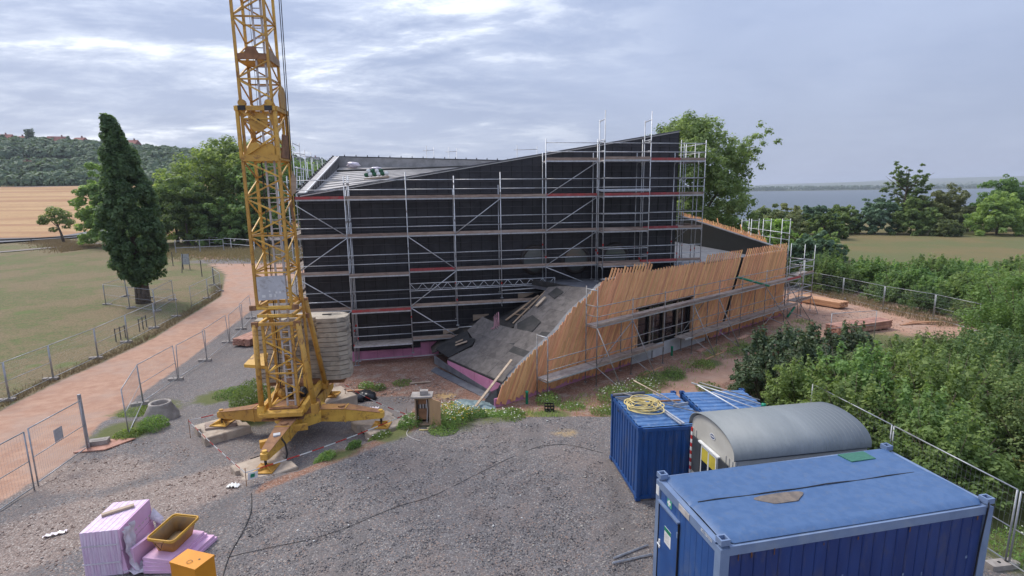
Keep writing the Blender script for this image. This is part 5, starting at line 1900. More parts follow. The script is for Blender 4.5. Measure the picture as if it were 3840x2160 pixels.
# ------------------------------------------------------------------ mobile fence panels
def fence_panel(p, q, label, group, z0=None, lean=0.0, midrail=True, h=1.92, sheet=None):
    za, zb = H(*p), H(*q)
    d = Vector((q[0] - p[0], q[1] - p[1], 0))
    L = d.length
    d.normalize()
    nrm = Vector((-d.y, d.x, 0))
    t = thing('site_fence', (p[0], p[1], za), label, 'fence panel', group)

    def P(s, z):
        b0 = za + (zb - za) * s / L
        return Vector((p[0], p[1], 0)) + d * s + nrm * (lean * z) + Vector((0, 0, b0 + z))
    for s in (.04, L - .04):
        MB().tube(P(s, .02), P(s, h), .021, 7).build('post', M['fence'], t, True)
    MB().tube(P(.04, h), P(L - .04, h), .019, 7).build('top_rail', M['fence'], t, True)
    MB().tube(P(.04, .14), P(L - .04, .14), .019, 7).build('bottom_rail', M['fence'], t, True)
    if midrail:
        MB().tube(P(.04, .98), P(L - .04, .98), .014, 6).build('middle_rail', M['fence'], t, True)
    w_ = MB()
    k = int(L / .11)
    for i in range(1, k):
        s = L * i / k
        w_.tube(P(s, .14), P(s, h), .0019, 3)
    for z in (.42, .70, 1.26, 1.54, 1.72):
        w_.tube(P(.04, z), P(L - .04, z), .0019, 3)
    o = w_.build('wire_mesh', M['fence'], t)
    o['kind'] = 'stuff'
    if sheet:
        a, z = sheet
        s_ = MB().slab([P(a, z) + nrm * .01, P(a + .5, z) + nrm * .01, P(a + .5, z + .42) + nrm * .01, P(a, z + .42) + nrm * .01], nrm * .004).build('notice', M['plinth'], t)
    return t


def foot_block(p, rz, label):
    z = H(*p)
    t = thing('fence_weight', (p[0], p[1], z), label, 'fence foot', 'feet of the mobile fence panels', rz, local=True)
    MB().prism([(-.36, -.10), (-.30, -.12), (.30, -.12), (.36, -.10), (.36, .10), (.30, .12), (-.30, .12), (-.36, .10)], -.02, .13).build('block', M['concrete'], t)
    MB().box((-.1, 0, .138), (.05, .05, .02)).build('socket', M['darksteel'], t)
    MB().box((.1, 0, .138), (.05, .05, .02)).build('socket', M['darksteel'], t)


ORD = ['first', 'second', 'third', 'fourth', 'fifth', 'sixth', 'seventh', 'eighth', 'ninth', 'tenth', 'eleventh']


def row(pts, text, foottext, group, lean=None, feet_=True):
    for i, (p, q) in enumerate(zip(pts, pts[1:])):
        fence_panel(p, q, ORD[i] + ' ' + text, group, lean=(lean[i] if lean else 0), midrail=(i % 3 != 2))
    if feet_:
        for i, p in enumerate(pts[1:]):
            d = math.atan2(pts[i + 1][1] - pts[i][1], pts[i + 1][0] - pts[i][0]) + math.pi / 2
            foot_block((p[0] + .12 * math.cos(d), p[1] + .12 * math.sin(d)), d, ORD[i] + ' ' + foottext)


row([(-14.80, 19.2), (-17.3, 23.6), (-17.95, 27.3), (-18.44, 30.9), (-19.15, 34.9), (-20.05, 38.5), (-21.0, 42.0)], 'wire fence panel of the row between track and crane, counted from the camera', 'fence foot of the row between track and crane, counted from the camera', 'fence between track and crane', [.02, .03, -.04, .05, -.05, .04])
row([(-23.1, 20.6), (-24.2, 24.3), (-24.92, 27.62), (-25.58, 31.65), (-26.23, 35.21), (-26.9, 39.1), (-27.57, 42.9)], 'wire fence panel along the lawn side of the track, counted from the camera', 'fence foot on the lawn side of the track, counted from the camera', 'fence along the lawn')
row([(-28.5, 46.4), (-29.34, 50.58), (-30.14, 54.37), (-33.07, 58.3)], 'far fence panel at the bend of the track', 'far fence foot at the bend of the track', 'fence at the bend')
row([(-37.34, 47.97), (-34.0, 46.4), (-30.72, 44.9), (-32.3, 50.0), (-35.4, 51.2), (-38.38, 52.2), (-37.4, 48.1)], 'fence panel of the pen around the columnar tree, counted from its left front corner', 'fence foot of the pen around the columnar tree, counted from its left front corner', 'pen around the tree')
row([(27.6, 50.6), (29.2, 46.2), (29.9, 42.0), (31.0, 38.2), (31.0, 34.4)], 'fence panel along the right hand hedge, counted from the back', 'fence foot along the right hand hedge, counted from the back', 'fence along the right hedge')
row([(11.9, 7.4), (11.4, 11.0), (10.95, 14.4), (10.5, 17.8)], 'fence panel between office container and thicket, counted from the camera', 'fence foot between office container and thicket, counted from the camera', 'fence beside the containers')
fence_panel((19.6, 31.9), (22.9, 32.6), 'fence panel standing in front of the right lower timber stack', 'single panels')
fence_panel((-14.15, 11.2), (-14.62, 14.95), 'near gate leaf of wire mesh with a white notice', 'gate leaves', sheet=(1.6, .95))
fence_panel((-14.78, 15.2), (-15.55, 18.15), 'far gate leaf of wire mesh with a white notice', 'gate leaves', sheet=(1.25, 1.0))
o = MB().beam((-15.62, 18.25, H(-15.6, 18.2) - .02), (-15.68, 18.28, H(-15.6, 18.2) + 2.1), .09, .09).build('gate_post', M['fence'])
tag(o, 'square grey gate post at the far gate leaf', 'post')
o = MB().box((-15.45, 18.55, H(-15.4, 18.5) + .14), (.62, .32, .16), .35).box((-15.45, 18.55, H(-15.4, 18.5) + .225), (.4, .12, .012), .35).build('gate_block', M['concrete'])
tag(o, 'concrete block holding down the gate post base', 'block')
o = MB().slab([(-15.9, 17.9, H(-15.9, 17.9) + .05), (-14.9, 18.1, H(-14.9, 18.1) + .05), (-14.4, 19.0, H(-14.4, 19.0) + .05), (-15.5, 18.9, H(-15.5, 18.9) + .06)], (0, 0, -.04)).build('base_board', M['timberred'])
tag(o, 'reddish flat board under the gate block', 'board')
# pen posts, barriers and rails further off
for i, (x, y, h_, lb) in enumerate(((-47.9, 74.9, 2.0, 'leftmost thin steel post at the far end of the lawn'), (-42.6, 68.2, 2.4, 'leaning steel post beside the signboard on the lawn'), (-38.0, 64.7, 2.0, 'steel post in dry grass at the inside of the track bend'), (-33.1, 58.5, 2.0, 'steel post at the outer end of the bend fence'))):
    o = MB().tube((x, y, H(x, y) - .1), (x + (.35 if i == 1 else 0), y, H(x, y) + h_), .05, 7).box((x, y, H(x, y)), (.2, .2, .03)).build('steel_post', M['rail'])
    tag(o, lb, 'post', 'steel posts by the track')
t = thing('signboard', (-43.6, 71.0, H(-43.6, 71)), 'narrow grey signboard on two posts by the track bend', 'sign')
for x in (-44.1, -43.2):
    MB().tube((x, 71, H(x, 71) - .1), (x, 71, H(x, 71) + 2.2), .05, 6).build('post', M['rail'], t)
MB().box((-43.65, 70.95, H(-43.6, 71) + 1.4), (1.0, .04, 1.4)).build('panel', M['fence'], t)


def barrier(p, q, hh, m, label, nr, rr=1.0):
    t = thing('barrier', (p[0], p[1], H(*p)), label, 'barrier')
    n_ = 3
    for i in range(n_):
        x, y = p[0] + (q[0] - p[0]) * i / (n_ - 1), p[1] + (q[1] - p[1]) * i / (n_ - 1)
        MB().tube((x, y, H(x, y) - .1), (x, y, H(x, y) + hh), .07 * rr, 7).build('post', m, t)
    for k in range(nr):
        z = hh * (1 - k / max(nr, 1)) - .08
        MB().tube((p[0], p[1], H(*p) + z), (q[0], q[1], H(*q) + z), .05 * rr, 6).build('rail', m, t)


barrier((-56.6, 89.7), (-50.0, 92.5), 2.3, M['fence'], 'tall pale metal barrier frame left of the white one near the trees', 2)
barrier((-57.4, 101.4), (-45.2, 93.6), 2.0, M['white'], 'long white metal barrier in dry grass below the trees', 2)
barrier((-27.2, 35.4), (-27.25, 36.4), .95, M['rail'], 'short wooden hurdle near the lawn fence, closer one', 1, .5)
barrier((-27.5, 38.2), (-27.85, 39.5), .95, M['rail'], 'short wooden hurdle near the lawn fence, farther one', 1, .5)
t = thing('crash_barrier', (-112, 118, H(-112, 118)), 'long dark crash barrier along the road below the field', 'crash barrier')
rp = dense([(-150, 62), (-112.8, 117.4), (-106.6, 126.6), (-101.5, 137.7), (-84, 162)], 4)
for i, (x, y) in enumerate(rp):
    MB().box((x, y, H(x, y) + .45), (.12, .12, 1.3)).build('post', M['rail'], t)
for a, b_ in zip(rp, rp[1:]):
    MB().beam((a[0], a[1], H(*a) + .98), (b_[0], b_[1], H(*b_) + .98), .06, .34).build('rail', M['rail'], t)
# ------------------------------------------------------------------ insulation stack, tub, orange box
ps = thing('insulation_stack', (-9.4, 11.5, 0), 'tall stack of pale pink insulation boards partly wrapped in film', 'insulation stack')
SX, SY = Vector((.98, .16, 0)), Vector((-.10, .995, 0))
S0 = Vector((-9.93, 10.95, 0))


def sk(a, b_, z):
    return S0 + SX * a + SY * b_ + Vector((0, 0, z))


nb = 12                                                    # boards stand on edge side by side
for i in range(nb):
    a, w_ = i * .066, .0650
    t_ = .004 * math.sin(i * 2.7)
    bow = -.05 * math.sin(math.pi * .5)
    MB().slab([sk(a, t_, 0), sk(a + w_, t_, 0), sk(a + w_ + .04, t_ - .03, .58), sk(a + w_ + .02, t_, 1.14 + (i % 2) * .006), sk(a + .02, t_, 1.14 + (i % 2) * .006), sk(a + .04, t_ - .03, .58)], SY * 1.24).build('insulation_board', M['pinkfilm'], ps)
for (z0, z1, b0) in ((.62, 1.14, .0), (.0, .60, .0)):
    MB().slab([sk(.80, b0, z0), sk(.86 + .05 * (z1 < 1), b0, z0), sk(.85, b0, z1), sk(.80, b0, z1)], SY * 1.24).build('insulation_board', M['pinkpale'], ps)
fo = MB()
rf_ = random.Random(4)


def film(s, t):
    b_ = 1.30 * s - .04
    z = 1.13 - 1.05 * t
    a = .90 + .16 * t * t + .05 * math.sin(s * 9 + t * 5) * t + .03 * math.sin(t * 17 + s * 4)
    return sk(a, b_ * (.35 + .65 * (1 - t)) if s > .5 else b_, max(z, .02))


fo.grid(lambda s, t: sk(.93 + .22 * t * t + .045 * math.sin(s * 14 + t * 6) + .02 * math.sin(t * 23), -.05 + .42 * s * (1 - .3 * t), max(1.12 - 1.1 * t, .02)), 12, 16)
fo.build('plastic_film', M['foil'], ps, True)
MB().grid(lambda s, t: sk(.82 + .7 * t + .05 * math.sin(s * 11), -.12 + .3 * s + .06 * math.sin(t * 9), .05 + .05 * math.sin(t * 8 + s * 5) ** 2), 8, 10).build('plastic_film', M['foil'], ps, True)
MB().grid(lambda s, t: sk(.90 + .22 * s, 1.18 + .1 * math.sin(t * 7), .3 + .6 * t * (1 - .5 * s)), 5, 6).build('plastic_film', M['foil'], ps, True)
o = MB().beam(sk(.12, .62, 1.185), sk(.66, .95, 1.185), .11, .05).build('plank', M['plank'])
tag(o, 'short pale plank lying on top of the tall pink stack', 'plank')
BX, BY, B0 = Vector((.99, -.06, 0)), Vector((.16, .987, 0)), Vector((-8.76, 11.06, 0))


def bd(a, b_, z):
    return B0 + BX * a + BY * b_ + Vector((0, 0, z))


GI = 'loose pink boards beside the stack'
NMB = ['bottom', 'second from bottom', 'third from bottom', 'top']
for i in range(4):
    a = .10 - .03 * i
    wd_ = .86 - (.0 if i < 2 else .12)
    o = MB().slab([bd(a, .04 * i, .02 + .082 * i), bd(a + wd_, .05, .02 + .082 * i), bd(a + wd_, 1.30 - .05 * i, .02 + .082 * i), bd(a + .0, 1.26, .02 + .082 * i)], (0, 0, .078)).build('loose_board', M['pinkpale'])
    tag(o, NMB[i] + ' pink insulation board of the low pile under the yellow tub', 'insulation board', GI)
o = MB().slab([bd(-.20, .06, .02), bd(-.12, .05, .02), bd(-.10, 1.25, .02), bd(-.18, 1.26, .02)], (0, 0, .60)).build('loose_board', M['pinkpale'])
tag(o, 'pink insulation board standing on edge against the tall stack', 'insulation board', GI)
# mortar tub
for i in range(7):                                         # printed marks and a label on the wrapped stack
    MB().slab([sk(.915, .15 + .14 * i, .80), sk(.917, .22 + .14 * i, .80), sk(.914, .22 + .14 * i, .825), sk(.912, .15 + .14 * i, .825)], SX * .004).build('print_mark', M['ladder'], ps)
MB().slab([sk(.955, .45, .28), sk(.957, .85, .28), sk(.954, .85, .46), sk(.952, .45, .46)], SX * .004).build('label', M['white'], ps)
for z in (.35, .8):
    MB().beam(sk(-.012, -.02, z), sk(.80, -.035, z), .006, .035).build('strap', M['foil'], ps)
tb = thing('mortar_tub', (-8.3, 11.72, .36), 'yellow rectangular mortar tub with wire handle on pink boards', 'tub')
TX_, TY_, T0 = Vector((.985, -.17, 0)), Vector((.06, .998, 0)), Vector((-8.30, 11.74, .358))


def rrect(hx, hy, r, z, n=5):
    out = []
    for (sx, sy, a0) in ((1, 1, 0), (-1, 1, 90), (-1, -1, 180), (1, -1, 270)):
        for i in range(n + 1):
            a = R(a0 + 90 * i / n)
            x, y = sx * (hx - r) + r * math.cos(a), sy * (hy - r) + r * math.sin(a)
            out.append(T0 + TX_ * x + TY_ * y + Vector((0, 0, z)))
    return out


rings = [rrect(.24, .36, .07, 0), rrect(.33, .46, .09, .36), rrect(.375, .505, .10, .375), rrect(.375, .505, .10, .335)]
n = len(rings[0])
vs = [p for r_ in rings for p in r_]
fs = [tuple(range(n - 1, -1, -1))] + [(j * n + i, j * n + (i + 1) % n, (j + 1) * n + (i + 1) % n, (j + 1) * n + i) for j in range(3) for i in range(n)]
MB().add(vs, fs).build('body', M['tubyellow'], tb, True)
rings = [rrect(.325, .455, .085, .362), rrect(.235, .355, .065, .022)]
vs = [p for r_ in rings for p in r_]
fs = [(i, n + i, n + (i + 1) % n, (i + 1) % n) for i in range(n)] + [tuple(range(n, 2 * n))]
MB().add(vs, fs).build('lining', M['tubin'], tb, True)
rim = rrect(.362, .492, .10, .385)
MB().path(rim + [rim[0]], .02, 6).build('rim', M['tubyellow'], tb, True)
q = T0 + TY_ * -.515
MB().path([q + TX_ * -.1 + Vector((0, 0, .33)), q + TX_ * -.09 + TY_ * -.02 + Vector((0, 0, .30)), q + TX_ * -.0 + TY_ * .03 + Vector((0, 0, .13)), q + TX_ * .09 + TY_ * -.02 + Vector((0, 0, .30)), q + TX_ * .1 + Vector((0, 0, .33))], .008, 5).build('handle', M['darksteel'], tb)
MB().beam(q + TX_ * -.12 + Vector((0, 0, .345)), q + TX_ * .12 + Vector((0, 0, .345)), .04, .03).build('handle_bracket', M['rustybrown'], tb)
# orange box
ob = thing('orange_box', (-7.05, 10.4, 0), 'orange steel box with lid at the bottom edge of the yard', 'box')
ox = [(-7.46, 10.29), (-6.78, 10.05), (-6.62, 10.50), (-7.32, 10.71)]
MB().prism(ox, .0, .84).build('body', M['orange'], ob)
c0 = Vector((sum(p[0] for p in ox) / 4, sum(p[1] for p in ox) / 4, 0))
lidp = [(c0.x + (p[0] - c0.x) * 1.03, c0.y + (p[1] - c0.y) * 1.03) for p in ox]
MB().prism(lidp, .85, .90).build('lid', M['orange'], ob)
MB().path([(-7.02 + .055 * math.cos(a), 10.27 + .055 * math.sin(a), .915) for a in [2 * math.pi * i / 14 for i in range(15)]], .005, 4).build('ring', M['rustybrown'], ob)
MB().tube((-6.86, 10.36, .895), (-6.86, 10.36, .906), .022, 8).build('lock', M['darksteel'], ob)
# ------------------------------------------------------------------ electric cabinet
cb_ = thing('electric_cabinet', (-3.42, 19.1, 0), 'wooden power cabinet with open plywood door by yellow flowers', 'cabinet')
CX0, CX1, CY0, CY1 = -3.70, -3.14, 18.9, 19.3
for x in (CX0 + .02, CX1 - .02):
    MB().box((x, (CY0 + CY1) / 2, .56), (.04, CY1 - CY0, 1.1)).build('side_panel', M['box'], cb_)
MB().box(((CX0 + CX1) / 2, CY1, .56), (CX1 - CX0 - .09, .03, 1.1)).build('back_panel', M['darkbox'], cb_)
for z in (.04, 1.08):
    MB().box(((CX0 + CX1) / 2, CY0 + .17, z), (CX1 - CX0 - .09, .3, .05)).build('shelf', M['box'], cb_)
MB().box(((CX0 + CX1) / 2, CY0 + .22, .6), (.34, .14, .80)).build('switchboard', M['rustybrown'], cb_)
for i in range(6):
    MB().box((CX0 + .13 + .055 * i, CY0 + .135, .72 + .02 * (i % 2)), (.035, .03, .16)).build('socket', M['ladder'] if i % 2 else M['shutter'], cb_)
MB().path([(CX1 - .12, CY0 + .1, 1.0), (CX1 - .10, CY0 + .08, .6), (CX1 - .14, CY0 + .1, .1)], .02, 6).build('cable', M['ladder'], cb_)
MB().box(((CX0 + CX1) / 2 - .02, (CY0 + CY1) / 2, 1.16), (.80, .56, .05), .06).build('top', M['concrete'], cb_)
MB().slab([(CX1, CY0 + .01, .02), (CX1 + .42, CY0 - .24, -.0), (CX1 + .42, CY0 - .24, 1.06), (CX1, CY0 + .01, 1.10)], (.02, .03, 0)).build('door', M['plywood'], cb_)
o = MB().box((-3.36, 19.08, 1.275), (.30, .20, .16), .1).box((-3.36, 19.08, 1.36), (.2, .06, .012), .1).build('stone_block', M['concrete'])
tag(o, 'grey concrete block weighing down the cabinet roof', 'block')
# ------------------------------------------------------------------ manhole cone
mc = thing('manhole_cone', (-14.95, 21.35, H(-14.95, 21.35)), 'concrete manhole cone standing beside the fence', 'manhole cone')
z0 = H(-14.95, 21.35)
pr = [(.66, -.05), (.66, .16), (.42, .62), (.42, .70), (.34, .70), (.31, .66), (.31, .3)]
n = 28
vs = [(-14.95 + r_ * math.cos(2 * math.pi * i / n), 21.35 + r_ * math.sin(2 * math.pi * i / n), z0 + z) for r_, z in pr for i in range(n)]
fs = [(j * n + i, j * n + (i + 1) % n, (j + 1) * n + (i + 1) % n, (j + 1) * n + i) for j in range(len(pr) - 1) for i in range(n)]
MB().add(vs, fs).build('cone', M['concrete'], mc, True)
MB().tube((-14.95, 21.35, z0 + .30), (-14.95, 21.35, z0 + .34), .32, 20).build('inside_cover', M['darkbox'], mc)
# ------------------------------------------------------------------ barrier tape round the crane
GT = 'barrier tape round the crane'


def tape(p, q, label, sag=.05, seed=0):
    t = thing('barrier_tape', p, label, 'barrier tape', GT)
    p, q = Vector(p), Vector(q)
    n_ = max(4, int((q - p).length / .42))
    for i in range(n_):
        a, b_ = p.lerp(q, i / n_), p.lerp(q, (i + 1) / n_)
        sg = lambda s: Vector((0, 0, -sag * math.sin(math.pi * s) * 4 * .25))
        MB().beam(a + sg(i / n_), b_ + sg((i + 1) / n_), .005, .036).build('stripe', M['white'] if (i + seed) % 2 else M['red'], t)


def stake(x, y, h_, label):
    o = MB().tube((x, y, H(x, y) - .1), (x + .01, y, H(x, y) + h_), .011, 6).tube((x + .01, y, H(x, y) + h_ - .01), (x + .01, y, H(x, y) + h_ + .01), .018, 6).build('stake', M['rustybrown'])
    tag(o, label, 'stake', 'stakes of the barrier tape')


stake(-12.35, 19.05, .75, 'rusty stake left of the left crane pad')
stake(-8.12, 14.86, .55, 'rusty stake at the nearest crane pad')
stake(-4.12, 19.3, .75, 'rusty stake right of the right crane pad')
stake(-7.5, 22.6, .9, 'rusty stake behind the crane by the rear pad')
tape((-12.35, 19.05, .26), (-8.12, 14.86, .42), 'red and white tape from left pad to nearest pad', .06)
tape((-8.12, 14.86, .42), (-4.12, 19.3, .30), 'red and white tape from nearest pad to right pad', .10, 1)
tape((-4.12, 19.3, .30), (-7.5, 22.6, .30), 'red and white tape from right pad to the rear stake', .10)
tape((-12.35, 19.05, .26), (-9.6, 21.0, .42), 'red and white tape behind the left crane arm', .05, 1)
o = MB().slab([(-8.08, 14.88, .16), (-7.86, 15.06, .15), (-7.84, 15.08, .37), (-8.06, 14.9, .38)], (.006, -.006, 0)).build('hanging_sign', M['white'])
MB().slab([(-8.01, 14.925, .22), (-7.92, 15.0, .215), (-7.91, 15.005, .32), (-8.0, 14.93, .325)], (.010, -.010, 0)).build('pictogram', M['green'], o)
tag(o, 'small white sign with green mark hanging on the tape', 'sign')
# ------------------------------------------------------------------ crate, pipes, planks, tarp, bags
ct_ = thing('plastic_crate', (1.55, 21.75, H(1.55, 21.75)), 'black plastic bottle crate lying at the gravel edge', 'crate')
z0 = H(1.55, 21.75)
for z in (.04, .16, .30):
    for (x, y, a, b_) in ((0, -.15, .40, .025), (0, .15, .40, .025), (-.19, 0, .025, .27), (.19, 0, .025, .27)):
        MB().box((1.55 + x, 21.75 + y, z0 + z), (a, b_, .05)).build('rail', M['crate'], ct_)
for x in (-.19, -.06, .06, .19):
    for y in (-.15, .15):
        MB().box((1.55 + x, 21.75 + y * 1.07, z0 + .17), (.03, .03, .33)).build('upright', M['crate'], ct_)
MB().box((1.55, 21.75, z0 + .012), (.38, .28, .02)).build('bottom', M['crate'], ct_)


def stub(x, y, h_, label, lean=(0, 0)):
    z = H(x, y)
    o = MB()
    n_ = 14
    pr_ = [(.062, -.05), (.062, h_ - .1), (.075, h_ - .09), (.075, h_), (.060, h_), (.055, h_ - .2)]
    vs = [(x + lean[0] * zz_ + r_ * math.cos(2 * math.pi * i / n_), y + lean[1] * zz_ + r_ * math.sin(2 * math.pi * i / n_), z + zz_) for r_, zz_ in pr_ for i in range(n_)]
    fs = [(j * n_ + i, j * n_ + (i + 1) % n_, (j + 1) * n_ + (i + 1) % n_, (j + 1) * n_ + i) for j in range(len(pr_) - 1) for i in range(n_)]
    tag(o.add(vs, fs).build('pipe_stub', M['green'], None, True), label, 'pipe', 'green pipe stubs along the slats')


stub(.62, 22.95, .62, 'green pipe stub standing at the left end of the larch slats')
p = sp_(12.55, -.55, 0)
stub(p.x, p.y, .55, 'green pipe stub standing below the glazed doors')
p = sp_(27.0, -.9, 0)
o = MB().tube((p.x - .35, p.y - .1, -.75), (p.x + .3, p.y + .2, -.05), .075, 12).build('green_pipe', M['green'], None, True)
tag(o, 'green pipe leaning at the right foot of the slats', 'pipe')
a, c_ = sp_(20.2, -.15, 2.9), sp_(22.5, -1.2, 2.16)
o = MB().tube(a, c_, .075, 12).build('green_pipe', M['green'], None, True)
tag(o, 'long green pipe sticking out of the slot in the slats', 'pipe')
o = MB().beam((-1.72, 22.35, H(-1.7, 22.3) + .05), (-.05, 23.75, 1.0), .13, .045).build('leaning_plank', M['plank'])
tag(o, 'long pale plank leaning on the corner of the ramped roof', 'plank')
tm = MB().grid(lambda s, t: (-2.7 + 1.9 * s, 22.3 + 1.1 * t - .3 * s, H(-2.7 + 1.9 * s, 22.3 + 1.1 * t) + .05 + .14 * math.sin(s * 9 + t * 3) ** 2 * math.sin(math.pi * s) * math.sin(math.pi * t) + .06 * math.sin(t * 13 + s * 5) ** 2), 18, 12)
tag(tm.build('tarpaulin', M['tarp'], None, True), 'crumpled grey green tarpaulin at the foot of the leaning plank', 'tarpaulin')
tm = MB()
for i, (x, y, z, r_) in enumerate(((-7.3, 23.6, .1, .42), (-6.75, 23.75, .12, .36), (-7.0, 23.95, .1, .4))):
    tm.blob((x, y, H(x, y) + z), (r_, r_ * .8, .24), 20 + i, 11, 7, .22)
tag(tm.build('bin_bag', M['blackbag'], None, True), 'black plastic bags heaped behind the ballast', 'bag')
tm = MB().grid(lambda s, t: (-8.7 + .36 * s, 14.74 + .2 * t, H(-8.6, 14.8) + .03 + .09 * math.sin(s * 12 + t * 4) ** 2 * math.sin(math.pi * s)), 10, 6)
tag(tm.build('plastic_scrap', M['white'], None, True), 'crumpled white plastic scrap at the nearest pad', 'litter', 'plastic scraps on the yard')
tm = MB().grid(lambda s, t: (-12.2 + .42 * s, 12.4 + .14 * t + .2 * s, .02 + .05 * math.sin(s * 10 + t * 5) ** 2), 8, 4)
tag(tm.build('plastic_scrap', M['foil'], None, True), 'pale plastic scrap left of the pink stack', 'litter', 'plastic scraps on the yard')
tm = MB().grid(lambda s, t: (-6.4 + .4 * s, 22.2 + .3 * t, H(-6.3, 22.3) + .03 + .08 * math.sin(s * 9 + t * 5) ** 2), 8, 5)
tag(tm.build('plastic_scrap', M['foil'], None, True), 'pinkish plastic scrap on the gravel beside the rear pad', 'litter', 'plastic scraps on the yard')
rt_ = MB()
for i in range(9):
    a = i * .7
    x, y = -.85 + .13 * math.cos(a), 27.75 + .1 * math.sin(a)
    zr = ramp_z(slat_uv((x, y))[0])
    rt_.path([(x - .02, y + .35, zr + .75 - .03 * i), (x, y + .1, zr + .45), (x + .04 * math.sin(a), y, zr + .12), (x + .2 * math.cos(a), y - .1, zr + .06)], .018, 5)
tag(rt_.build('rope_bundle', mat('pink_rope', (.45, .24, .27), (.34, .17, .2), .8, 0, 6), None, True), 'bundle of pinkish ropes hanging from a scaffold standard', 'rope')
# stacks of timber
def stack(o0, ax, L_, wd_, rows, cols, m, label, group, tilt=0.0, skew=.06):
    ax = Vector(ax).normalized()
    sx = Vector((-ax.y, ax.x, 0))
    z0 = H(o0[0], o0[1])
    t = thing('timber_stack', (o0[0], o0[1], z0), label, 'timber stack', group)
    rs_ = random.Random(int(abs(o0[0]) * 10))
    bh = .075
    for s in (.15, .8):
        c_ = Vector((o0[0], o0[1], z0 + .05)) + ax * L_ * s
        MB().beam(c_ - sx * .05, c_ + sx * (wd_ + .05), .09, .09).build('bearer', M['toe'], t)
    for r_ in range(rows):
        for k in range(cols):
            a = Vector((o0[0], o0[1], z0 + .14 + bh * r_)) + sx * (wd_ * (k + .5) / cols) + ax * rs_.uniform(-skew, skew)
            MB().beam(a, a + ax * (L_ + rs_.uniform(-skew, skew)), wd_ / cols - .008, bh - .008).build('board', m, t)


stack((-18.4, 33.9), (.18, 1, 0), 3.3, -1.25, 6, 8, M['timberred'], 'stack of reddish boards behind the crane beside the fence', 'timber stacks')
stack((20.9, 34.5), (.93, .36, 0), 4.9, -1.1, 7, 8, M['timberred'], 'reddish board stack in the right yard, nearer one', 'timber stacks')
stack((25.3, 45.2), (.52, -.85, 0), 3.6, -1.3, 6, 7, M['timber'], 'orange slat stack in the right yard, farther one', 'timber stacks')
for i in range(5):
    x, y = 27.2 + .35 * i, 36.3 + .18 * i
    o = MB().beam((x, y, H(x, y) + .03 + .03 * i), (x + 2.0, y + .5 - .2 * i, H(x, y) + .08 + .02 * i), .1, .05).build('stray_slat', M['timber'])
    tag(o, ORD[i] + ' loose orange slat on the ground at the right yard edge, from the left', 'slat', 'loose slats in the right yard')
for i, (x, y, dx, dy, lb) in enumerate(((-5.2, 25.6, 1.0, .22, 'short weathered board on the red soil before the hall'), (-8.1, 24.7, .9, .08, 'thin board on the soil right of the ballast'), (-3.2, 18.55, .5, .3, 'small broken board at the foot of the cabinet'))):
    o = MB().beam((x, y, H(x, y) + .06), (x + dx, y + dy, H(x + dx, y + dy) + .06), .12, .04).build('board_offcut', M['plank'] if i != 1 else M['timber'])
    tag(o, lb, 'board', 'board offcuts on the soil')
for i, (u, v, L2) in enumerate(((8.6, -1.6, 1.7), (14.3, -1.2, 1.0), (15.4, -2.1, .9), (18.6, -1.4, 1.3), (13.2, -2.3, 2.2))):
    p, q = sp_(u, v, 0), sp_(u + L2, v + .12, 0)
    o = MB().beam((p.x, p.y, H(p.x, p.y) + .035), (q.x, q.y, H(q.x, q.y) + .04), .3 if i in (1, 2, 3) else .09, .05).build('board_offcut', M['timberred'] if i in (1, 2, 3) else M['timber'])
    tag(o, ORD[i] + ' loose board on the soil below the slats, ordered left to right by its start', 'board', 'loose boards below the slats')
# cables on the gravel
def ground_path(pts, r, label, m='cable', name='cable'):
    d = []
    for a, b_ in zip(pts, pts[1:]):
        n_ = max(2, int(math.hypot(b_[0] - a[0], b_[1] - a[1]) / .15))
        d += [(a[0] + (b_[0] - a[0]) * i / n_, a[1] + (b_[1] - a[1]) * i / n_) for i in range(n_)]
    d.append(pts[-1])
    for _ in range(6):
        d = [d[0]] + [((d[i - 1][0] + 2 * d[i][0] + d[i + 1][0]) / 4, (d[i - 1][1] + 2 * d[i][1] + d[i + 1][1]) / 4) for i in range(1, len(d) - 1)] + [d[-1]]
    o = MB().path([(x, y, H(x, y) + r + .008) for x, y in d], r, 6).build(name, M[m], None, True)
    tag(o, label, 'cable', 'cables on the yard')


ground_path([(3.0, 16.6), (1.9, 17.3), (.9, 17.2), (-.3, 16.2), (-1.3, 15.2), (-2.4, 14.1), (-3.4, 13.6), (-4.2, 12.9), (-5.0, 12.3), (-6.0, 12.0), (-7.0, 11.6)], .0065, 'long thin black cable running across the gravel to the blue container')
ground_path([(-7.75, 14.4), (-7.3, 13.5), (-7.1, 12.6), (-7.0, 11.7), (-6.75, 10.9), (-6.5, 10.4), (-6.5, 9.6)], .011, 'black cable running from the nearest pad down past the orange box')
ground_path([(-6.1, 9.7), (-5.9, 10.4), (-5.4, 10.75), (-4.9, 10.5), (-4.7, 9.8)], .014, 'black cable loop at the bottom edge of the gravel')
ground_path([(-3.9, 18.6), (-4.0, 18.1), (-3.6, 17.8), (-3.3, 17.6)], .014, 'pale curled cable near the foot of the cabinet', 'ladder')
ground_path([(-3.5, 18.5), (-3.1, 18.42), (-2.9, 18.6)], .02, 'short yellow hose end lying before the cabinet', 'hose', 'hose_end')
for i, (a, c_) in enumerate((((2.35, 11.38), (3.3, 11.85)), ((2.3, 11.22), (3.3, 11.5)))):
    o = MB().beam((*a, .03), (*c_, .035), .03, .03).beam((*a, .045), (*c_, .05), .006, .04).build('steel_profile', M['galv'])
    tag(o, ['upper', 'lower'][i] + ' of two steel profiles on the gravel left of the office container', 'profile', 'steel profiles on the gravel')
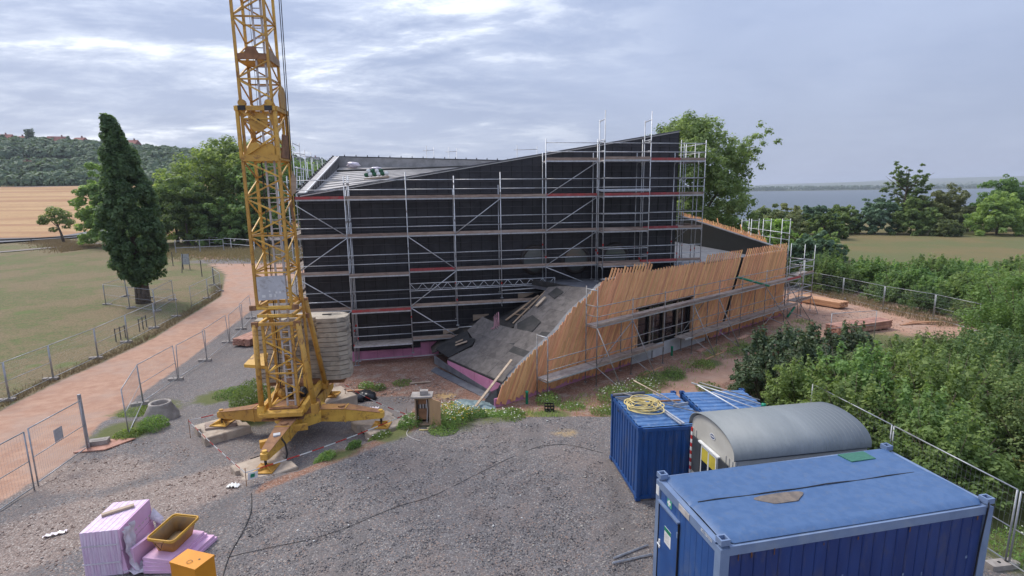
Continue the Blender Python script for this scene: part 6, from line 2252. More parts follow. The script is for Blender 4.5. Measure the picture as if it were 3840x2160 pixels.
# rolls on the hall roof
rl = thing('roll_pallet', hp(-7.6, 7.4, roof_z(-7.6, 7.4)), 'pallet of green and white wrapped rolls on the hall roof', 'pallet')
for i in range(5):
    MB().beam(hp(-8.4, 6.9 + .25 * i, roof_z(-8.4, 7) + .1), hp(-6.8, 6.9 + .25 * i, roof_z(-6.8, 7) + .1), .1, .12).build('pallet_board', M['plank'], rl)
for i in range(6):
    a = hp(-8.25 + .26 * i, 6.9, roof_z(-7.6, 7) + .30 + .02 * i)
    MB().tube(a, a + HN * 1.0, .14, 10).build('roll', M['greenbag'] if i % 2 == 0 else M['white'], rl, True)
for i in range(4):
    a = hp(-8.1 + .27 * i, 6.95, roof_z(-7.6, 7) + .55)
    MB().tube(a, a + HN * .9, .14, 10).build('roll', M['white'] if i % 2 == 0 else M['greenbag'], rl, True)
MB().blob(hp(-7.6, 7.3, roof_z(-7.6, 7) + .72), (.35, .28, .10), 3, 12, 6, .25).build('wrapping', M['foil'], rl, True)
o = MB().blob(hp(-9.9, 17.6, roof_z(-9.9, 17.6) + .3), (.55, .35, .25), 9, 12, 7, .25).build('wrapped_pack', M['foil'], None, True)
tag(o, 'small wrapped pack in the far corner of the hall roof', 'pack')
# ------------------------------------------------------------------ vegetation
def leaf_mesh(name, pos, nrm, size, tint, matl, ratio=.62, droop=.25):
    """one folded diamond per leaf"""
    n = len(pos)
    rnd = RNG.normal(0, 1, (n, 3))
    nrm = nrm / np.linalg.norm(nrm, axis=1, keepdims=True)
    t = np.cross(nrm, rnd)
    t /= np.linalg.norm(t, axis=1, keepdims=True) + 1e-9
    b = np.cross(nrm, t)
    L = (size * np.clip(RNG.lognormal(-.05, .38, n), .4, 2.0))[:, None] if np.isscalar(size) else (size * RNG.uniform(.7, 1.3, n))[:, None]
    tip = t * L + nrm * L * -droop
    v = np.stack([pos - t * L, pos + b * L * ratio, pos + tip, pos - b * L * ratio], 1)
    me = bpy.data.meshes.new(name)
    np_mesh(me, v.reshape(-1, 3), np.arange(n * 4).reshape(n, 4), 4)
    at = me.attributes.new('tint', 'FLOAT', 'FACE')
    at.data.foreach_set('value', tint.astype(np.float32))
    me.materials.append(matl)
    return me


def cloud(blobs, n, up=.8, rough=.75, inner=.35):
    """points and normals on the shells of many blobs; blobs: centre xyz, radius xyz"""
    bl = np.array(blobs, float)
    wgt = (bl[:, 3] * bl[:, 4] + bl[:, 4] * bl[:, 5] + bl[:, 3] * bl[:, 5])
    k = RNG.choice(len(bl), n, p=wgt / wgt.sum())
    d = RNG.normal(0, 1, (n, 3))
    d /= np.linalg.norm(d, axis=1, keepdims=True)
    rad = 1 - inner * RNG.uniform(0, 1, n) ** 1.6 + RNG.normal(0, .07, n)
    p = bl[k, :3] + d * bl[k, 3:] * rad[:, None]
    nn = d + RNG.normal(0, rough, (n, 3)) * .6 + np.array([0, 0, up])
    bt = RNG.uniform(0, 1, len(bl))
    tint = np.clip(.55 * bt[k] + .5 * RNG.uniform(0, 1, n), 0, 1)
    return p, nn, tint


def blobs_ellipsoid(rx, ry, rz, cz, nb, br, seed, low=False):
    """twig-sized clumps spread through an uneven crown: a few big lobes, each carrying many clumps"""
    rg = np.random.default_rng(seed)
    lobes = []
    for i in range(7):
        a = 6.28 * i / 7 + rg.uniform(-.5, .5)
        e = rg.uniform(-.5, .75)
        q = rg.uniform(.25, .55)
        lobes.append((rx * q * math.cos(a), ry * q * math.sin(a), cz + rz * e * .62, rg.uniform(.42, .62)))
    lobes.append((0, 0, cz + rz * .38, .6))
    out = []
    for i in range(nb * 4):
        lx, ly, lz, q = lobes[rg.integers(len(lobes))]
        d = rg.normal(0, 1, 3)
        d /= np.linalg.norm(d)
        rr = rg.uniform(.35, 1.0) ** .6
        s = br * .5 * rg.uniform(.5, 1.4)
        x, y, z = lx + d[0] * rx * q * rr, ly + d[1] * ry * q * rr, lz + d[2] * rz * q * rr
        if low and rg.random() < .3:
            a = rg.uniform(0, 6.28)
            k = rg.uniform(.5, .95)
            x, y, z = rx * k * math.cos(a), ry * k * math.sin(a), rg.uniform(.1, 1.0) * cz
        out.append((x, y, max(z, .25 * s), s, s, s * rg.uniform(.55, .85)))
    return out


def limbs(mb, top, nl, r0, spread, seed, z0=0.0, frac=.35):
    rg = random.Random(seed)
    mb.path([(0, 0, z0 - .2), (.03 * top * rg.uniform(-.4, .4), .03 * top * rg.uniform(-.4, .4), z0 + top * .4), (.05 * top * rg.uniform(-1, 1), .04 * top * rg.uniform(-1, 1), z0 + top * .9)], r0, 7, r0 * .18)
    for i in range(nl):
        a = 6.28 * i / nl + rg.uniform(-.4, .4)
        z = z0 + top * rg.uniform(frac, .75)
        s = spread * rg.uniform(.5, .9)
        mb.path([(0, 0, z), (s * .5 * math.cos(a), s * .5 * math.sin(a), z + top * .09), (s * math.cos(a), s * math.sin(a), z + top * rg.uniform(.12, .28))], r0 * .42, 5, r0 * .07)
    return mb


def plant(name, loc, label, cat, group, leaf, blobs, n, size, seed, trunk=None, rz=0.0, sc=1.0, part='crown', stem='trunk', up=.8, inner=.35):
    t = thing(name, loc, label, cat, group, rz, local=True)
    p, nn, ti = cloud(blobs, n, up=up, inner=inner)
    kid(t, link(part, leaf_mesh(part, p, nn, size, ti, M[leaf]), t))
    if trunk:
        kid(t, trunk.build(stem, M['bark'], t, True))
    if sc != 1.0:
        t.scale = (sc,) * 3 if not isinstance(sc, tuple) else sc
    return t


# columnar tree in its pen
bl = []
rg = np.random.default_rng(2)
for i in range(620):
    z = rg.uniform(0, 1)
    zz_ = 2.2 + 14.5 * z
    w_ = float(np.interp(z, [0, .05, .15, .32, .48, .64, .80, .93, 1.0], [.9, 1.65, 2.15, 2.35, 2.15, 1.7, 1.1, .68, .25]))
    off = float(np.interp(z, [0, .25, .6, .85, 1], [.1, .05, -.15, -.55, -.95]))
    a = rg.uniform(0, 6.28)
    r_ = w_ * rg.uniform(.6, .97) * (1 + .06 * math.sin(3 * a + 9 * z))
    s = .36 * rg.uniform(.7, 1.3) * (1 if z < .8 else .7)
    bl.append((off + r_ * math.cos(a), r_ * math.sin(a), zz_, s, s, s * 1.25))
tr = MB().path([(0, 0, -.2), (.05, 0, 1.4), (-.1, 0, 6), (-.5, 0, 12)], .62, 12, .12)
for i in range(9):
    a = 6.28 * i / 9
    tr.path([(.45 * math.cos(a), .45 * math.sin(a), -.1), (.40 * math.cos(a), .40 * math.sin(a), 2.0), (1.0 * math.cos(a), 1.0 * math.sin(a), 4.5)], .2, 6, .1)
plant('columnar_tree', (-34.4, 48.8, H(-34.4, 48.8)), 'tall dark green columnar tree standing inside a fence pen', 'tree', None, 'leaf_column', bl, 60000, .125, 2, tr, up=.5)

# small roadside tree, windswept
bl = [(-2.6, 0, 6.4, 1.9, 1.5, 1.0), (-.6, 0, 8.0, 2.0, 1.7, 1.1), (1.4, .4, 7.2, 1.6, 1.5, 1.0), (-3.9, 0, 5.4, 1.3, 1.1, .7), (.6, 0, 5.8, 1.6, 1.3, .9), (2.6, 0, 5.4, 1.3, 1.2, .8), (-1.4, 0, 3.6, 1.2, 1.0, .6), (1.8, 0, 4.2, .9, .8, .5)]
tr = MB().path([(.6, 0, -.2), (.2, 0, 2.5), (-.6, 0, 5.5), (-1.0, 0, 8.0)], .34, 7, .08).path([(0, 0, 3.8), (-1.8, 0, 5.6), (-3.2, 0, 6.3)], .13, 5, .04).path([(-.2, 0, 4.4), (1.2, 0, 6.2), (1.8, 0, 7)], .12, 5, .04)
plant('roadside_tree', (-100, 118.7, H(-100, 118.7)), 'small windswept tree alone by the crash barrier', 'tree', None, 'leaf_fresh', bl, 2400, .22, 3, tr, sc=.9)


def broad(name, loc, h_, rx, ry, label, leaf, n, size, seed, nb=46, base=.18, group=None, br=.30, cat='tree', up=.8):
    rz_ = h_ * (1 - base) / 2
    b0 = blobs_ellipsoid(rx * 1.12, ry * 1.12, rz_ * 1.12, h_ * base + rz_, nb, br * min(rx, rz_), seed, low=base < .1)
    tr = limbs(MB(), h_ * .8, 6, h_ * .02 + .05, rx * .8, seed)
    return plant(name, (loc[0], loc[1], H(*loc)), label, cat, group, leaf, b0, n, size, seed, tr, up=up)


GL = 'trees left of the crane'
broad('broadleaf_tree', (-79, 106), 16.6, 5.2, 5, 'light green broad tree just left of the columnar tree', 'leaf_fresh', 17000, .27, 11, group=GL, base=.02, nb=70)
broad('broadleaf_tree', (-63, 104), 12.2, 8.6, 6, 'bushy mid green tree right of the columnar tree', 'leaf_mid', 17000, .26, 12, nb=60, group=GL, base=.02)
broad('broadleaf_tree', (-70, 112), 15.0, 6.0, 5, 'green tree partly hidden behind the columnar tree', 'leaf_fresh', 11000, .26, 17, nb=50, group=GL, base=.02)
broad('broadleaf_tree', (-57.5, 112), 20.4, 10.5, 8, 'largest light green tree left of the crane mast', 'leaf_fresh', 30000, .28, 13, nb=100, group=GL, base=.02)
broad('broadleaf_tree', (-45, 108), 19.0, 9.0, 7, 'tree seen through the lower crane mast', 'leaf_mid', 22000, .28, 14, nb=80, group=GL, base=.02)
broad('broadleaf_tree', (-54, 103), 8.6, 6.5, 5, 'low dark tree behind the white barrier', 'leaf_mid', 11000, .26, 15, group=GL, base=.0)
broad('broadleaf_tree', (-34, 108), 14.0, 7, 6, 'tree right of the crane mast beside the hall corner', 'leaf_mid', 15000, .27, 16, nb=60, group=GL, base=.02)

# poplar behind the hall
bl = []
rg = np.random.default_rng(8)
for i in range(700):
    z = rg.uniform(.12, 1)
    w_ = float(np.interp(z, [.1, .3, .55, .8, .92, 1], [6.2, 6.4, 5.9, 5.4, 3.8, 1.4]))
    a = rg.uniform(0, 6.28)
    r_ = w_ * math.sqrt(rg.uniform(.05, 1)) * (1 + .18 * math.sin(4 * a + 11 * z))
    s = rg.uniform(.5, 1.0)
    bl.append((r_ * math.cos(a) - .8 * (z > .6), r_ * math.sin(a), 16.9 * z + rg.normal(0, .3), s, s, s * .9))
for i in range(70):
    t_ = i / 69
    bl.append((2.8 + 3.9 * t_ + rg.normal(0, .9), rg.normal(0, .9), 9.8 + 5.0 * t_ + rg.normal(0, .85), .55, .55, .45))
tr = limbs(MB(), 15, 9, .4, 4.2, 8, frac=.2).path([(0, 0, 5), (2.6, 0, 9.0), (4.8, 0, 12.2), (6.2, 0, 14.0)], .2, 6, .04)
plant('poplar_tree', (20.6, 61.0, H(20.6, 61)), 'tall poplar with ragged crown behind the right end of the hall', 'tree', None, 'leaf_poplar', bl, 95000, .125, 8, tr, inner=1.0)
GF = 'shrubs and trees at the far edge of the meadow'
bl = []
for i in range(38):                                        # open crown: clumps strung along rising branches
    a, e_ = rg.uniform(0, 6.28), rg.uniform(.25, .95)
    for j in range(7):
        t_ = .35 + .65 * j / 6
        rr = 6.4 * t_ * (1.05 - e_ * .75)
        bl.append((rr * math.cos(a) + rg.normal(0, .3), rr * math.sin(a) + rg.normal(0, .3), 16.2 * (e_ * (.55 + .45 * t_)) + 1.2 + rg.normal(0, .3), .48, .48, .36))
tr = limbs(MB(), 16, 14, .32, 5.2, 18, frac=.25)
plant('poplar_tree', (87.0, 119.0, H(87, 119)), 'open wispy poplar rising above the bushes by the lake', 'tree', GF, 'leaf_mid', bl, 8500, .20, 9, tr, inner=.9, sc=(1.1, 1.1, .93))
belt = [(50.5, 104, 6.6, 4.6, 'olive', 'feathery olive bush nearest the lake gap on the left'), (57, 112, 6.6, 4.6, 'olive', 'olive bush right of the feathery one'), (66, 116, 6.0, 5.0, 'far', 'low grey green bush between olive bush and dark clump'), (72.5, 118, 7.4, 4.4, 'mid', 'rounded mid green bush left of the wispy poplar'), (79, 116, 7.6, 4.4, 'far', 'dark bush touching the wispy poplar on its left'), (84.5, 113, 7.2, 4.2, 'mid', 'mid green bush at the foot of the wispy poplar'),
        (93, 120, 8.0, 5.4, 'olive', 'brownish olive bush right of the wispy poplar'), (101, 124, 10.4, 6.0, 'olive', 'tall olive tree behind the round dark green tree'), (100.0, 110, 9.0, 5.6, 'fresh', 'round bright green tree on the right of the meadow edge'), (111.5, 121, 12.2, 7.0, 'mid', 'large dark green tree right of the round one'), (122, 122, 12.2, 7.0, 'far', 'large tree at the right picture edge beyond the meadow'), (88.5, 108.5, 3.4, 2.8, 'olive', 'small yellowish bush in front of the meadow hedge'), (45.5, 99, 3.6, 3.4, 'far', 'small pale bush at the left end of the meadow edge'), (62, 106, 5.0, 4.2, 'mid', 'low green bush in front of the olive bush'), (131, 126, 12, 7, 'mid', 'tree cut by the right picture edge beyond the meadow')]
for i, (x, y, h_, r_, lf, lb) in enumerate(belt):
    broad('meadow_bush' if h_ < 9 else 'broadleaf_tree', (x, y), h_, r_, r_ * .8, lb, 'leaf_' + lf, int(4200 + 700 * h_), .24, 30 + i, nb=44, base=.0, group=GF, cat='bush' if h_ < 9 else 'tree')
GBh = 'bushes behind the right end of the building'
for i, (x, y, h_, r_, lf, lb) in enumerate(((27.5, 66, 6.0, 4.2, 'mid', 'bush under the poplar crown right of the scaffold'), (34, 72, 6.2, 4.0, 'fresh', 'light green bush right of the poplar foot'), (40, 80, 6.4, 4.0, 'olive', 'olive bush between poplar and lake gap'), (22, 70, 7.5, 4.6, 'mid', 'dense bush directly behind the far slatted parapet'), (43, 74, 4.2, 3.4, 'mid', 'lower green bush beside the scaffold frames behind the parapet'), (37.5, 66, 4.6, 3.4, 'far', 'grey green bush right behind the scaffold frames'))):
    broad('bush', (x, y), h_, r_, r_ * .85, lb, 'leaf_' + lf, 9000, .17, 60 + i, nb=44, base=.0, group=GBh, cat='bush')


# shrub types for hedges: local prototypes, then copies
def shrub_proto(name, leaf, h_, r_, n, size, seed, label, group, nb=40, up=.5):
    bl = blobs_ellipsoid(r_ * 1.1, r_ * 1.1, h_ * .56, h_ * .5, nb, .34 * r_, seed, low=True)
    rg = random.Random(seed)
    for i in range(16):                                    # long shoots break the outline
        a, q = rg.uniform(0, 6.28), rg.uniform(.1, .95)
        for j in range(6):
            bl.append((r_ * q * math.cos(a) * (1 + .05 * j), r_ * q * math.sin(a) * (1 + .05 * j), h_ * (1.02 - .45 * q * q) * (.72 + .085 * j), .15 * r_ * (1.1 - .14 * j), .15 * r_ * (1.1 - .14 * j), .12 * r_))
    tr = MB()
    for i in range(14):
        a, q = rg.uniform(0, 6.28), rg.uniform(.5, .95)
        tr.path([(.3 * r_ * math.cos(a), .3 * r_ * math.sin(a), h_ * .4), (q * r_ * math.cos(a), q * r_ * math.sin(a), h_ * rg.uniform(.75, 1.1))], .014, 4, .004)
    for i in range(7):
        a = rg.uniform(0, 6.28)
        tr.path([(.1 * math.cos(a), .1 * math.sin(a), -.15), (.35 * r_ * math.cos(a), .35 * r_ * math.sin(a), h_ * .45), (.7 * r_ * math.cos(a), .7 * r_ * math.sin(a), h_ * .85)], .035, 5, .008)
    return plant(name, (0, 0, -50), label, 'shrub', group, leaf, bl, n, size, seed, tr, part='foliage', stem='stem', up=up)


def scatter(proto, spots, seed):
    rg = random.Random(seed)
    few = len(spots) < 8
    base = proto['label']
    order = sorted(range(len(spots)), key=lambda i: spots[i][0] / spots[i][1])
    for i, (x, y, s) in enumerate(spots):
        sc_ = (s * rg.uniform(.92, 1.1), s * rg.uniform(.92, 1.1), s * rg.uniform(.9, 1.08))
        if i == 0:
            proto.location = (x, y, H(x, y) - .05)
            proto.rotation_euler = (0, 0, rg.uniform(0, 6.28))
            proto.scale = sc_
            o = proto
        else:
            o = dup(proto, (x, y, H(x, y) - .05), rg.uniform(0, 6.28), sc_)
        if few:
            o['label'] = base + ', ' + ORD[order.index(i)] + ' from the left'


GTk = 'thicket beside the containers'
hz = shrub_proto('hazel_shrub', 'leaf_hazel', 3.2, 1.75, 9500, .082, 71, 'large leaved dark hazel shrub between the slats and the container thicket', GTk, up=.9)
scatter(hz, [(11.9, 23.6, .86), (13.6, 24.4, .9), (12.6, 21.8, .88), (15.3, 24.0, .86), (10.6, 21.2, .72), (16.8, 25.4, .78)], 1)
mpv = shrub_proto('maple_shrub', 'leaf_maple', 2.7, 1.6, 11000, .056, 72, 'fresh green maple leaved shrub overhanging the fence behind the hut', GTk, up=.8)
scatter(mpv, [(11.3, 16.6, .92), (12.6, 18.6, 1.0), (10.9, 19.0, .80), (14.2, 16.6, 1.05), (12.2, 13.9, .86), (15.2, 19.4, 1.05), (12.4, 15.4, .9)], 2)
brb = shrub_proto('bramble_shrub', 'leaf_bramble', 2.5, 1.9, 20000, .042, 73, 'small leaved yellowish green bush filling the thicket at the right edge', GTk, up=.8)
scatter(brb, [(15.5, 14.6, .95), (17.2, 17.2, 1.05), (18.0, 20.4, 1.1), (17.6, 22.8, .92), (20.4, 18.6, 1.1), (20.8, 22.2, 1.15), (20.4, 25.2, .85), (18.4, 26.8, .55), (23.6, 24.2, .95), (23.8, 20.6, 1.1), (15.0, 12.0, .85), (18.0, 13.4, 1.0), (21.0, 15.2, 1.1), (24.6, 27.4, .72), (13.8, 21.2, .8), (17.0, 10.6, .9), (24.5, 17.0, 1.1), (26.8, 23.6, 1.15), (21.4, 27.6, .5)], 3)
GHd = 'hedge behind the right hand fence'
hd = shrub_proto('hedge_shrub', 'leaf_mid', 2.9, 2.1, 7000, .10, 74, 'dense green shrub of the long hedge behind the right fence', GHd, up=.8)
spots = []
rg = random.Random(9)
for i in range(34):
    s = i / 33
    x = 27.5 + 34 * s + rg.uniform(-1.4, 1.4)
    y = 54.5 - 6 * s + rg.uniform(-4.0, 4.5)
    spots.append((x, y, rg.uniform(.8, 1.08)))
for i in range(12):
    s = i / 11
    spots.append((33.5 + 2.5 * rg.random() + 5 * s, 47 - 13 * s + rg.uniform(-1.2, 1.2), rg.uniform(.75, 1.0)))
scatter(hd, spots, 4)
hd2 = shrub_proto('hedge_shrub', 'leaf_bramble', 2.6, 2.0, 7500, .085, 75, 'yellowish green shrub among the hedge behind the right fence', GHd, up=.8)
spots = [(32.5 + rg.uniform(0, 22), 40 + rg.uniform(0, 8), rg.uniform(.65, .95)) for i in range(16)] + [(33.2, 36.5, .8), (35.5, 33.5, .95), (30.2, 49.4, .6), (32.0, 45.6, .65)]
scatter(hd2, spots, 5)
tall = shrub_proto('tall_shrub', 'leaf_maple', 5.0, 2.3, 20000, .056, 76, 'tall yellow green shrub at the right picture edge', 'tall shrubs at the right edge', nb=60, up=.7)
scatter(tall, [(28.6, 29.2, 1.0), (31.4, 31.0, .95), (27.6, 26.6, .85), (33.6, 27.8, 1.05)], 6)

# weeds: leafy clumps, some in flower
def weed(x, y, r_, h_, n, label, flower=None, nf=0, seed=0, leaf='weed', fsize=.022, group='weed clumps on the site'):
    z = H(x, y)
    rg = np.random.default_rng(seed)
    k = n
    a = rg.uniform(0, 6.28, k)
    rr = r_ * np.sqrt(rg.uniform(0, 1, k))
    hz_ = h_ * rg.uniform(.05, 1, k) * (1 - .5 * (rr / r_) ** 2)
    px, py = rr * np.cos(a), rr * np.sin(a)
    pos = np.stack([px, py, hz_ + hgt(x + px, y + py) - z], 1)
    nn = np.stack([np.cos(a) * .6, np.sin(a) * .6, np.full(k, .6)], 1) + rg.normal(0, .6, (k, 3))
    t = thing('weed_clump', (x, y, z), label, 'weeds', group, 0, local=True)
    link('leaves', leaf_mesh('leaves', pos, nn, .04, rg.uniform(0, 1, k), M[leaf], .35), t)
    if flower:
        for fl, m in flower:
            a = rg.uniform(0, 6.28, nf)
            rr = r_ * np.sqrt(rg.uniform(0, 1, nf)) * .95
            px, py = rr * np.cos(a), rr * np.sin(a)
            pz = h_ * rg.uniform(.6, 1.1, nf) * (1 - .4 * (rr / r_) ** 2) + hgt(x + px, y + py) - z
            f_ = MB()
            for i in range(nf):
                s = fsize * rg.uniform(.7, 1.4)
                f_.add([(px[i] + s * math.cos(q), py[i] + s * math.sin(q), pz[i] + (.006 if j % 2 else 0)) for j, q in enumerate([6.283 * v / 6 for v in range(6)])] + [(px[i], py[i], pz[i] + .014)], [(v, (v + 1) % 6, 6) for v in range(6)])
            o = f_.build('blossoms', m, t)
            o['kind'] = 'stuff'


FW, FY = ('w', M['flowerw']), ('y', M['flowery'])
W_L = [(-10.9, 21.4, 1.05, 1.7, 9000, 'big bushy weed behind the left crane arm', None, 0), (-10.0, 22.0, .7, .5, 1500, 'lower weed right of the big bush behind crane arm', None, 0), (-14.35, 19.95, .55, .55, 1600, 'weed growing in front of the manhole cone', None, 0), (-14.9, 19.3, .5, .25, 800, 'low weed at the gate base board', None, 0),
       (-6.35, 16.6, .36, .34, 900, 'grass tuft on the bank left of its twin before the crane', None, 0), (-5.6, 17.35, .28, .3, 600, 'grass tuft on the bank right of its twin before the crane', None, 0), (-4.9, 18.2, .45, .22, 700, 'low weeds on the bank by the right pad', [FW], 14), (-3.95, 19.05, .5, .5, 1300, 'white flowering weed left of the cabinet', [FW], 26),
       (-2.45, 19.35, .8, .75, 2600, 'yellow and white flowers right of the cabinet door', [FW, FY], 150), (-1.75, 20.0, .75, .55, 1900, 'white flowers beyond the yellow ones near the cabinet', [FW, FY], 60), (-.9, 20.6, .8, .38, 1500, 'white daisies before the left tip of the slats', [FW], 40), (-.1, 21.2, .6, .3, 1000, 'sparse daisies at the tip of the slatted wing', [FW], 30), (-2.6, 18.5, .55, .22, 900, 'low grass at the foot of the cabinet door', None, 0),
       (1.6, 23.0, .6, .55, 1200, 'tall thin weed at the left slats by the scaffold', [FW], 12), (2.6, 22.2, .6, .3, 600, 'weeds behind the black crate', [FW], 14), (3.9, 21.2, .7, .35, 900, 'green weeds left of the blue container row', [FW], 18), (4.7, 23.0, .9, .8, 2000, 'tall weeds with white umbels below the slats', [FW], 60), (6.0, 23.6, .9, .95, 2000, 'tall white umbel flowers before the first raking props', [FW], 60), (6.9, 25.2, .8, .7, 1500, 'weeds between the raking props', None, 0), (8.4, 26.6, .6, .45, 800, 'green weeds below the glazed doors left', None, 0), (10.4, 27.8, .6, .4, 800, 'green weeds below the glazed doors right', None, 0),
       (13.2, 30.2, .6, .4, 700, 'weeds right of the glazed doors', None, 0), (16.2, 32.4, .7, .4, 800, 'weeds below the slats near the hazel', None, 0), (9.4, 24.4, .6, .4, 900, 'leafy weeds left of the hazel shrubs', None, 0), (8.8, 22.4, .8, .5, 1300, 'leafy weeds behind the blue container row', None, 0), (-7.3, 25.2, .4, .35, 600, 'weed with white flowers on soil below the hall scaffold', [FW], 14), (-6.6, 25.0, .35, .3, 500, 'second weed with white flowers below the hall scaffold', [FW], 10), (-5.6, 25.7, .5, .2, 500, 'flat weed on the red soil before the hall', None, 0), (-16.5, 22.5, 1.0, .12, 1300, 'thin grass strip inside the fence beside the track', None, 0), (-13.6, 24.6, .9, .3, 1300, 'weeds behind the crane near its left hood', None, 0), (12.5, 11.2, 1.0, .5, 1600, 'weeds between fence and office container', [FW], 24), (12.2, 9.0, 1.0, .35, 1300, 'white flowering weeds right of the office container', [FW], 30), (.0, 19.6, .5, .12, 400, 'thin weeds along the gravel edge', [FW], 10)]
for i, (x, y, r_, h_, n, lb, fl, nf) in enumerate(W_L):
    weed(x, y, r_, h_, n, lb, fl, nf, 200 + i)

# dry grass: fringes nobody could count
def blades(name, xs, ys, h_, matl, label, w_=.012):
    n = len(xs)
    z = hgt(xs, ys)
    a = RNG.uniform(0, 6.28, n)
    hh = h_ * RNG.uniform(.5, 1.4, n)
    lx, ly = hh * .45 * RNG.normal(0, 1, n), hh * .45 * RNG.normal(0, 1, n)
    wx, wy = np.cos(a) * w_, np.sin(a) * w_
    v = np.stack([np.stack([xs - wx, ys - wy, z], 1), np.stack([xs + wx, ys + wy, z], 1), np.stack([xs + lx, ys + ly, z + hh], 1)], 1)
    me = bpy.data.meshes.new(name)
    np_mesh(me, v.reshape(-1, 3), np.arange(n * 3).reshape(n, 3), 3)
    at = me.attributes.new('tint', 'FLOAT', 'FACE')
    at.data.foreach_set('value', RNG.uniform(0, 1, n).astype(np.float32))
    me.materials.append(matl)
    tag(link(name, me), label, 'grass', kind='stuff')


y = RNG.uniform(20, 58, 5000)
x = poly_x(lawn_line, y) - np.abs(RNG.normal(0, .55, len(y))) - .1
blades('grass_fringe', x, y, .18, M['dry'], 'dry grass fringe along the lawn side of the track', .018)
n = 26000
x = RNG.uniform(-62, -28, n)
y = 90 + RNG.normal(0, 4.2, n) + (x + 45) * -.35
blades('tall_grass', x, y, .42, M['dry'], 'tall dry grass round the white barrier below the trees', .05)
x = RNG.uniform(-112, -80, 14000)
y = 114 + (x + 96) * -.9 + RNG.normal(0, 2.6, 14000)
blades('roadside_grass', x, y, .32, M['dry'], 'dry verge between road and footpath', .06)
x = RNG.uniform(28, 34, 5000)
y = RNG.uniform(36, 50, 5000)
k = np.abs(x - (30.4 + (40 - y) * .12)) < 1.3
blades('fence_grass', x[k], y[k], .5, M['dry'], 'dry grass below the right hand fence', .02)
u = RNG.uniform(0, 27, 9000)
v = -1.4 - np.abs(RNG.normal(0, 1.1, 9000))
x, y = SO.x + SU.x * u + SN.x * v, SO.y + SU.y * u + SN.y * v
k = RNG.uniform(0, 1, 9000) < .10 + .5 * (np.sin(x * 1.7) * np.sin(y * 1.3) > .1)
blades('soil_grass', x[k], y[k], .20, M['weed'], 'thin grass on the soil strip in front of the slats', .011)

# ------------------------------------------------------------------ wooded hillside and far treelines (read as one mass)
def wood(name, xs, ys, zs, size, per, matl, label):
    n = len(xs)
    d = RNG.normal(0, 1, (n, per, 3))
    d /= np.linalg.norm(d, axis=2, keepdims=True)
    d[..., 2] = np.abs(d[..., 2]) * 1.1 - .25
    s = (size * RNG.uniform(.6, 1.5, n))[:, None, None]
    p = np.stack([xs, ys, zs], 1)[:, None] + d * s * np.array([1, 1, 1.05]) + np.array([0, 0, .45]) * s
    nn = d + RNG.normal(0, .35, d.shape) + np.array([0, 0, .3])
    t = np.clip(.6 * RNG.uniform(0, 1, n)[:, None] + .4 * RNG.uniform(0, 1, (n, per)), 0, 1)
    me = leaf_mesh(name, p.reshape(-1, 3), nn.reshape(-1, 3), np.repeat(s.ravel() * .27, per), t.ravel(), matl, .8, .1)
    tag(link(name, me), label, 'woodland', kind='stuff')


n = 5600
x = RNG.uniform(-560, 40, n)
y = 306 + 185 * RNG.uniform(0, 1, n) ** .9
clear = (np.hypot((x + 335) / 34, (y - 395) / 14) < 1) | (np.hypot((x + 300) / 22, (y - 350) / 8) < 1) | (np.hypot((x + 420) / 30, (y - 430) / 10) < 1)
k = ~clear & ~((y > 452) & (RNG.uniform(0, 1, n) < .55))
wood('hillside_wood', x[k], y[k], hgt(x[k], y[k]), 4.0, 60, M['leaf_far'], 'bushy wood covering the hillside on the left')
n = 1500
x = RNG.uniform(-200, 2900, n)
y = RNG.uniform(2165, 2230, n)
wood('far_treeline', x, y, far_z(x, y) + 1, 8.5, 14, M['leaf_far'], 'long treeline on the far shore of the lake')
n = 1600
x = RNG.uniform(0, 5200, n)
y = RNG.uniform(2500, 4200, n)
wood('far_woods', x, y, far_z(x, y), 10, 9, M['leaf_far'], 'scattered woods on the hills beyond the lake')

# houses on the hill
HS = [(-432, 470, 15, 9, 'rooftile', .2, 1.0), (-448, 468, 9, 7, 'roofgrey', .5, 1.0), (-418, 472, 9, 8, 'rooftile', -.1, .8), (-383, 468, 14, 8, 'rooftile', .3, .9), (-366, 470, 10, 8, 'rooftile', -.2, .9), (-340, 472, 11, 8, 'roofgrey', .2, .9), (-322, 470, 9, 8, 'rooftile', .0, 1.1), (-230, 470, 10, 8, 'roofgrey', .2, .8), (-206, 472, 11, 8, 'rooftile', -.2, .9), (-188, 470, 9, 8, 'roofgrey', .2, .9), (-170, 472, 10, 8, 'roofgrey', .1, .9), (-150, 470, 9, 8, 'rooftile', .2, .8), (-330, 372, 9, 6, 'rooftile', .1, .6), (-388, 398, 6, 5, 'roofgrey', .4, .5)]
HLB = ['widest red roofed house on the ridge left of the columnar tree', 'white gabled grey roofed house at the far left of the ridge', 'small red roofed house right of the widest ridge house', 'long red roofed house midway to the columnar tree', 'red roofed house left of two grey ones on the ridge', 'grey roofed house close to the columnar tree top', 'red roofed house touching the columnar tree on its left', 'grey roofed house just right of the columnar tree', 'red roofed house second right of the columnar tree', 'grey roofed house third right of the columnar tree', 'grey roofed house fourth right of the columnar tree', 'red roofed house above the trees left of the crane', 'pinkish house halfway down the wooded slope', 'tiny pale hut on the wooded slope at far left']
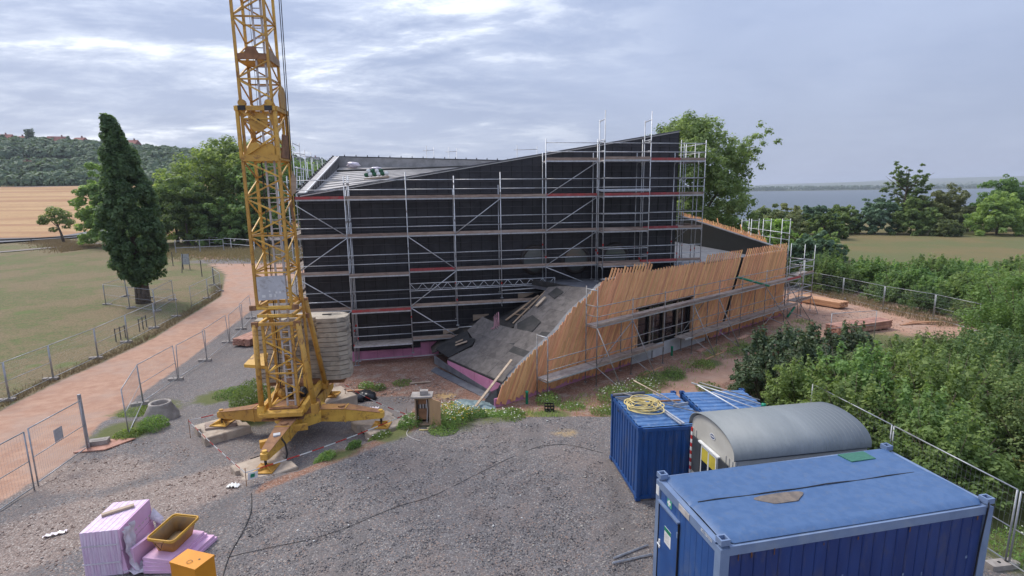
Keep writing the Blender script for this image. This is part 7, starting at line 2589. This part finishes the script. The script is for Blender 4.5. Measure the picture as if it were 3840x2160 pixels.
for i, (x, y, L_, dp, rm, rz_, hs) in enumerate(HS):
    z = H(x, y) + (2.2 if y > 440 else 2.2)
    t = thing('house', (x, y, z - 3), HLB[i], 'house', 'houses on the hill', rz_, local=True)
    hh = 4.5 * hs
    MB().box((0, 0, hh / 2 + .5), (L_, dp, hh + 3)).build('wall', M['render'], t)
    zr, e = hh + 2, .5
    o = MB().add([(-L_ / 2 - e, -dp / 2 - e, zr - .3), (L_ / 2 + e, -dp / 2 - e, zr - .3), (L_ / 2 + e, dp / 2 + e, zr - .3), (-L_ / 2 - e, dp / 2 + e, zr - .3), (-L_ / 2 - e, 0, zr + dp * .45), (L_ / 2 + e, 0, zr + dp * .45)], [(0, 1, 5, 4), (2, 3, 4, 5), (0, 4, 3), (1, 2, 5), (0, 3, 2, 1)]).build('roof', M[rm], t)
    MB().box((L_ * .2, 0, zr + dp * .5), (.8, .8, 1.6)).build('chimney', M['rooftile'], o)
    for k in range(3):
        MB().box((-L_ * .3 + L_ * .3 * k, -dp / 2 - .03, hh * .6 + 1), (1.2, .1, 1.4)).build('window', M['shutter'], t)
# single taller trees along the ridge
for i, (x, h_) in enumerate(((-452, 15), (-428, 10), (-408, 13), (-400, 15), (-372, 10), (-346, 11), (-330, 9), (-236, 10), (-214, 9), (-180, 10), (-160, 9))):
    b0 = [(RNG.normal(0, h_ * .09), RNG.normal(0, 1), h_ * (.25 + .07 * j), h_ * .16 * (1.15 - .08 * j), h_ * .16, h_ * .1) for j in range(10)]
    tr = MB().path([(0, 0, -.5), (0, 0, h_ * .9)], .3, 5, .08)
    plant('ridge_tree', (x, 462 + (i % 3) * 4, H(x, 464)), ORD[i] + ' taller tree standing out on the ridge, counted from the left', 'tree', 'taller trees on the ridge', 'leaf_far', b0, 420, .8, 300 + i, tr)
# ------------------------------------------------------------------ damp air
hm, nt = nodes('damp_air')
b = NB(nt)
pv = b.n('ShaderNodeVolumePrincipled')
pv.inputs['Color'].default_value = (.80, .86, .98, 1)
pv.inputs['Density'].default_value = .00016
pv.inputs['Anisotropy'].default_value = .2
o_ = b.n('ShaderNodeOutputMaterial')
nt.links.new(pv.outputs[0], o_.inputs['Volume'])
hb = MB().box((500, 4600, 55), (13400, 9600, 134)).build('haze', hm)
tag(hb, 'thin grey blue haze of the damp air', 'haze', kind='stuff')
